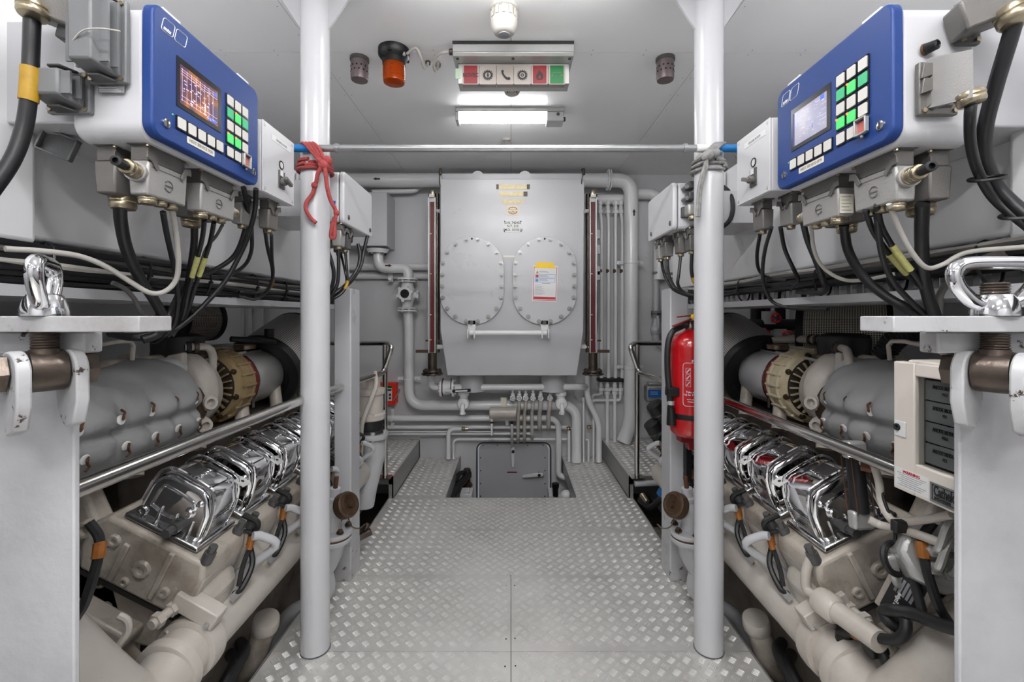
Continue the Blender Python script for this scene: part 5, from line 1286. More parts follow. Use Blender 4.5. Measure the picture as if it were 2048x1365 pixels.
# hanging protective cap on a wire, type sticker, wire lanyard
t = thing('protective_cap', 'open grey protective cap dangling by a wire on the casing', 'cap', P(120, 290, .96))
Mx = basis(P(120, 292, .99), V(.8, .45, -.35), V(.45, -.85, -.1))
m = MB(Mx); m.box(-.03, .03, -.002, .002, -.025, .025).box(-.03, .03, -.002, .022, -.025, -.021).box(-.03, .03, -.002, .022, .021, .025).box(-.03, -.026, -.002, .022, -.025, .025).box(.026, .03, -.002, .022, -.025, .025)
m.build('cap_shell', 'plastic_grey', t, bevel=.001)
MB().tube([P(117, 130, .9), P(113, 200, .92), P(118, 262, .96)], .0012, 5, 4).build('wire', 'stainless', t)
tag(MB().tube([P(240, 62, .83), P(200, 57, .83), P(165, 62, .83), P(143, 90, .84), P(150, 118, .86), P(170, 135, .88), P(190, 145, .9)], .0016, 5, 6).build('wire_lanyard', 'cable_grey'), 'thin wire lanyard looping from the large grey socket cover', 'wire')
o = MB().box(P(198, 0, .905).x, P(250, 0, .905).x, .9025, .904, P(0, 187, .905).z, P(0, 173, .905).z).build('type_sticker', 'ink_grey'); tag(o, 'small grey type sticker below the large socket cover', 'sticker')
m = MB()
for k in range(3): m.box(P(201, 0, .905).x, P(236 + 4 * k, 0, .905).x, .9018, .9026, P(0, 177.5 + k * 3.5, .905).z, P(0, 176 + k * 3.5, .905).z)
m.build('sticker_print', 'label_white', o)
for s in (-1, 1):
    q = P(95 if s < 0 else 1990, 215 if s < 0 else 225, .96)
    m = MB().prism(rrect(-.03, .08, -.022, .022, .012, 3), q, EX * -s * -1 if s < 0 else EX * -1, EZ, (0, .008, 0)); t_ = m.build('fixing_lug', 'white', bevel=.002); tag(t_, 'white fixing lug with bolt hole behind the %s panel' % ('orange-screen' if s < 0 else 'pale-screen'), 'lug')
    MB().cyl(q - EY * .001, q - EY * .006, .011, n=10).build('lug_bolt', 'steel_brown', t_)
# right panel end: silver angled plug, dark plug above, black push plug
t = end_hood('plug_connector', 'silver angled plug on the end of the pale-screen panel', 1828, 130, 1905, 235, .875, .02, 'conn_dark', 1, False)
c = P(1882, 160, .84)
x0, x1 = P(1868, 0, .85).x, P(1932, 0, .8).x
m = MB().loft([[V(x0, .865, P(0, 210, .85).z), V(x1, .865, P(0, 215, .85).z), V(x1, .865, P(0, 105, .85).z), V(x0, .865, P(0, 110, .85).z)][::-1], [V(x0 + .012, .79, P(0, 200, .8).z), V(x1 + .002, .79, P(0, 190, .8).z), V(x1 + .002, .79, P(0, 105, .8).z), V(x0 + .012, .79, P(0, 105, .8).z)][::-1]])
o = m.build('angled_hood', 'conn_silver', t, bevel=.006)
bmx = bmesh.new(); bmx.from_mesh(o.data); bmesh.ops.recalc_face_normals(bmx, faces=bmx.faces); bmx.to_mesh(o.data); bmx.free()
m = MB(); gland(m, P(1938, 186, .81), V(.2, -.1, -1), .02); m.build('cable_gland', 'gland', t)
for z in (0, 1): MB().prism([(0, 0), (.03, .01), (.035, .03), (.005, .03)], P(1838, 190 - 30 * z, .86), EX, EZ, (0, -.006, 0)).build('locking_lever', 'conn_dark', t, bevel=.001)
t = end_hood('plug_connector', 'dark plug with wide brass gland at the top of the pale-screen panel end', 1905, 12, 1950, 95, .875, .02, 'plastic_dk', 1, False)
MB().obox(P(1972, 22, .83), (.095, .062, .056), V(.85, -.35, .25), EY).build('hood_shell', 'conn_dark', t, bevel=.005)
m = MB(); gland(m, P(2026, 16, .8), V(.15, -.2, -1), .027); m.build('cable_gland', 'gland', t)
t = end_hood('socket_cover', 'closed grey socket cover behind the silver angled plug', 1975, 140, 2010, 210, .96, .05, 'plastic_grey', 1)
q = P(1848, 100, .876); t = thing('push_plug', 'short black rubber plug on the pale-screen panel end', 'plug', q)
MB().lathe([(.0095, 0), (.0105, .004), (.009, .022), (.006, .024), (.005, .021)], q, V(.3, -.95, -.05), 16).build('rubber_cap', 'black', t); MB().lathe([(.0115, 0), (.011, .004)], q, V(.3, -.95, -.05), 16).build('collar', 'rust', t)
# ---------------------------------------------------------------- small switch boxes
def switch_box(s, c, y0, y1, z0, z1, e):
    t = thing('switch_box', 'small white switch box with rotary knob beside the %s panel' % e, 'switch box', (s * c, (y0 + y1) / 2, z0), 'small switch boxes')
    f = Face(s, c, y0 if s < 0 else y1, z0); w, h = y1 - y0, z1 - z0
    m = MB(); f.slab(m, 0, w, 0, h, -.13, -.006); m.build('case', 'white_box', t, bevel=.004)
    m = MB(); f.slab(m, 0, w, 0, h, -.005, 0); o = m.build('front_cover', 'white_box', t, bevel=.002)
    for u, v in ((.012, .012), (w - .012, .012), (.012, h - .012), (w - .012, h - .012)): q = f.p(u, v); MB().lathe([(.0055, 0), (.005, .001), (.002, .0012)], q, f.n, 12).build('cover_screw', 'alu_cast', o)
    m = MB(); f.slab(m, .05, .05 + .12, h - .043, h - .025, 0, .0008); lo = m.build('name_strip', 'label_white', t); text('ENGINE ROOM', .011, f.p(.11, h - .034, .001), f.u, EZ, 'ink_grey', lo, sx=.9)
    q = f.p(w * .55, h * .52); MB().torus(q + f.n * .001, f.n, .0125, .0022, 20, 6).build('lamp_ring', 'ink', t); MB().cyl(q, q + f.n * .0015, .0115, n=18).build('lamp_lens', 'label_white', t)
    m = MB(); f.slab(m, w * .55 - .018, w * .55 + .018, h * .17, h * .43, 0, .004); ko = m.build('knob_plate', 'plastic_dk', t, bevel=.001)
    m = MB(); f.slab(m, w * .55 - .012, w * .55 + .006, h * .35, h * .425, .004, .005); m.build('plate_sticker', 'label_white', ko)
    q = f.p(w * .55, h * .27); m = MB().cyl(q, q + f.n * .018, .012, n=14).obox(q + f.n * .024, (.044, .012, .012), f.u * .9 + EZ * -.3, f.n); m.build('rotary_knob', 'conn_dark', t, bevel=.002)
    a, b = f.p(.02, .04, -.13), f.p(w - .02, h - .04, -(1.075 - c)); MB().box(a.x, b.x, a.y, b.y, a.z, b.z).build('mounting_frame', 'white', t)
    # two small connectors below
    for k, (d0, u0, u1) in enumerate(((.07, .01, .07), (.03, .09, .15))):
        ya, yb = sorted((f.p(u0 if s < 0 else w - u0, 0).y, f.p(u1 if s < 0 else w - u1, 0).y))
        if s > 0: ya, yb = sorted((y0 + (u0 if k else u0), y0 + u1))
        tt = thing('small_connector', ('%s small connector under the switch box beside the %s panel' % (('nearer', 'farther')[k], e)), 'connector', (s * (c + d0), (ya + yb) / 2, z0 - .1), 'small connectors under the switch boxes')
        hood(tt, s * (c + d0), s * (c + d0 + .035), ya, yb, z0 - .095, z0 + .002, 'conn_silver' if k == 0 else 'conn_dark', [(0, .5, .0115)], True, s, False, True, .9)
    return f
sbL = switch_box(-1, .75, 1.36, 1.556, 1.678, 1.896, 'orange-screen')
sbR = switch_box(1, .76, 1.322, 1.514, 1.668, 1.884, 'pale-screen')
# ---------------------------------------------------------------- junction boxes behind the pillars
def junction(s, c, y0, y1, z0, z1, e):
    t = thing('junction_box', 'white hinged junction box behind the pillar with the %s' % e, 'junction box', (s * c, (y0 + y1) / 2, z0), 'junction boxes behind the pillars')
    f = Face(s, c, y0 if s < 0 else y1, z0); w, h = y1 - y0, z1 - z0
    m = MB(); f.poly(m, rrect(0, w, 0, h, .016, 4), -.15, -.024); m.build('case', 'white_box', t, bevel=.004)
    m = MB(); f.poly(m, rrect(-.002, w + .002, -.002, h + .002, .018, 4), -.02, 0); o = m.build('lid', 'white_box', t, bevel=.006, seg=3)
    for u in (.05, w - .03): q = f.p(u, .03); MB().lathe([(.011, 0), (.01, .003), (.003, .004)], q, f.n, 14).build('lid_lock', 'steel_brown', o)
    a, b = f.p(.02, .03, -.15), f.p(w - .02, h - .03, -(1.08 - c)); MB().box(a.x, b.x, a.y, b.y, a.z, b.z).build('mounting_frame', 'white', t)
    for k in range(3):
        u = .10 + .065 * k; q = f.p(u if s < 0 else w - u, 0, -.06); m = MB().lathe([(.017, 0), (.017, .02), (.014, .022), (.013, .045)], q, -EZ, 12); m.build('entry_gland', 'plastic_dk', t)
    return f, t
jL, jtL = junction(-1, .68, 1.835, 2.2, 1.682, 1.89, 'red rope'); jR, jtR = junction(1, .67, 1.865, 2.2, 1.66, 1.854, 'grey rope')
MB().box(P(663, 0, 1.832).x, P(671, 0, 1.832).x, 1.831, 1.834, P(0, 408, 1.832).z, P(0, 402, 1.832).z).build('blue_sticker', 'blue_label', jtL)
def jhood(s, x, y, z, mt, lab, g=.013):
    t = thing('small_connector', lab, 'connector', (x, y, z - .1), 'connectors under the junction boxes'); hood(t, x - s * .02, x + s * .02, y - .026, y + .026, z - .095, z + .004, mt, [(0, .5, g)], True, s, False, True, .85)
jhood(-1, -.717, 1.87, 1.682, 'conn_silver', 'nearer silver connector under the red rope junction box'); jhood(-1, -.72, 1.95, 1.682, 'plastic_dk', 'farther dark connector under the red rope junction box')
jhood(-1, -.765, 1.87, 1.678, 'conn_silver', 'rear connector half hidden by the red rope pillar'); jhood(-1, -.775, 2.03, 1.678, 'conn_dark', 'rearmost connector under the red rope junction box')
for k, (x, y, lab) in enumerate(((.7067, 2.12, 'farthest silver connector under the grey rope junction box'), (.7095, 2.04, 'slim dark connector under the grey rope junction box'), (.73, 1.935, 'middle dark connector under the grey rope junction box'), (.748, 1.86, 'nearest connector under the grey rope junction box'))):
    jhood(1, x, y, 1.662, 'conn_silver' if k == 0 else 'conn_dark', lab)
# near-end plugs on the grey rope junction box
t = thing('plug_connector', 'grey plug with brass gland on the end of the grey rope junction box', 'connector', P(1378, 425, 1.86), 'plugs on the grey rope junction box')
a, b = P(1362, 436, 1.86), P(1376, 415, 1.86); MB().box(a.x, b.x, 1.845, 1.866, a.z, b.z).build('socket_base', 'plastic_dk', t, bevel=.003)
a, b = P(1369, 434, 1.84), P(1392, 412, 1.84); MB().box(a.x, b.x, 1.8, 1.85, a.z, b.z).build('hood_shell', 'conn_silver', t, bevel=.008)
m = MB(); gland(m, P(1384, 433, 1.8), V(.2, -.2, -1), .014); m.build('cable_gland', 'gland', t)
for k, py in enumerate((375, 397)):
    q = P(1376, py, 1.86); tt = thing('latch_plug', '%s of two small dark latch plugs on the grey rope junction box end' % ('upper', 'lower')[k], 'plug', q, 'plugs on the grey rope junction box')
    MB().box(q.x - .012, q.x + .016, 1.815, 1.866, q.z - .014, q.z + .014).build('plug_body', 'plastic_dk', tt, bevel=.003); MB().cyl(q + V(-.02, 0, -.008), q + V(-.02, -.04, -.008), .009, n=10).cyl(q + V(.016, -.03, 0), q + V(.032, -.03, 0), .008, n=8).build('latch', 'plastic_grey', tt)
# ---------------------------------------------------------------- hanging cables
def cable(lab, pts, r, X0, X1, mt='cable_black', tags=(), res=6, nm='hanging_cable'):
    n = len(pts); q = []
    for i, p in enumerate(pts):
        X = X0 + (X1 - X0) * i / (n - 1) if len(p) < 3 else p[2]
        q.append(Q(p[0], p[1], X))
    if tags:
        t = thing(nm, lab, 'cable', q[-1]); MB().tube(q, r, 10, res).build('sheath', mt, t)
        sp = spline(q, res)
        for a, b, col in tags:
            i0, i1 = int(a * len(sp)), max(int(a * len(sp)) + 2, int(b * len(sp))); MB().tube(sp[i0:i1 + 1], r * 1.18, 10, 1).build('cable_tag', col, t)
        return t
    o = MB().tube(q, r, 10, res).build(nm, mt); return tag(o, lab, 'cable')
L = 'orange-screen panel'
cable('thick black cable dropping from the large gland under the %s' % L, [(240, 410), (242, 445), (254, 500), (279, 555), (311, 605), (328, 642), (316, 668), (285, 680)], .0125, -.856, -1.0)
cable('black cable from the middle gland of the silver connector under the %s' % L, [(326, 425), (334, 470), (345, 520), (352, 560), (355, 610), (345, 655), (312, 681)], .0062, -.782, -1.0)
cable('pale grey cable swooping from the silver connector back to the tray, %s' % L, [(343, 415), (351, 460), (357, 520), (352, 560), (330, 583), (300, 586), (262, 565), (215, 535), (160, 513), (90, 503), (10, 498)], .006, -.782, -1.0, 'cable_grey')
cable('medium black cable from the dark far connector under the %s' % L, [(389, 448), (388, 490), (381, 540), (372, 590), (358, 640), (333, 672)], .009, -.86, -1.0)
cable('black cable with pale tag, nearer of the tagged pair under the %s' % L, [(409, 440), (404, 480), (391, 530), (377, 580), (364, 640), (340, 670)], .0058, -.782, -1.0, tags=[(.33, .5, 'tag_pale')])
cable('black cable with pale tag, farther of the tagged pair under the %s' % L, [(428, 445), (420, 485), (406, 530), (390, 575), (374, 625), (345, 672)], .0058, -.782, -1.0, tags=[(.33, .5, 'tag_pale')])
cable('thin grey cable beside the tagged pair under the %s' % L, [(445, 450), (432, 473), (411, 500), (396, 550), (380, 600), (362, 640)], .004, -.782, -1.0, 'cable_dkgrey')
cable('black cable curving from under the panel corner back to the loom', [(487, 376), (495, 420), (490, 460), (470, 510), (430, 540), (395, 552), (350, 545)], .0075, -.78, -1.02)
cable('long black cable sweeping from the panel corner down to the bundle', [(512, 378), (510, 420), (497, 470), (480, 510), (452, 560), (420, 598), (382, 636), (345, 662), (300, 676)], .0072, -.76, -1.0)
cable('short black cable from the nearer small connector by the red rope pillar', [(503, 455), (503, 500), (490, 530), (460, 550), (425, 557)], .0062, -.83, -1.02)
cable('black cable with orange tag by the red rope pillar', [(529, 455), (536, 500), (545, 540), (542, 572), (516, 586), (478, 585)], .0062, -.82, -1.02, tags=[(.5, .62, 'tag_orange')])
cable('black cable hanging beside the orange-tagged one', [(543, 470), (544, 515), (546, 550), (535, 582), (510, 599), (478, 592)], .0055, -.79, -1.02)
cable('grey cable looping under the loom into the black bundle', [(225, 566), (250, 578), (270, 600), (282, 625), (300, 640), (318, 641)], .006, -1.02, -1.0, 'cable_dkgrey')
t = thing('cable_bundle', 'gathered bundle of black cables curving over the engine end', 'cables', Q(300, 675, -1.0))
for k in range(9):
    a = random.uniform(-6, 6); b = random.uniform(-5, 5)
    MB().tube([Q(352 + 2 * k, 600 - 4 * k, -1.0 + .004 * k), Q(340 + a, 640 + b, -1.0), Q(322 + a, 664 + b * .8, -1.0), Q(290, 674 + b, -1.02), Q(255, 674 + b * .7, -1.06), Q(225 + a, 668 + b * .4, -1.12)], random.choice([.006, .0075, .009]), 8, 6).build('bundle_cable', 'cable_black', t)
q = Q(318, 667, -1.0); MB().torus(q, V(.3, .8, -.4), .03, .003, 16, 5).build('cable_tie', 'black', t)
cable('thick black cable with yellow tag hanging at the picture edge, red rope side', [(66, 18, -.9), (64, 50, -.9), (62, 110, -.905), (58, 190, -.91), (47, 260, -.92), (22, 325, -.93), (-30, 400, -.95)], .0125, -.9, -.95, tags=[(.4, .52, 'yellow_tag')])
R = 'pale-screen panel'
cable('thick black cable from the wide gland at the top corner, grey rope side', [(2034, 22, .9), (2022, 70, .9), (1992, 170, .91), (1970, 260, .93), (1972, 325, .95), (2003, 385, .98), (2070, 445, 1.0)], .0125, .9, 1.0)
cable('black cable from the silver angled plug joining the thick one', [(1944, 195, .83), (1940, 235, .83), (1942, 290, .87), (1957, 345, .92), (1990, 400, .97), (2060, 458, 1.0)], .0085, .83, 1.0)
for px, py in ((1974, 357), (2038, 432)):
    q = Q(px, py, .935 if px < 2000 else .98); tag(MB().torus(q, V(.2, .3, -1), .026, .0035, 16, 6).build('cable_tie', 'black'), 'black cable tie around the cable pair, %s one' % ('upper' if px < 2000 else 'lower'), 'cable tie')
cable('thick straight black cable from the large gland under the %s' % R, [(1845, 408), (1843, 465), (1845, 520), (1851, 572), (1872, 640)], .0125, .856, 1.0)
cable('thick black cable running diagonally from the far dark connector, %s' % R, [(1688, 450), (1696, 500), (1722, 548), (1762, 586), (1812, 617), (1850, 638)], .0115, .86, 1.0)
cable('black cable with pale tag, farther of the tagged pair under the %s' % R, [(1731, 420), (1745, 460), (1766, 492), (1792, 524), (1818, 552), (1845, 575)], .0062, .782, .98, tags=[(.5, .75, 'tag_pale')])
cable('black cable with pale tag, nearer of the tagged pair under the %s' % R, [(1754, 410), (1762, 450), (1780, 485), (1806, 522), (1836, 560), (1852, 595)], .0062, .782, .98, tags=[(.45, .68, 'tag_pale')])
cable('black cable crossing behind the tagged pair under the %s' % R, [(1753, 425), (1763, 505), (1784, 560), (1820, 602), (1858, 636)], .0065, .80, 1.0)
cable('pale grey cable swooping from the silver connector to the tray, %s' % R, [(1778, 408), (1796, 452), (1822, 502), (1852, 535), (1884, 530), (1935, 505), (2050, 494)], .005, .782, 1.0, 'cable_grey')
cable('pale thin cable from the stickered connector to the tray', [(1622, 448), (1628, 500), (1646, 535), (1682, 558), (1722, 561), (1790, 548)], .005, .79, 1.02, 'cable_grey')
cable('black cable ending in a hook on the tray beside the pale thin cable', [(1606, 444), (1615, 480), (1631, 520), (1646, 560), (1652, 578), (1640, 586), (1595, 584)], .0085, .83, 1.02)
cable('black cable from the farther small connector by the grey rope pillar', [(1561, 455), (1570, 500), (1588, 540), (1596, 562), (1582, 577)], .0062, .82, 1.02)
cable('long black cable looping low under the tray by the grey rope pillar', [(1543, 455), (1530, 500), (1525, 545), (1531, 582), (1548, 606), (1585, 617), (1655, 619)], .006, .80, 1.02)
cable('black cable curving into the loom nearest the grey rope pillar', [(1520, 468), (1514, 510), (1518, 540), (1536, 556), (1572, 562)], .006, .83, 1.02)
cable('grey cable curving down behind the polished eye nut', [(2010, 505), (1955, 525), (1905, 560), (1882, 590), (1875, 640)], .009, 1.03, 1.03, 'cable_dkgrey')
# cables of the junction boxes
def jc(lab, pts, r, tags=()):
    q = [P(*p) for p in pts]
    t = thing('junction_cable', lab, 'cable', q[-1]); MB().tube(q, r, 9, 6).build('sheath', 'cable_black', t)
    sp = spline(q, 6)
    for a, b, col in tags: MB().tube(sp[int(a * len(sp)):int(b * len(sp)) + 1], r * 1.2, 9, 1).build('cable_tag', col, t)
J = 'red rope junction box'
jc('black cable from the corner of the %s' % J, [(735, 472, 2.15), (727, 505, 2.12), (722, 530, 2.1), (708, 555, 2.05), (688, 575, 2.0), (655, 592, 1.95)], .0085)
jc('second black cable beside the corner one, %s' % J, [(716, 488, 2.05), (720, 510, 2.05), (716, 535, 2.03), (700, 560, 2.0), (680, 580, 1.95), (655, 598, 1.9)], .0075)
jc('straight black cable dropping from the nearer silver connector, %s' % J, [(677, 492, 1.87), (677, 540, 1.87), (674, 570, 1.87), (660, 596, 1.87)], .0075)
jc('black cable with yellow tag under the %s' % J, [(690, 495, 1.95), (694, 545, 1.95), (694, 568, 1.95), (682, 588, 1.93), (655, 604, 1.9)], .006, [(.4, .62, 'yellow_tag')])
jc('black cable crossing to the tagged one under the %s' % J, [(679, 497, 2.03), (690, 542, 1.95), (693, 565, 1.96), (684, 585, 1.95), (660, 598, 1.92)], .0055)
jc('black cable close beside the red rope pillar', [(654, 495, 1.87), (667, 540, 1.86), (665, 570, 1.86), (655, 590, 1.86)], .008)
J = 'grey rope junction box'
jc('black cable from the farthest connector of the %s' % J, [(1322, 510, 2.12), (1326, 540, 2.12), (1336, 565, 2.1), (1352, 583, 2.05), (1392, 596, 1.95), (1430, 600, 1.9)], .0065)
jc('second black cable from the slim connector of the %s' % J, [(1335, 508, 2.04), (1336, 535, 2.04), (1341, 558, 2.03), (1356, 580, 2.0), (1392, 592, 1.93), (1425, 596, 1.9)], .0055)
jc('black cable from the middle connector of the %s' % J, [(1362, 506, 1.935), (1358, 545, 1.92), (1356, 570, 1.92), (1370, 586, 1.92), (1400, 592, 1.9)], .0065)
jc('black cable with orange tag beside the grey rope pillar', [(1384, 502, 1.86), (1383, 540, 1.86), (1388, 562, 1.86), (1402, 580, 1.86)], .0075, [(.55, .8, 'yellow_tag')])
jc('black cable bowing out behind the grey rope pillar', [(1440, 370, 1.95), (1458, 385, 1.9), (1466, 412, 1.88), (1460, 440, 1.88), (1440, 458, 1.9)], .0095)
# ================================================================ the two diesel engines (local x = distance outboard of the centre line)
def EL(px, py, x):
    """point of the red rope side picture at outboard distance x"""
    Y = F * x / (VX - px); return V(x, Y, EYE - (py - VY) / F * Y)
TH = math.radians(27); E1 = V(-math.cos(TH), 0, -math.sin(TH)); E2 = V(-math.sin(TH), 0, math.cos(TH))
CB = V(1.05, 0, .646)                      # foot of the valve cover in the bank section
def bank(a, b, y): return CB + E1 * a + E2 * b + EY * y
YC = [1.36 + .222 * k for k in range(6)]; CL = .15
def engine(s):
    M = Matrix.Diagonal((s, 1, 1, 1)); e = 'red rope' if s < 0 else 'grey rope'
    def B(): return MB(M)
    t = thing('diesel_engine', 'cream painted marine diesel engine on the %s side of the walkway' % e, 'engine', (s * 1.4, 2.0, 0), 'main engines')
    # ---- crankcase and bed
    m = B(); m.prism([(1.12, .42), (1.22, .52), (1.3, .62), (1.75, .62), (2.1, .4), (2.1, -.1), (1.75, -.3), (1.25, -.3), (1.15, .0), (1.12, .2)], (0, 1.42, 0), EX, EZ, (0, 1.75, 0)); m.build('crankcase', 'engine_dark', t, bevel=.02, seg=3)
    m = B(); m.box(1.02, 1.3, 1.15, 3.3, -.36, -.25).box(1.1, 1.16, 1.2, 3.2, -.25, .1); m.build('engine_bed', 'cream', t, bevel=.006)
    m = B(); m.prism([(1.16, .36), (1.22, .6), (1.32, .82), (1.45, .9), (1.75, .9), (1.75, .1), (1.3, .05), (1.18, .12)], (0, 1.36, 0), EX, EZ, (0, .07, 0)); ep = m.build('end_housing', 'cream', t, bevel=.015, seg=3)
    for x, z, r_, h in ((1.27, .66, .028, .03), (1.33, .79, .022, .025), (1.235, .5, .02, .02), (1.42, .84, .03, .03), (1.24, .36, .03, .025), (1.37, .6, .035, .03), (1.5, .7, .05, .02)):
        m = B().lathe([(r_, 0), (r_, h * .7), (r_ * .8, h), (r_ * .5, h), (r_ * .45, h * .6)], (x, 1.365, z), -EY, 16); m.build('housing_boss', 'cream', ep)
    for k in range(9):
        x, z = [(1.2, .2), (1.24, .28), (1.3, .12), (1.4, .1), (1.5, .12), (1.22, .42), (1.6, .88), (1.5, .86), (1.4, .74)][k]; B().bolt((x, 1.362, z), -EY, .012, .016).build('housing_bolt', 'alu_cast', ep)
    m = B(); m.prism([(0, 0), (.12, .03), (.16, -.05), (.1, -.16), (.02, -.2), (-.05, -.1)], (1.16, 1.3, .33), EX, EZ, (0, .08, 0)); m.cyl((1.2, 1.3, .3), (1.2, 1.28, .3), .04, n=16).cyl((1.17, 1.3, .2), (1.17, 1.285, .2), .02, n=12); m.build('end_bracket', 'cream', t, bevel=.012, seg=3)
    m = B(); m.obox((1.13, 1.34, .24), (.16, .06, .05), E1, EY).obox((1.2, 1.33, .4), (.2, .07, .04), V(-.8, 0, -.45), EY); m.build('cast_rib', 'cream', t, bevel=.01)
    m = B(); m.prism([(.2, -.19), (.26, -.3), (.02, -.36), (-.16, -.3), (-.2, -.19)], bank(0, 0, 1.36), E1, E2, (0, 1.45, 0)); m.build('bank_deck', 'cream', t, bevel=.012)
    # ---- six heads with chrome covers
    for k, y in enumerate(YC):
        m = B(); y0 = y - .035; L_ = .21
        m.prism([(-.15, -.005), (.165, -.005), (.185, -.05), (.185, -.12), (.16, -.185), (-.16, -.185), (-.185, -.12), (-.18, -.04)], bank(0, 0, y0), E1, E2, (0, L_, 0))
        hd = m.build('cylinder_head', 'cream', t, bevel=.012, seg=3)
        m = B().box(0, 0, 0, 0, 0, 0) if False else B()
        m.prism([(-.17, -.185), (.17, -.185), (.175, -.2), (-.175, -.2)], bank(0, 0, y0 + .005), E1, E2, (0, L_ - .01, 0)); m.build('head_gasket', 'gasket', hd)
        # casting details on the end of the first head
        for a, b, r_ in ((.01, -.1, .022), (-.1, -.06, .016), (.1, -.13, .014), (-.02, -.155, .012)):
            B().lathe([(r_ * 1.25, 0), (r_, .008), (r_ * .6, .008), (r_ * .55, .002)], bank(a, b, y0), -EY, 14).build('core_plug', 'cream', hd)
        m = B().obox(bank(.07, -.09, y0 - .002), (.018, .012, .15), E1, EY).obox(bank(-.06, -.11, y0 - .002), (.02, .012, .12), E1, EY); m.build('casting_rib', 'cream', hd, bevel=.004)
        for a, b in ((.16, .008), (-.14, .008), (.15, .0)):
            yy = y0 + (.02 if a > 0 and b > 0 else .185)
            m = B().cyl(bank(a, b - .02, yy), bank(a, b + .014, yy), .017, n=14).cyl(bank(a, b + .014, yy), bank(a, b + .036, yy), .0125, n=6); m.build('head_bolt', 'plastic_dk', hd)
        # chrome cover
        prof = [(-.098, .0), (.1, .0), (.108, .03), (.1, .1), (.078, .148), (.05, .162), (-.05, .168), (-.082, .155), (-.1, .12), (-.104, .04)]
        prof = [(p[0], p[1]) for p in prof]
        rings = []
        for dy, sc in ((0, .93), (.008, .985), (.02, 1.0), (CL - .02, 1.0), (CL - .008, .985), (CL, .93)):
            rings.append([bank(p[0] * sc, .012 + (p[1] - .01) * (sc if p[1] > .02 else 1) , y + dy) for p in prof])
        m = B().loft(rings[::-1]); cv = m.build('valve_cover', 'chrome', t, bevel=.011, seg=4, angle=50)
        fl = [(-.118, 0), (.122, 0), (.126, .008), (.12, .016), (-.116, .016), (-.122, .008)]
        B().prism(fl, bank(0, 0, y - .018), E1, E2, (0, CL + .036, 0)).build('cover_flange', 'chrome_rough', cv, bevel=.004)
        for dy in (.012, CL - .012):
            pts = [bank(p[0] * 1.01, .012 + p[1], y + dy) for p in prof[1:]]; B().tube(pts, .0062 if dy < .05 else .004, 8, 3).build('cover_ridge', 'chrome', cv)
        # recessed end panel with rim and boss
        pan = [(-.07, .06), (-.065, .118), (-.05, .13), (.035, .122), (.055, .1), (.03, .06), (-.02, .05)]
        B().tube([bank(a, b, y - .001) for a, b in pan + [pan[0]]], .0045, 6, 3).build('panel_rim', 'chrome', cv)
        m = B().sphere(bank(.045, .088, y), .017, 12, 8).sphere(bank(.062, .125, y + .002), .012, 10, 6).cyl(bank(.045, .088, y - .0), bank(.045, .088, y - .016), .011, n=12); m.build('panel_boss', 'chrome', cv)
        m = B()
        for a in (-.035, .015, .068): m.prism([(a - .006, .016), (a + .006, .016), (a + .002, .07), (a - .004, .07)], bank(0, 0, y - .006), E1, E2, (0, .012, 0))
        m.build('panel_ribs', 'chrome_rough', cv, bevel=.003)
        B().cyl(bank(.03, .035, y + .004), bank(.03, .035, y - .022), .017, n=14).cyl(bank(.03, .035, y - .02), bank(.03, .035, y - .05), .0135, n=8).build('cap_screw', 'plastic_dk', cv)
        B().lathe([(.016, 0), (.014, .008), (.008, .008), (.007, .002)], bank(-.085, .03, y), -EY, 14).build('cap_screw', 'chrome_rough', cv)
        m = B()
        for j in range(6): m.obox(bank(.0 - .0015 * j, .1685, y + .042 + j * .0125), (.016 if j % 2 else .012, .007, .003), E1, EY)
        m.build('raised_letters', 'chrome', cv, bevel=.001)
        q = bank(.088, .152, y + CL - .02); m = B(); m.prism([(-.02, 0), (.02, 0), (.024, .034), (.018, .04), (-.018, .04), (-.024, .034)], q, E1 * .9 + E2 * -.1, EY, E2 * .004); tb = m.build('fixing_tab', 'label_white', cv); B().cyl(q + EY * .02 + E2 * .0038, q + EY * .02 + E2 * .005, .0055, n=10).build('tab_hole', 'ink', tb)
        # stepped grille lines low on the walkway face
        m = B()
        for j in range(7): m.obox(bank(.1085 + .0002 * j, .03 + j * .0085, y + CL * .5), (.0025, CL * .7, .0035), E1, EY)
        m.build('grille_lines', 'chrome_rough', cv)
    # ---- exhaust / air manifold along the bank foot
    px_, pz = .95, .32
    pe = V(px_, 1.27, pz)
    man = B().tube([V(px_, 1.31 + .3 * k, pz) for k in range(6)], .074, 28, 1).build('manifold_pipe', 'cream_clean', t)
    for k, y in enumerate(YC):
        rings = []
        for tt, w_, h_, c in ((0, .095, .055, bank(.165, -.11, y + .07)), (.35, .088, .05, bank(.205, -.17, y + .07)), (.7, .1, .055, V(.965, y + .06, .41)), (1, .105, .055, V(.955, y + .05, .345))):
            d = E1 if tt < .3 else V(-.35, 0, -.94)
            n_ = 16; u = EY; v = d.cross(EY).normalized(); rg = []
            for j in range(n_):
                a = 2 * PI * j / n_; ca, sa = math.cos(a), math.sin(a); sq = .75
                rg.append(c + u * w_ * math.copysign(abs(ca) ** sq, ca) + v * h_ * math.copysign(abs(sa) ** sq, sa))
            rings.append(rg)
        o = B().loft(rings).build('manifold_branch', 'cream_clean', man, sub=1)
        fq = bank(.178, -.11, y + .07); B().obox(fq, (.016, .2, .12), E1, EY).build('branch_flange', 'cream_clean', man, bevel=.006)
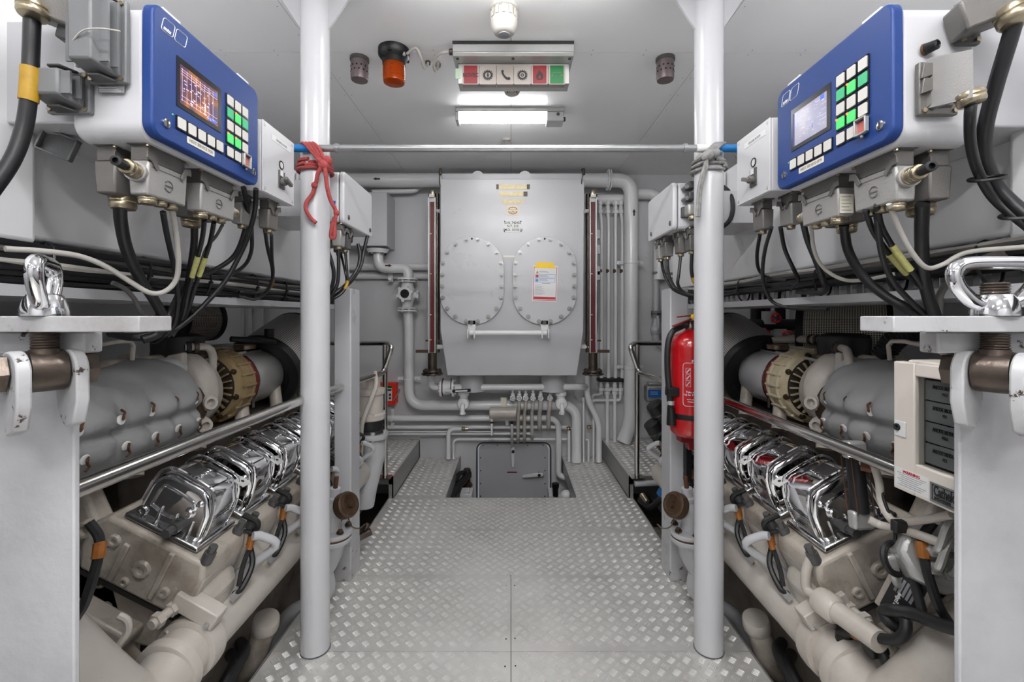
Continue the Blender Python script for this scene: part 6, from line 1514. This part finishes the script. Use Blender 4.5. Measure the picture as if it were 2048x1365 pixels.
        # small white by-pass tube and harness conduit per cylinder
        a0 = bank(.2, .0, y + .16); B().tube([a0, a0 + V(-.02, .02, -.01), a0 + V(-.05, .05, -.06), V(.955, y + .2, .4), V(.96, y + .19, .37)], .014, 10, 5).build('bypass_tube', 'white', man)
        c0 = bank(.13, .03, y + .19); h = [c0, c0 + V(-.05, .0, -.03), V(.905, y + .2, .52), V(.885, y + .18, .45), V(.89, y + .13, .4), V(.9, y + .1, .395)]
        sp = spline(h, 6); cd = B().tube(sp, .0095, 8, 1).build('harness_conduit', 'rubber', t); n_ = len(sp)
        B().tube(sp[n_ // 3:n_ // 3 + 4], .0118, 8, 1).build('orange_tape', 'tag_orange', cd)
        h2 = [bank(.15, -.01, y + .17), bank(.19, -.02, y + .19), V(.9, y + .15, .46), V(.895, y + .12, .41)]; sp = spline(h2, 6); cd = B().tube(sp, .0075, 8, 1).build('harness_conduit', 'rubber', t); B().tube(sp[6:10], .0098, 8, 1).build('orange_tape', 'tag_orange', cd)
        B().obox(V(.892, y + .1, .395), (.004, .05, .022), V(-.8, 0, .5), EY).build('harness_clip', 'alu_cast', t)
    fe = B().obox(V(.925, 1.335, .435), (.14, .05, .05), V(-.86, 0, -.5), EY).build('manifold_end_flange', 'cream_clean', man, bevel=.004); B().cyl(V(.885, 1.31, .4), V(.885, 1.3, .4), .008, n=6).build('flange_stud', 'alu_cast', fe)
    # near end of the pipe: two collars and the elbow out to the hull side
    path = [V(px_, 1.36, pz), V(px_, 1.27, pz - .005)] + [V((VX - a) / F * d, d, EYE - (b - VY) / F * d) for a, b, d in ((300, 1398, 1.17), (246, 1418, 1.11), (172, 1366, 1.06), (90, 1286, 1.05), (0, 1200, 1.05))]
    el = B().tube(path, .077, 26, 6).build('inlet_elbow', 'cream_clean', t)
    B().lathe([(.076, -.03), (.09, -.026), (.092, 0), (.09, .026), (.076, .03)], V(px_, 1.335, pz), EY, 30).build('pipe_collar', 'cream_clean', el)
    B().lathe([(.078, -.018), (.09, -.014), (.09, .014), (.078, .018)], V(.952, 1.25, pz - .008), V(-.05, 1, .12), 30).build('pipe_collar', 'cream_clean', el)
    # secondary pipe below with filler cap
    q = V(.985, 1.8, .05); m = B().pipe([V(1.12, 1.78, -.12), V(1.02, 1.78, -.08), q + EZ * .01], .045, .06, 18); m.build('filler_neck', 'cream', t); B().lathe([(.05, 0), (.052, .01), (.05, .045), (.046, .05)], q, V(-.25, -.2, 1), 22).build('filler_cap', 'cream_clean', t)
    # ---- fuel stub with nuts at the near end
    q = EL(358, 1180, .99); m = B().tube([EL(358, 1158, .99), EL(357, 1175, .985), EL(361, 1198, .985), EL(352, 1212, .99)], .009, 8, 5); m.build('drain_tube', 'cream_clean', t)
    a, b = EL(350, 1215, .985), EL(302, 1252, 1.0); B().cyl(a, b, .014, n=12).cyl(a, a + (b - a) * .25, .02, n=6).cyl(a + (b - a) * .6, a + (b - a) * .85, .022, n=6).build('drain_fitting', 'cream_clean', t)
    B().tube([EL(372, 1215, .99), EL(365, 1235, .99), EL(330, 1268, 1.0)], .006, 6, 4).build('bracket_wire', 'cream_clean', t)
    a = EL(242, 1252, 1.02); B().pipe([EL(238, 1232, 1.02), EL(255, 1240, 1.0), EL(258, 1262, 1.0), EL(232, 1300, 1.02)], .009, .02, 8).build('u_bracket', 'cream_clean', t)
    # harness conduit with yellow tape
    sp = spline([EL(178, 1045, 1.0), EL(198, 1075, .98), EL(197, 1110, .97), EL(185, 1160, .97), EL(168, 1210, .98), EL(150, 1240, 1.0)], 6); cd = B().tube(sp, .0105, 8, 1).build('harness_conduit', 'rubber', t); B().tube(sp[8:14], .013, 8, 1).build('yellow_tape', 'tag_orange', cd)
    # ---- exhaust blanket (lagged pipe) above the valley, laced along a seam
    bx, bz, R0 = 1.33, .965, .19; y0, y1 = .92, 1.74; nr, na = 84, 72; rings = []; rnd = random.Random(11)
    hooks = [1.08, 1.2, 1.33, 1.44, 1.54, 1.64]
    for i in range(nr + 1):
        tt = i / nr; y = y0 + (y1 - y0) * tt; endk = min(1, math.sqrt(max(0, 1 - ((tt - .88) / .12) ** 2)) if tt > .88 else 1)
        endk = max(.45, endk); R = R0 * (1 + .035 * math.sin(tt * 9 + 1)) * endk
        rg = []
        for j in range(na):
            a = 2 * PI * j / na; d = (a - PI * 1.02 + PI) % (2 * PI) - PI      # seam faces the walkway
            pk = 0
            for hy in hooks: pk += math.exp(-((y - hy) / .018) ** 2) * math.exp(-(d / .5) ** 2)
            r_ = R * (1 - .16 * math.exp(-(d / .07) ** 2) - .075 * pk + .012 * math.sin(5 * a + y * 20) + .012 * math.sin(9 * a - y * 34 + math.sin(y * 17)) + .05 * math.exp(-((abs(d) - .3) / .2) ** 2) * (1 - .5 * math.cos(y * 52)))
            rg.append(V(bx + r_ * math.cos(a), y, bz + r_ * math.sin(a) * .95))
        rings.append(rg)
    bl = B().loft(rings).build('exhaust_blanket', 'fabric', t, sub=1, angle=180)
    for hy in hooks:
        for sg in (-1, 1):
            a = PI * 1.02 + sg * .22; d = V(math.cos(a), 0, math.sin(a)); q = V(bx, hy + sg * .012, bz) + d * R0 * .99
            B().lathe([(.014, 0), (.014, .003), (.006, .004)], q, d, 12).build('lacing_washer', 'label_white', bl)
            B().tube([q + d * .006 + V(0, .006, .006), q + d * .014 + V(0, -.006, 0), q + d * .01 - EZ * .01 * sg, q + d * .008 + V(0, .006, -.02 * sg), q + d * .006 + V(0, -.004, -.03 * sg)], .0036, 5, 3).build('lacing_wire', 'rust', bl)
    B().lathe([(.09, 0), (.12, .02), (.12, .06), (.1, .1)], V(bx - .02, 1.7, bz - .02), EY, 20).build('hot_pipe_end', 'bronze', t)
    # ---- turbocharger: white volute, ribbed ring, silver intake, red sleeve, black filter ring, mesh filter
    ty, tx, tz = 1.84, 1.35, .985
    tb = B().lathe([(.06, -.12), (.1, -.11), (.13, -.07), (.145, -.01), (.142, .05), (.11, .085)], V(tx, ty, tz), EY, 30).build('turbo_volute', 'cream_clean', t)
    pts = []
    m = B(); pts = [V(tx + (.12 - .02 * k / 10) * math.cos(PI * .4 + k * .42), ty - .03, tz + (.12 - .02 * k / 10) * math.sin(PI * .4 + k * .42)) for k in range(12)]
    m.tube(pts, .068, 14, 3, taper=.6); m.build('volute_scroll', 'cream_clean', tb)
    m = B().pipe([V(tx - .06, ty - .09, tz + .115), V(tx - .03, ty - .2, tz + .115), V(tx + .1, ty - .52, tz + .11)], .042, .08, 18); m.build('coolant_pipe', 'white', tb)
    q = V(tx - .045, ty - .13, tz + .115); B().prism([(-.06, -.03), (0, -.05), (.06, -.03), (.06, .03), (0, .05), (-.06, .03)], q, V(.8, -.2, -.5), EZ, V(-.1, .25, 0).normalized() * .02).build('pipe_flange', 'cream_clean', tb, bevel=.006)
    for dx, dz, d in ((-.135, -.03, V(-1, -.5, .1)), (-.12, -.11, V(-.9, -.6, -.1))):
        q = V(tx + dx, ty - .06, tz + dz); m = B().lathe([(.03, -.03), (.03, .03), (.026, .035), (.026, .05), (.016, .05), (.014, .03)], q, d, 18); m.build('sensor_boss', 'cream_clean', tb)
    rm = 'turbo_tan' if s < 0 else 'turbo_cream'
    ry = ty + .15
    B().lathe([(.09, -.012), (.135, -.01)], V(tx, ry, tz), EY, 40).build('compressor_backplate', 'engine_dark', t)
    rg = B().lathe([(.128, -.004), (.135, -.012), (.15, -.006), (.158, .012), (.158, .1), (.15, .13), (.13, .14)], V(tx, ry, tz), EY, 40).build('compressor_ring', rm, t)
    for k in range(20):
        a = 2 * PI * k / 20; d = V(math.cos(a), 0, math.sin(a)); B().obox(V(tx, ry + .06, tz) + d * .16, (.016, .1, .012), d, EY).build('ring_rib', rm, rg, bevel=.003)
    B().lathe([(.156, .018), (.166, .022), (.166, .034), (.156, .038)], V(tx, ry, tz), EY, 40).build('ring_bead', rm, rg); B().lathe([(.156, .088), (.164, .092), (.164, .1), (.156, .104)], V(tx, ry, tz), EY, 40).build('ring_bead', rm, rg)
    for k in range(8):
        a = 2 * PI * k / 8 + .3; q = V(tx, ry - .005, tz) + V(math.cos(a), 0, math.sin(a)) * .145; B().bolt(q, -EY, .009, .018).build('ring_bolt', 'bronze', rg)
    for k in range(26):
        a = 2 * PI * k / 26; d = V(math.cos(a), 0, math.sin(a)); B().obox(V(tx, ry - .028, tz) + d * .115, (.034, .012, .006), d, EY).build('diffuser_vane', rm, rg)
    iy = ry + .14
    B().lathe([(.134, 0), (.138, .006), (.138, .034), (.134, .04)], V(tx, iy, tz), EY, 36).build('silicone_sleeve', 'silicone_red', t)
    ni = B().lathe([(.128, 0), (.132, .03), (.132, .25), (.126, .26)], V(tx, iy + .03, tz), EY, 36).build('intake_duct', 'alu_cast' if s < 0 else 'white', t)
    m = B().torus(V(tx, iy + .05, tz), EY, .1335, .0035, 36, 6); m.build('hose_clip', 'stainless', ni); q = V(tx - .1, iy + .05, tz - .1); B().cyl(q - EZ * .03, q + EZ * .02, .008, n=8).build('clip_screw', 'stainless', ni)
    fc = V(tx, iy + .29, tz); fa = V(.05, .95, .32).normalized()
    B().lathe([(.12, 0), (.125, .01), (.15, .015), (.155, -.005), (.2, .0), (.207, .02), (.207, .05), (.2, .055)], fc, fa, 40).build('filter_ring', 'rubber', t)
    def mesh_cyl(name, c, ax, r, L_, mt, parent, u=1., cone=1.):
        a, uu, vv = frame(ax); n_, k_ = 48, 8; vs = []; fs = []; uvs = []
        for i in range(k_ + 1):
            for j in range(n_ + 1):
                an = 2 * PI * j / n_; rr_ = r * (1 + (cone - 1) * i / k_); vs.append(tuple(M @ (Vector(c) + a * L_ * i / k_ + (uu * math.cos(an) + vv * math.sin(an)) * rr_)))
        for i in range(k_):
            for j in range(n_): q = i * (n_ + 1) + j; fs.append((q, q + 1, q + n_ + 2, q + n_ + 1))
        me = bpy.data.meshes.new(name); me.from_pydata(vs, [], fs); me.update(); uvl = me.uv_layers.new(name='UVMap')
        for lp in me.loops:
            i, j = divmod(lp.vertex_index, n_ + 1); uvl.data[lp.index].uv = (j / n_ * 2 * PI * r * u, i / k_ * L_ * u)
        me.transform(Matrix.Translation(-ORG[parent.name])); me.materials.append(MATS[mt]); me.shade_smooth()
        o = bpy.data.objects.new(name, me); COL.objects.link(o); o.parent = parent; ORG[o.name] = ORG[parent.name]; return o
    mesh_cyl('mesh_filter', fc + fa * .05, fa, .2, .42, 'wire_mesh', t, 1.6, .95)
    B().lathe([(.19, 0), (.19, .02)], fc + fa * .47, fa, 30).build('filter_end', 'rubber', t)
    # second bank's filter seen across the valley, with its black end
    f2 = (V(1.8, 2.54, 1.28) if s < 0 else V(1.64, 2.22, 1.21)); a2 = V(.3, -.95, .0).normalized() if s < 0 else V(.79, -.61, 0).normalized(); f2 = f2 - a2 * .17
    f2 = f2 + a2 * (.07 if s < 0 else 0); fl_ = .2 if s < 0 else .34; fr_ = .122 if s < 0 else .15; mesh_cyl('mesh_filter', f2, a2, fr_, fl_, 'wire_mesh_fine', t, 1.6); B().lathe([(fr_, -.02), (fr_ + .004, -.015), (fr_ + .004, .012), (fr_, .015)], f2, a2, 36).build('filter_ring', 'rubber', t); B().lathe([(fr_, fl_ - .01), (fr_ + .004, fl_ - .005), (fr_ + .004, fl_ + .012), (fr_ * .8, fl_ + .016)], f2, a2, 36).build('filter_ring', 'rubber', t)
    # ---- crankcase breathers: cream necks under black caps, with hoses
    for k, (bx_, by_) in enumerate(((1.36, 1.84), (1.5, 2.02))):
        c = V(bx_, by_, 1.0); nk = B().lathe([(.09, 0), (.09, .1), (.085, .12)], c, EZ, 28).build('breather_neck', 'cream', t)
        B().lathe([(.094, .12), (.097, .125), (.097, .135), (.094, .14)], c, EZ, 28).build('band_clamp', 'steel_brown', nk)
        B().lathe([(.09, .135), (.092, .2), (.088, .215), (.07, .22), (.065, .21), (.02, .21)], c, EZ, 28).build('breather_cap', 'rubber', nk)
    h0 = V(1.29, 1.78, 1.175)
    hz = B().tube([h0, h0 + V(-.02, -.06, 0), h0 + V(-.035, -.1, -.01), h0 + V(-.05, -.13, -.05), h0 + V(-.05, -.13, -.14)] if s > 0 else [h0, h0 + V(-.03, .03, 0), h0 + V(-.05, .06, -.005), h0 + V(-.06, .075, -.04), h0 + V(-.055, .08, -.12)], .015, 12, 5).build('breather_hose', 'cream_clean', t)
    d_ = V(-.3, -.95, 0) if s > 0 else V(-.7, .7, 0)
    for k in range(2): B().lathe([(.022, -.008), (.024, -.006), (.024, .006), (.022, .008)], h0 + d_ * (.012 + .026 * k), d_, 16).build('hose_clamp', 'steel_brown' if k else 'rubber', hz)
    if s > 0:
        h1 = V(1.46, 2.1, 1.185); B().tube([h1, h1 + V(-.04, .12, .0), h1 + V(-.08, .3, -.02), h1 + V(-.1, .42, -.05), h1 + V(-.1, .46, -.14)], .02, 12, 5).build('breather_hose', 'cream_clean', t)
        for k in range(2): B().lathe([(.022, -.008), (.024, -.006), (.024, .006), (.022, .008)], h1 + V(-.01 - .01 * k, .03 + .03 * k, 0), V(-.3, .95, 0), 16).build('hose_clamp', 'steel_brown', t)
    # ---- control linkage and top cover plates in the valley
    m = B().cyl(V(1.28, 1.5, 1.1), V(1.3, 2.2, 1.12), .008, n=8).cyl(V(1.32, 1.45, 1.085), V(1.33, 2.5, 1.12), .007, n=8); m.build('linkage_rod', 'alu_cast', t)
    m = B().box(1.36, 1.6, 1.7, 2.5, 1.08, 1.1).box(1.4, 1.55, 2.15, 2.45, 1.1, 1.15); m.build('valley_cover', 'cream_clean', t, bevel=.006)
    m = B().lathe([(.05, 0), (.052, .02), (.045, .025)], V(1.36, 2.3, 1.13), EZ, 24); m.build('filler_cap', 'gland', t)
    m = B().cyl(V(1.27, 1.05, 1.14), V(1.33, 1.7, 1.13), .024, n=16); m.build('rail_pipe', 'cream', t)
    for k in range(3): B().lathe([(.026, -.02), (.034, -.018), (.034, .018), (.026, .02)], V(1.285 + .02 * k, 1.2 + .18 * k, 1.138), V(.06, .65, 0), 6).build('rail_nut', 'cream', t)
    m = B().tube([V(1.27, 1.3, 1.15), V(1.26, 1.33, 1.2), V(1.27, 1.5, 1.215), V(1.28, 1.52, 1.15)], .007, 8, 3); m.build('lifting_wire', 'cream_clean', t)
    q = V(1.16, 1.08, 1.175); B().cyl(q, q + V(-.03, -.04, 0), .02, n=14).build('end_bolt', 'steel_brown', t)
    # fill behind: far bank silhouette and valley floor
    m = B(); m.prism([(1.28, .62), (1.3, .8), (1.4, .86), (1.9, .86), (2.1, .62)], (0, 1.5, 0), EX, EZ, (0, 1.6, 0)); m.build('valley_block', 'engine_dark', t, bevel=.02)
    for k in range(5): B().cyl(V(1.22, 1.45 + k * .3, .78), V(1.26, 1.5 + k * .3, .92), .03, n=12).build('riser_pipe', 'cream', t)
    return t, B
eL, BL = engine(-1); eR, BR = engine(1)
# harness sensor at the far intake (red rope side)
q = V(-1.3, 2.42, 1.13)
MB().cyl(q, q + EZ * .1, .024, n=12).build('sensor_plug', 'rubber', eL); MB().tube([q + EZ * .02, q + V(.05, -.05, .03), q + V(.04, -.2, .05), q + V(-.02, -.3, .06)], .014, 8, 5).build('harness_conduit', 'rubber', eL)
# ---------------------------------------------------------------- only on the grey rope side: near-end equipment
def R_(px, py, X): return Q(px, py, X)
# fuel water sight filter: silver heads, black body, four tie rods
t = eR
a, b = R_(1708, 900, .985), R_(1722, 1040, .985)
up = (a - b).normalized(); L_ = (a - b).length
ff = MB().obox(a, (.055, .05, .035), EX, up).build('filter_head', 'alu_cast', t, bevel=.008)
MB().obox(b, (.06, .05, .03), EX, up).build('filter_foot', 'alu_cast', t, bevel=.008)
MB().cyl(a - up * .02, b + up * .02, .022, n=18).build('filter_body', 'rubber', t)
for dx, dy in ((-.023, -.02), (.023, -.02), (-.023, .02), (.023, .02)): MB().cyl(a + V(dx, dy, -.02), b + V(dx, dy, .02), .002, n=6).build('tie_rod', 'rust', ff)
MB().obox(a + V(-.02, -.032, -.005), (.035, .002, .022), EX, EY).build('filter_label', 'ink', ff)
def rt(name, mt, pts, r, res=6, X=.97, parent=None):
    return MB().tube([R_(p[0], p[1], p[2] if len(p) > 2 else X) for p in pts], r, 10, res).build(name, mt, parent or eR)
rt('fuel_line', 'cream_clean', [(1722, 925, .96), (1745, 930), (1758, 965), (1762, 1000), (1775, 1030), (1795, 1045), (1850, 1040), (1905, 1030)], .0095)
rt('fuel_line', 'cream_clean', [(1738, 1040, .95), (1765, 1052), (1800, 1058), (1850, 1075), (1890, 1090)], .0105)
rt('fuel_line', 'rubber', [(1750, 935), (1765, 990), (1780, 1035), (1790, 1060), (1790, 1100)], .004)
m = MB()
q = R_(1722, 932, .955); MB().cyl(q, q + V(.02, -.02, 0), .014, n=6).build('union_nut', 'rust', eR)
MB().obox(R_(1798, 1053, .95), (.03, .02, .03), EX, EY).build('line_clip', 'rubber', eR, bevel=.004)
# injection pump block with a fan of steel lines
pc = R_(1865, 1110, 1.02)
pb = MB().lathe([(.075, -.02), (.08, 0), (.08, .05), (.07, .06)], pc + V(.02, .03, -.02), V(-.35, -.85, .4), 8).build('pump_block', 'alu_cast', eR, bevel=.006)
for k in range(5):
    a = 2 * PI * k / 5; q = pc + V(.035 * math.cos(a), -.02, .035 * math.sin(a))
    MB().cyl(q, q + V(-.012, -.03, .015), .015, n=6).build('pump_union', 'alu_cast', pb)
    MB().tube([q + V(-.012, -.03, .015), q + V(-.03, -.06, .04), q + V(-.01, -.06, .09), q + V(.06, -.03, .1), q + V(.15, .0, .1)], .0085, 8, 5).build('injection_line', 'alu_cast', pb)
MB().prism([(-.06, .03), (.05, .05), (.06, -.02), (.01, -.06), (-.03, -.05)], R_(1820, 1140, 1.0), EX, EZ, (0, .02, 0)).build('lifting_bracket', 'alu_cast', eR, bevel=.008)
MB().cyl(R_(1823, 1150, .995), R_(1823, 1150, .995) - EY * .004, .016, n=16).build('bracket_hole', 'dark_hole', eR)
q = R_(1788, 1118, .97); MB().torus(q, V(.3, -.9, .3), .035, .008, 22, 8).build('dipstick_ring', 'rubber', eR); MB().cyl(q + V(.03, 0, -.01), q + V(.06, .02, -.03), .012, n=10).build('ring_clip', 'rubber', eR)
rt('dipstick_wire', 'rubber', [(1790, 1060), (1788, 1090), (1788, 1105)], .003)
# name plate
a = R_(1806, 1195, .985); u = (R_(1838, 1165, .985) - R_(1790, 1250, .985)).normalized()
Mx = basis(a, u, V(-.55, -.5, .65)); 
npb = MB(Mx).box(-.085, .085, -.006, 0, -.045, .045).build('plate_bracket', 'cream', eR, bevel=.006)
w_ = V(Mx[0][1], Mx[1][1], Mx[2][1])
np_ = MB(Mx).prism(rrect(-.075, .075, -.032, .032, .006, 3), (0, 0, 0), EX, EZ, (0, .002, 0)).build('name_plate', 'ink', npb)
m = MB(Mx)
for k in range(5): m.box(0 + .0, .05, .002, .0025, -.022 + k * .009, -.016 + k * .009)
m.build('plate_fields', 'ink_grey', np_, smooth=False)
zax = V(Mx[0][2], Mx[1][2], Mx[2][2])
text('mtu', .024, a + w_ * .0025 + u * -.045 + zax * .012, u, zax, 'label_white', np_, bold=.0006); text('Diesel Engine', .013, a + w_ * .0025 + u * -.03 - zax * .006, u, zax, 'label_white', np_, bold=.0003)
# black harness at the near end
rt('harness_conduit', 'rubber', [(1800, 1260), (1775, 1240, .95), (1768, 1225, .95), (1785, 1222, .95), (1830, 1230), (1880, 1250), (1925, 1262)], .015)
rt('harness_conduit', 'rubber', [(1680, 1265, .93), (1710, 1268, .93), (1745, 1275, .93), (1790, 1280, .94), (1810, 1265, .95), (1812, 1240, .96)], .0125)
sp = spline([R_(*p) for p in ((1710, 1268, .93), (1728, 1272, .93), (1740, 1275, .93))], 4); MB().tube(sp, .0155, 8, 1).build('orange_tape', 'tag_orange', eR)
q = R_(1686, 1300, .935); ss = MB().lathe([(.03, -.03), (.028, 0), (.02, .01), (.018, .03)], q, V(.15, 0, 1), 16).build('sensor_boss', 'rust', eR); MB().lathe([(.02, .015), (.022, .02), (.022, .06), (.016, .07)], q, V(.15, 0, 1), 12).build('sensor_plug', 'rubber', eR)
rt('harness_conduit', 'rubber', [(1826, 1150, .98), (1835, 1190, .98), (1845, 1225, .98)], .01)
q = R_(1750, 1300, .95); MB().cyl(q - EX * .02, q + V(.02, 0, .01), .022, n=14).build('connector_plug', 'rubber', eR); rt('harness_conduit', 'rubber', [(1755, 1290, .95), (1770, 1320, .95), (1778, 1345, .96)], .012)
rt('coolant_hose', 'cream_clean', [(1620, 1115, .9), (1612, 1150, .89), (1615, 1180, .89), (1640, 1200, .9)], .014)
a, b = R_(1640, 1200, .9), R_(1760, 1285, .93); MB().cyl(a, b, .028, n=20).lathe([(.036, 0), (.038, .01), (.038, .05), (.03, .06)], a, b - a, 20).build('coolant_pipe', 'cream_clean', eR)
# far side clutter behind the engine (grey rope side): dark pipes with red handwheels
for k, (px, py) in enumerate(((1552, 636), (1532, 670), (1574, 672))):
    c = P(px, py, 3.4); t = thing('red_handwheel', '%s red handwheel valve behind the engine, grey rope side' % ('upper', 'lower', 'farther')[k], 'valve', c, 'red handwheel valves')
    MB().torus(c, V(0, -1, .1), .034, .006, 20, 6).build('wheel_rim', 'red_box', t); m = MB()
    for j in range(5): a = 2 * PI * j / 5; m.cyl(c, c + V(math.cos(a), 0, math.sin(a)) * .04, .006, n=6)
    m.build('wheel_spokes', 'red_box', t); MB().cyl(c + EY * .08, c - EY * .012, .012, n=10).build('spindle', 'blue_pipe', t)
    MB().lathe([(.05, -.05), (.05, .05)], c + EY * .1, EZ, 14).build('valve_body', 'white', t)
for k, px in enumerate((1512, 1530, 1560, 1590, 1605, 1625, 1640)):
    mt = 'white' if k in (3, 6) else 'rubber'; o = MB().cyl(P(px, 560, 3.6 + .05 * (k % 3)), V(P(px, 560, 3.6 + .05 * (k % 3)).x, 3.6 + .05 * (k % 3), -.8), .04, n=14).build('manifold_riser', mt); tag(o, 'upright manifold pipe behind the red handwheels, %s from the grey rope pillar, %s' % (('first', 'second', 'third', 'fourth', 'fifth', 'sixth', 'seventh')[k], 'white' if mt == 'white' else 'black'), 'pipe', 'upright manifold pipes')
for k, py in enumerate((650, 690)): tag(MB().cyl(P(1490, py, 3.52), P(1700, py, 3.52), .045, n=14).build('manifold_header', 'rubber'), ('upper', 'lower')[k] + ' black cross pipe of the red handwheel manifold', 'pipe')
# far side of the red rope engine: notice on the bulkhead, upright wall pipes
a, b = P(428, 682, 4.1), P(460, 617, 4.1); t = thing('wall_notice', 'white notice with photographs on the bulkhead behind the engine', 'notice', (a.x, 4.1, a.z))
MB().box(a.x, b.x, 4.09, 4.1, a.z, b.z).build('sheet', 'paper', t)
for x0, y0, x1, y1 in ((430, 622, 455, 646), (427, 650, 440, 662), (441, 650, 457, 662)):
    p0, p1 = P(x0, y1, 4.088), P(x1, y0, 4.088); MB().box(p0.x, p1.x, 4.086, 4.09, p0.z, p1.z).build('photograph', 'label_dk', t)
m = MB()
for k in range(4): p0, p1 = P(430, 667 + k * 3.5, 4.088), P(455 - 3 * (k % 2), 668.2 + k * 3.5, 4.088); m.box(p0.x, p1.x, 4.086, 4.09, p1.z, p0.z)
m.build('print_lines', 'ink_grey', t)
for k, (px, r_) in enumerate(((484, .055), (500, .05), (516, .045))): tag(MB().cyl(P(px, 560, 4.05), P(px, 720, 4.05), r_, n=16).build('wall_pipe', 'white'), ('first', 'second', 'third')[k] + ' upright white wall pipe beside the bulkhead notice', 'pipe')
# ================================================================ anode control cabinet on the grey rope side
fc = Face(1, .9, 1.059, .897); Wc, Hc = .237, .297
t = thing('anode_cabinet', 'cream anti-fouling control cabinet with glazed door beside the foreground plate', 'control cabinet', fc.p(Wc / 2, 0, -.08))
m = MB(); fc.slab(m, .004, Wc, .006, Hc + .004, -.14, -.028); m.build('case', 'cream_box', t, bevel=.006)
def frame_pts(u0, u1, v0, v1): return [(u0, v0), (u1, v0), (u1, v1), (u0, v1)]
wu0, wv0, wv1 = .055, .072, .268
m = MB(); fc.slab(m, 0, wu0, 0, Hc, -.026, 0); fc.slab(m, wu0, Wc, 0, wv0, -.026, 0); fc.slab(m, wu0, Wc, wv1, Hc, -.026, 0); fc.slab(m, Wc - .006, Wc, wv0, wv1, -.026, 0)
do = m.build('door_frame', 'cream_box', t, bevel=.003)
m = MB(); fc.slab(m, wu0 - .003, Wc - .003, wv0 - .003, wv1 + .003, -.012, -.009); m.build('door_glass', 'glass_dark', do)
m = MB(); fc.slab(m, wu0, Wc - .006, wv0, wv1, -.027, -.026); m.build('back_panel', 'bezel', t)
for k, (a_, b_) in enumerate((('ANODE MODULE', 'FE2'), ('ANODE MODULE', 'MG2'), ('ANODE MODULE', 'FE1'), ('ANODE MODULE', 'MG1'))):
    v0 = wv0 + .006 + k * .0465; m = MB(); fc.slab(m, wu0 + .004, Wc - .008, v0, v0 + .044, -.026, -.021); mo = m.build('module', 'module', t, bevel=.001)
    text(a_, .0115, fc.p(wu0 + .05, v0 + .03, -.0205), fc.u, EZ, 'ink', mo, bold=.0003, sx=.62); text(b_, .0095, fc.p(wu0 + .05, v0 + .017, -.0205), fc.u, EZ, 'ink', mo, sx=.7)
    m = MB(); fc.slab(m, wu0 + .098, wu0 + .112, v0 + .02, v0 + .036, -.021, -.0195); m.build('red_display', 'red_dark', mo); q = fc.p(wu0 + .1, v0 + .009, -.021); MB().cyl(q, q + fc.n * .006, .008, n=12).build('module_knob', 'ink', mo)
m = MB(); fc.slab(m, .006, .035, .125, .16, 0, .003); lo = m.build('lock_plate', 'label_white', do, bevel=.001); q = fc.p(.014, .145, .003); MB().lathe([(.0085, 0), (.008, .003), (.004, .003), (.003, 0)], q, fc.n, 16).build('key_barrel', 'ink', lo)
m = MB(); fc.slab(m, .006, .09, .008, .052, 0, .0006); so = m.build('warning_sticker', 'label_white', do); text('WARNING', .009, fc.p(.048, .046, .0008), fc.u, EZ, 'paper_red', so, bold=.0002)
m = MB()
for k in range(7): fc.slab(m, .012 + (k % 3) * .004, .084 - (k % 4) * .006, .0405 - k * .0046, .0417 - k * .0046, .0006, .0009)
m.build('sticker_print', 'ink_grey', so, smooth=False)
m = MB(); fc.slab(m, .093, Wc - .003, .006, .048, 0, .001); lo = m.build('maker_label', 'module', do)
m = MB(); fc.slab(m, .098, Wc - .006, .0115, .013, .001, .0016); fc.slab(m, .098, Wc - .006, .0425, .044, .001, .0016); fc.slab(m, .098, .0995, .0115, .044, .001, .0016); m.build('label_border', 'ink', lo)
text('Cathelco', .03, fc.p(.102, .031, .0014), fc.u, EZ, 'ink', lo, align='LEFT', bold=.0009, sx=.5); text('ANTI-FOULING', .0085, fc.p(.103, .0165, .0014), fc.u, EZ, 'ink', lo, align='LEFT', bold=.0002, sx=.62)
# oily pipe work under the far corners beside the floor, both sides: dark hoses below the manifold
for s in (-1, 1):
    e = 'red rope' if s < 0 else 'grey rope'
    t = thing('bilge_cable', 'thick black hose below the exhaust elbow on the %s side' % e, 'hose', (s * .97, 1.4, -.1), 'hoses under the elbows')
    M = Matrix.Diagonal((s, 1, 1, 1))
    for k in range(2): MB(M).tube([V(1.06, 1.7 + .06 * k, .02), V(.985, 1.6 + .06 * k, .06), V(.975, 1.5 + .05 * k, .03), V(.985, 1.4, -.1), V(1.02, 1.32, -.25)], .02, 10, 5).build('hose', 'rubber', t)

# corrugated black hose behind the cabinet
t = thing('corrugated_hose', 'black corrugated air hose above the cabinet behind the clamp bar', 'hose', Q(1850, 690, 1.35))
sp = spline([Q(1765, 712, 1.3), Q(1795, 676, 1.32), Q(1850, 660, 1.35), Q(1900, 672, 1.38), Q(1930, 700, 1.4)], 12)
MB().tube(sp, .03, 12, 1).build('hose_core', 'rubber', t)
for i in range(0, len(sp) - 1, 2): MB().torus(sp[i], sp[i + 1] - sp[i], .031, .005, 16, 5).build('hose_ridge', 'rubber', t)
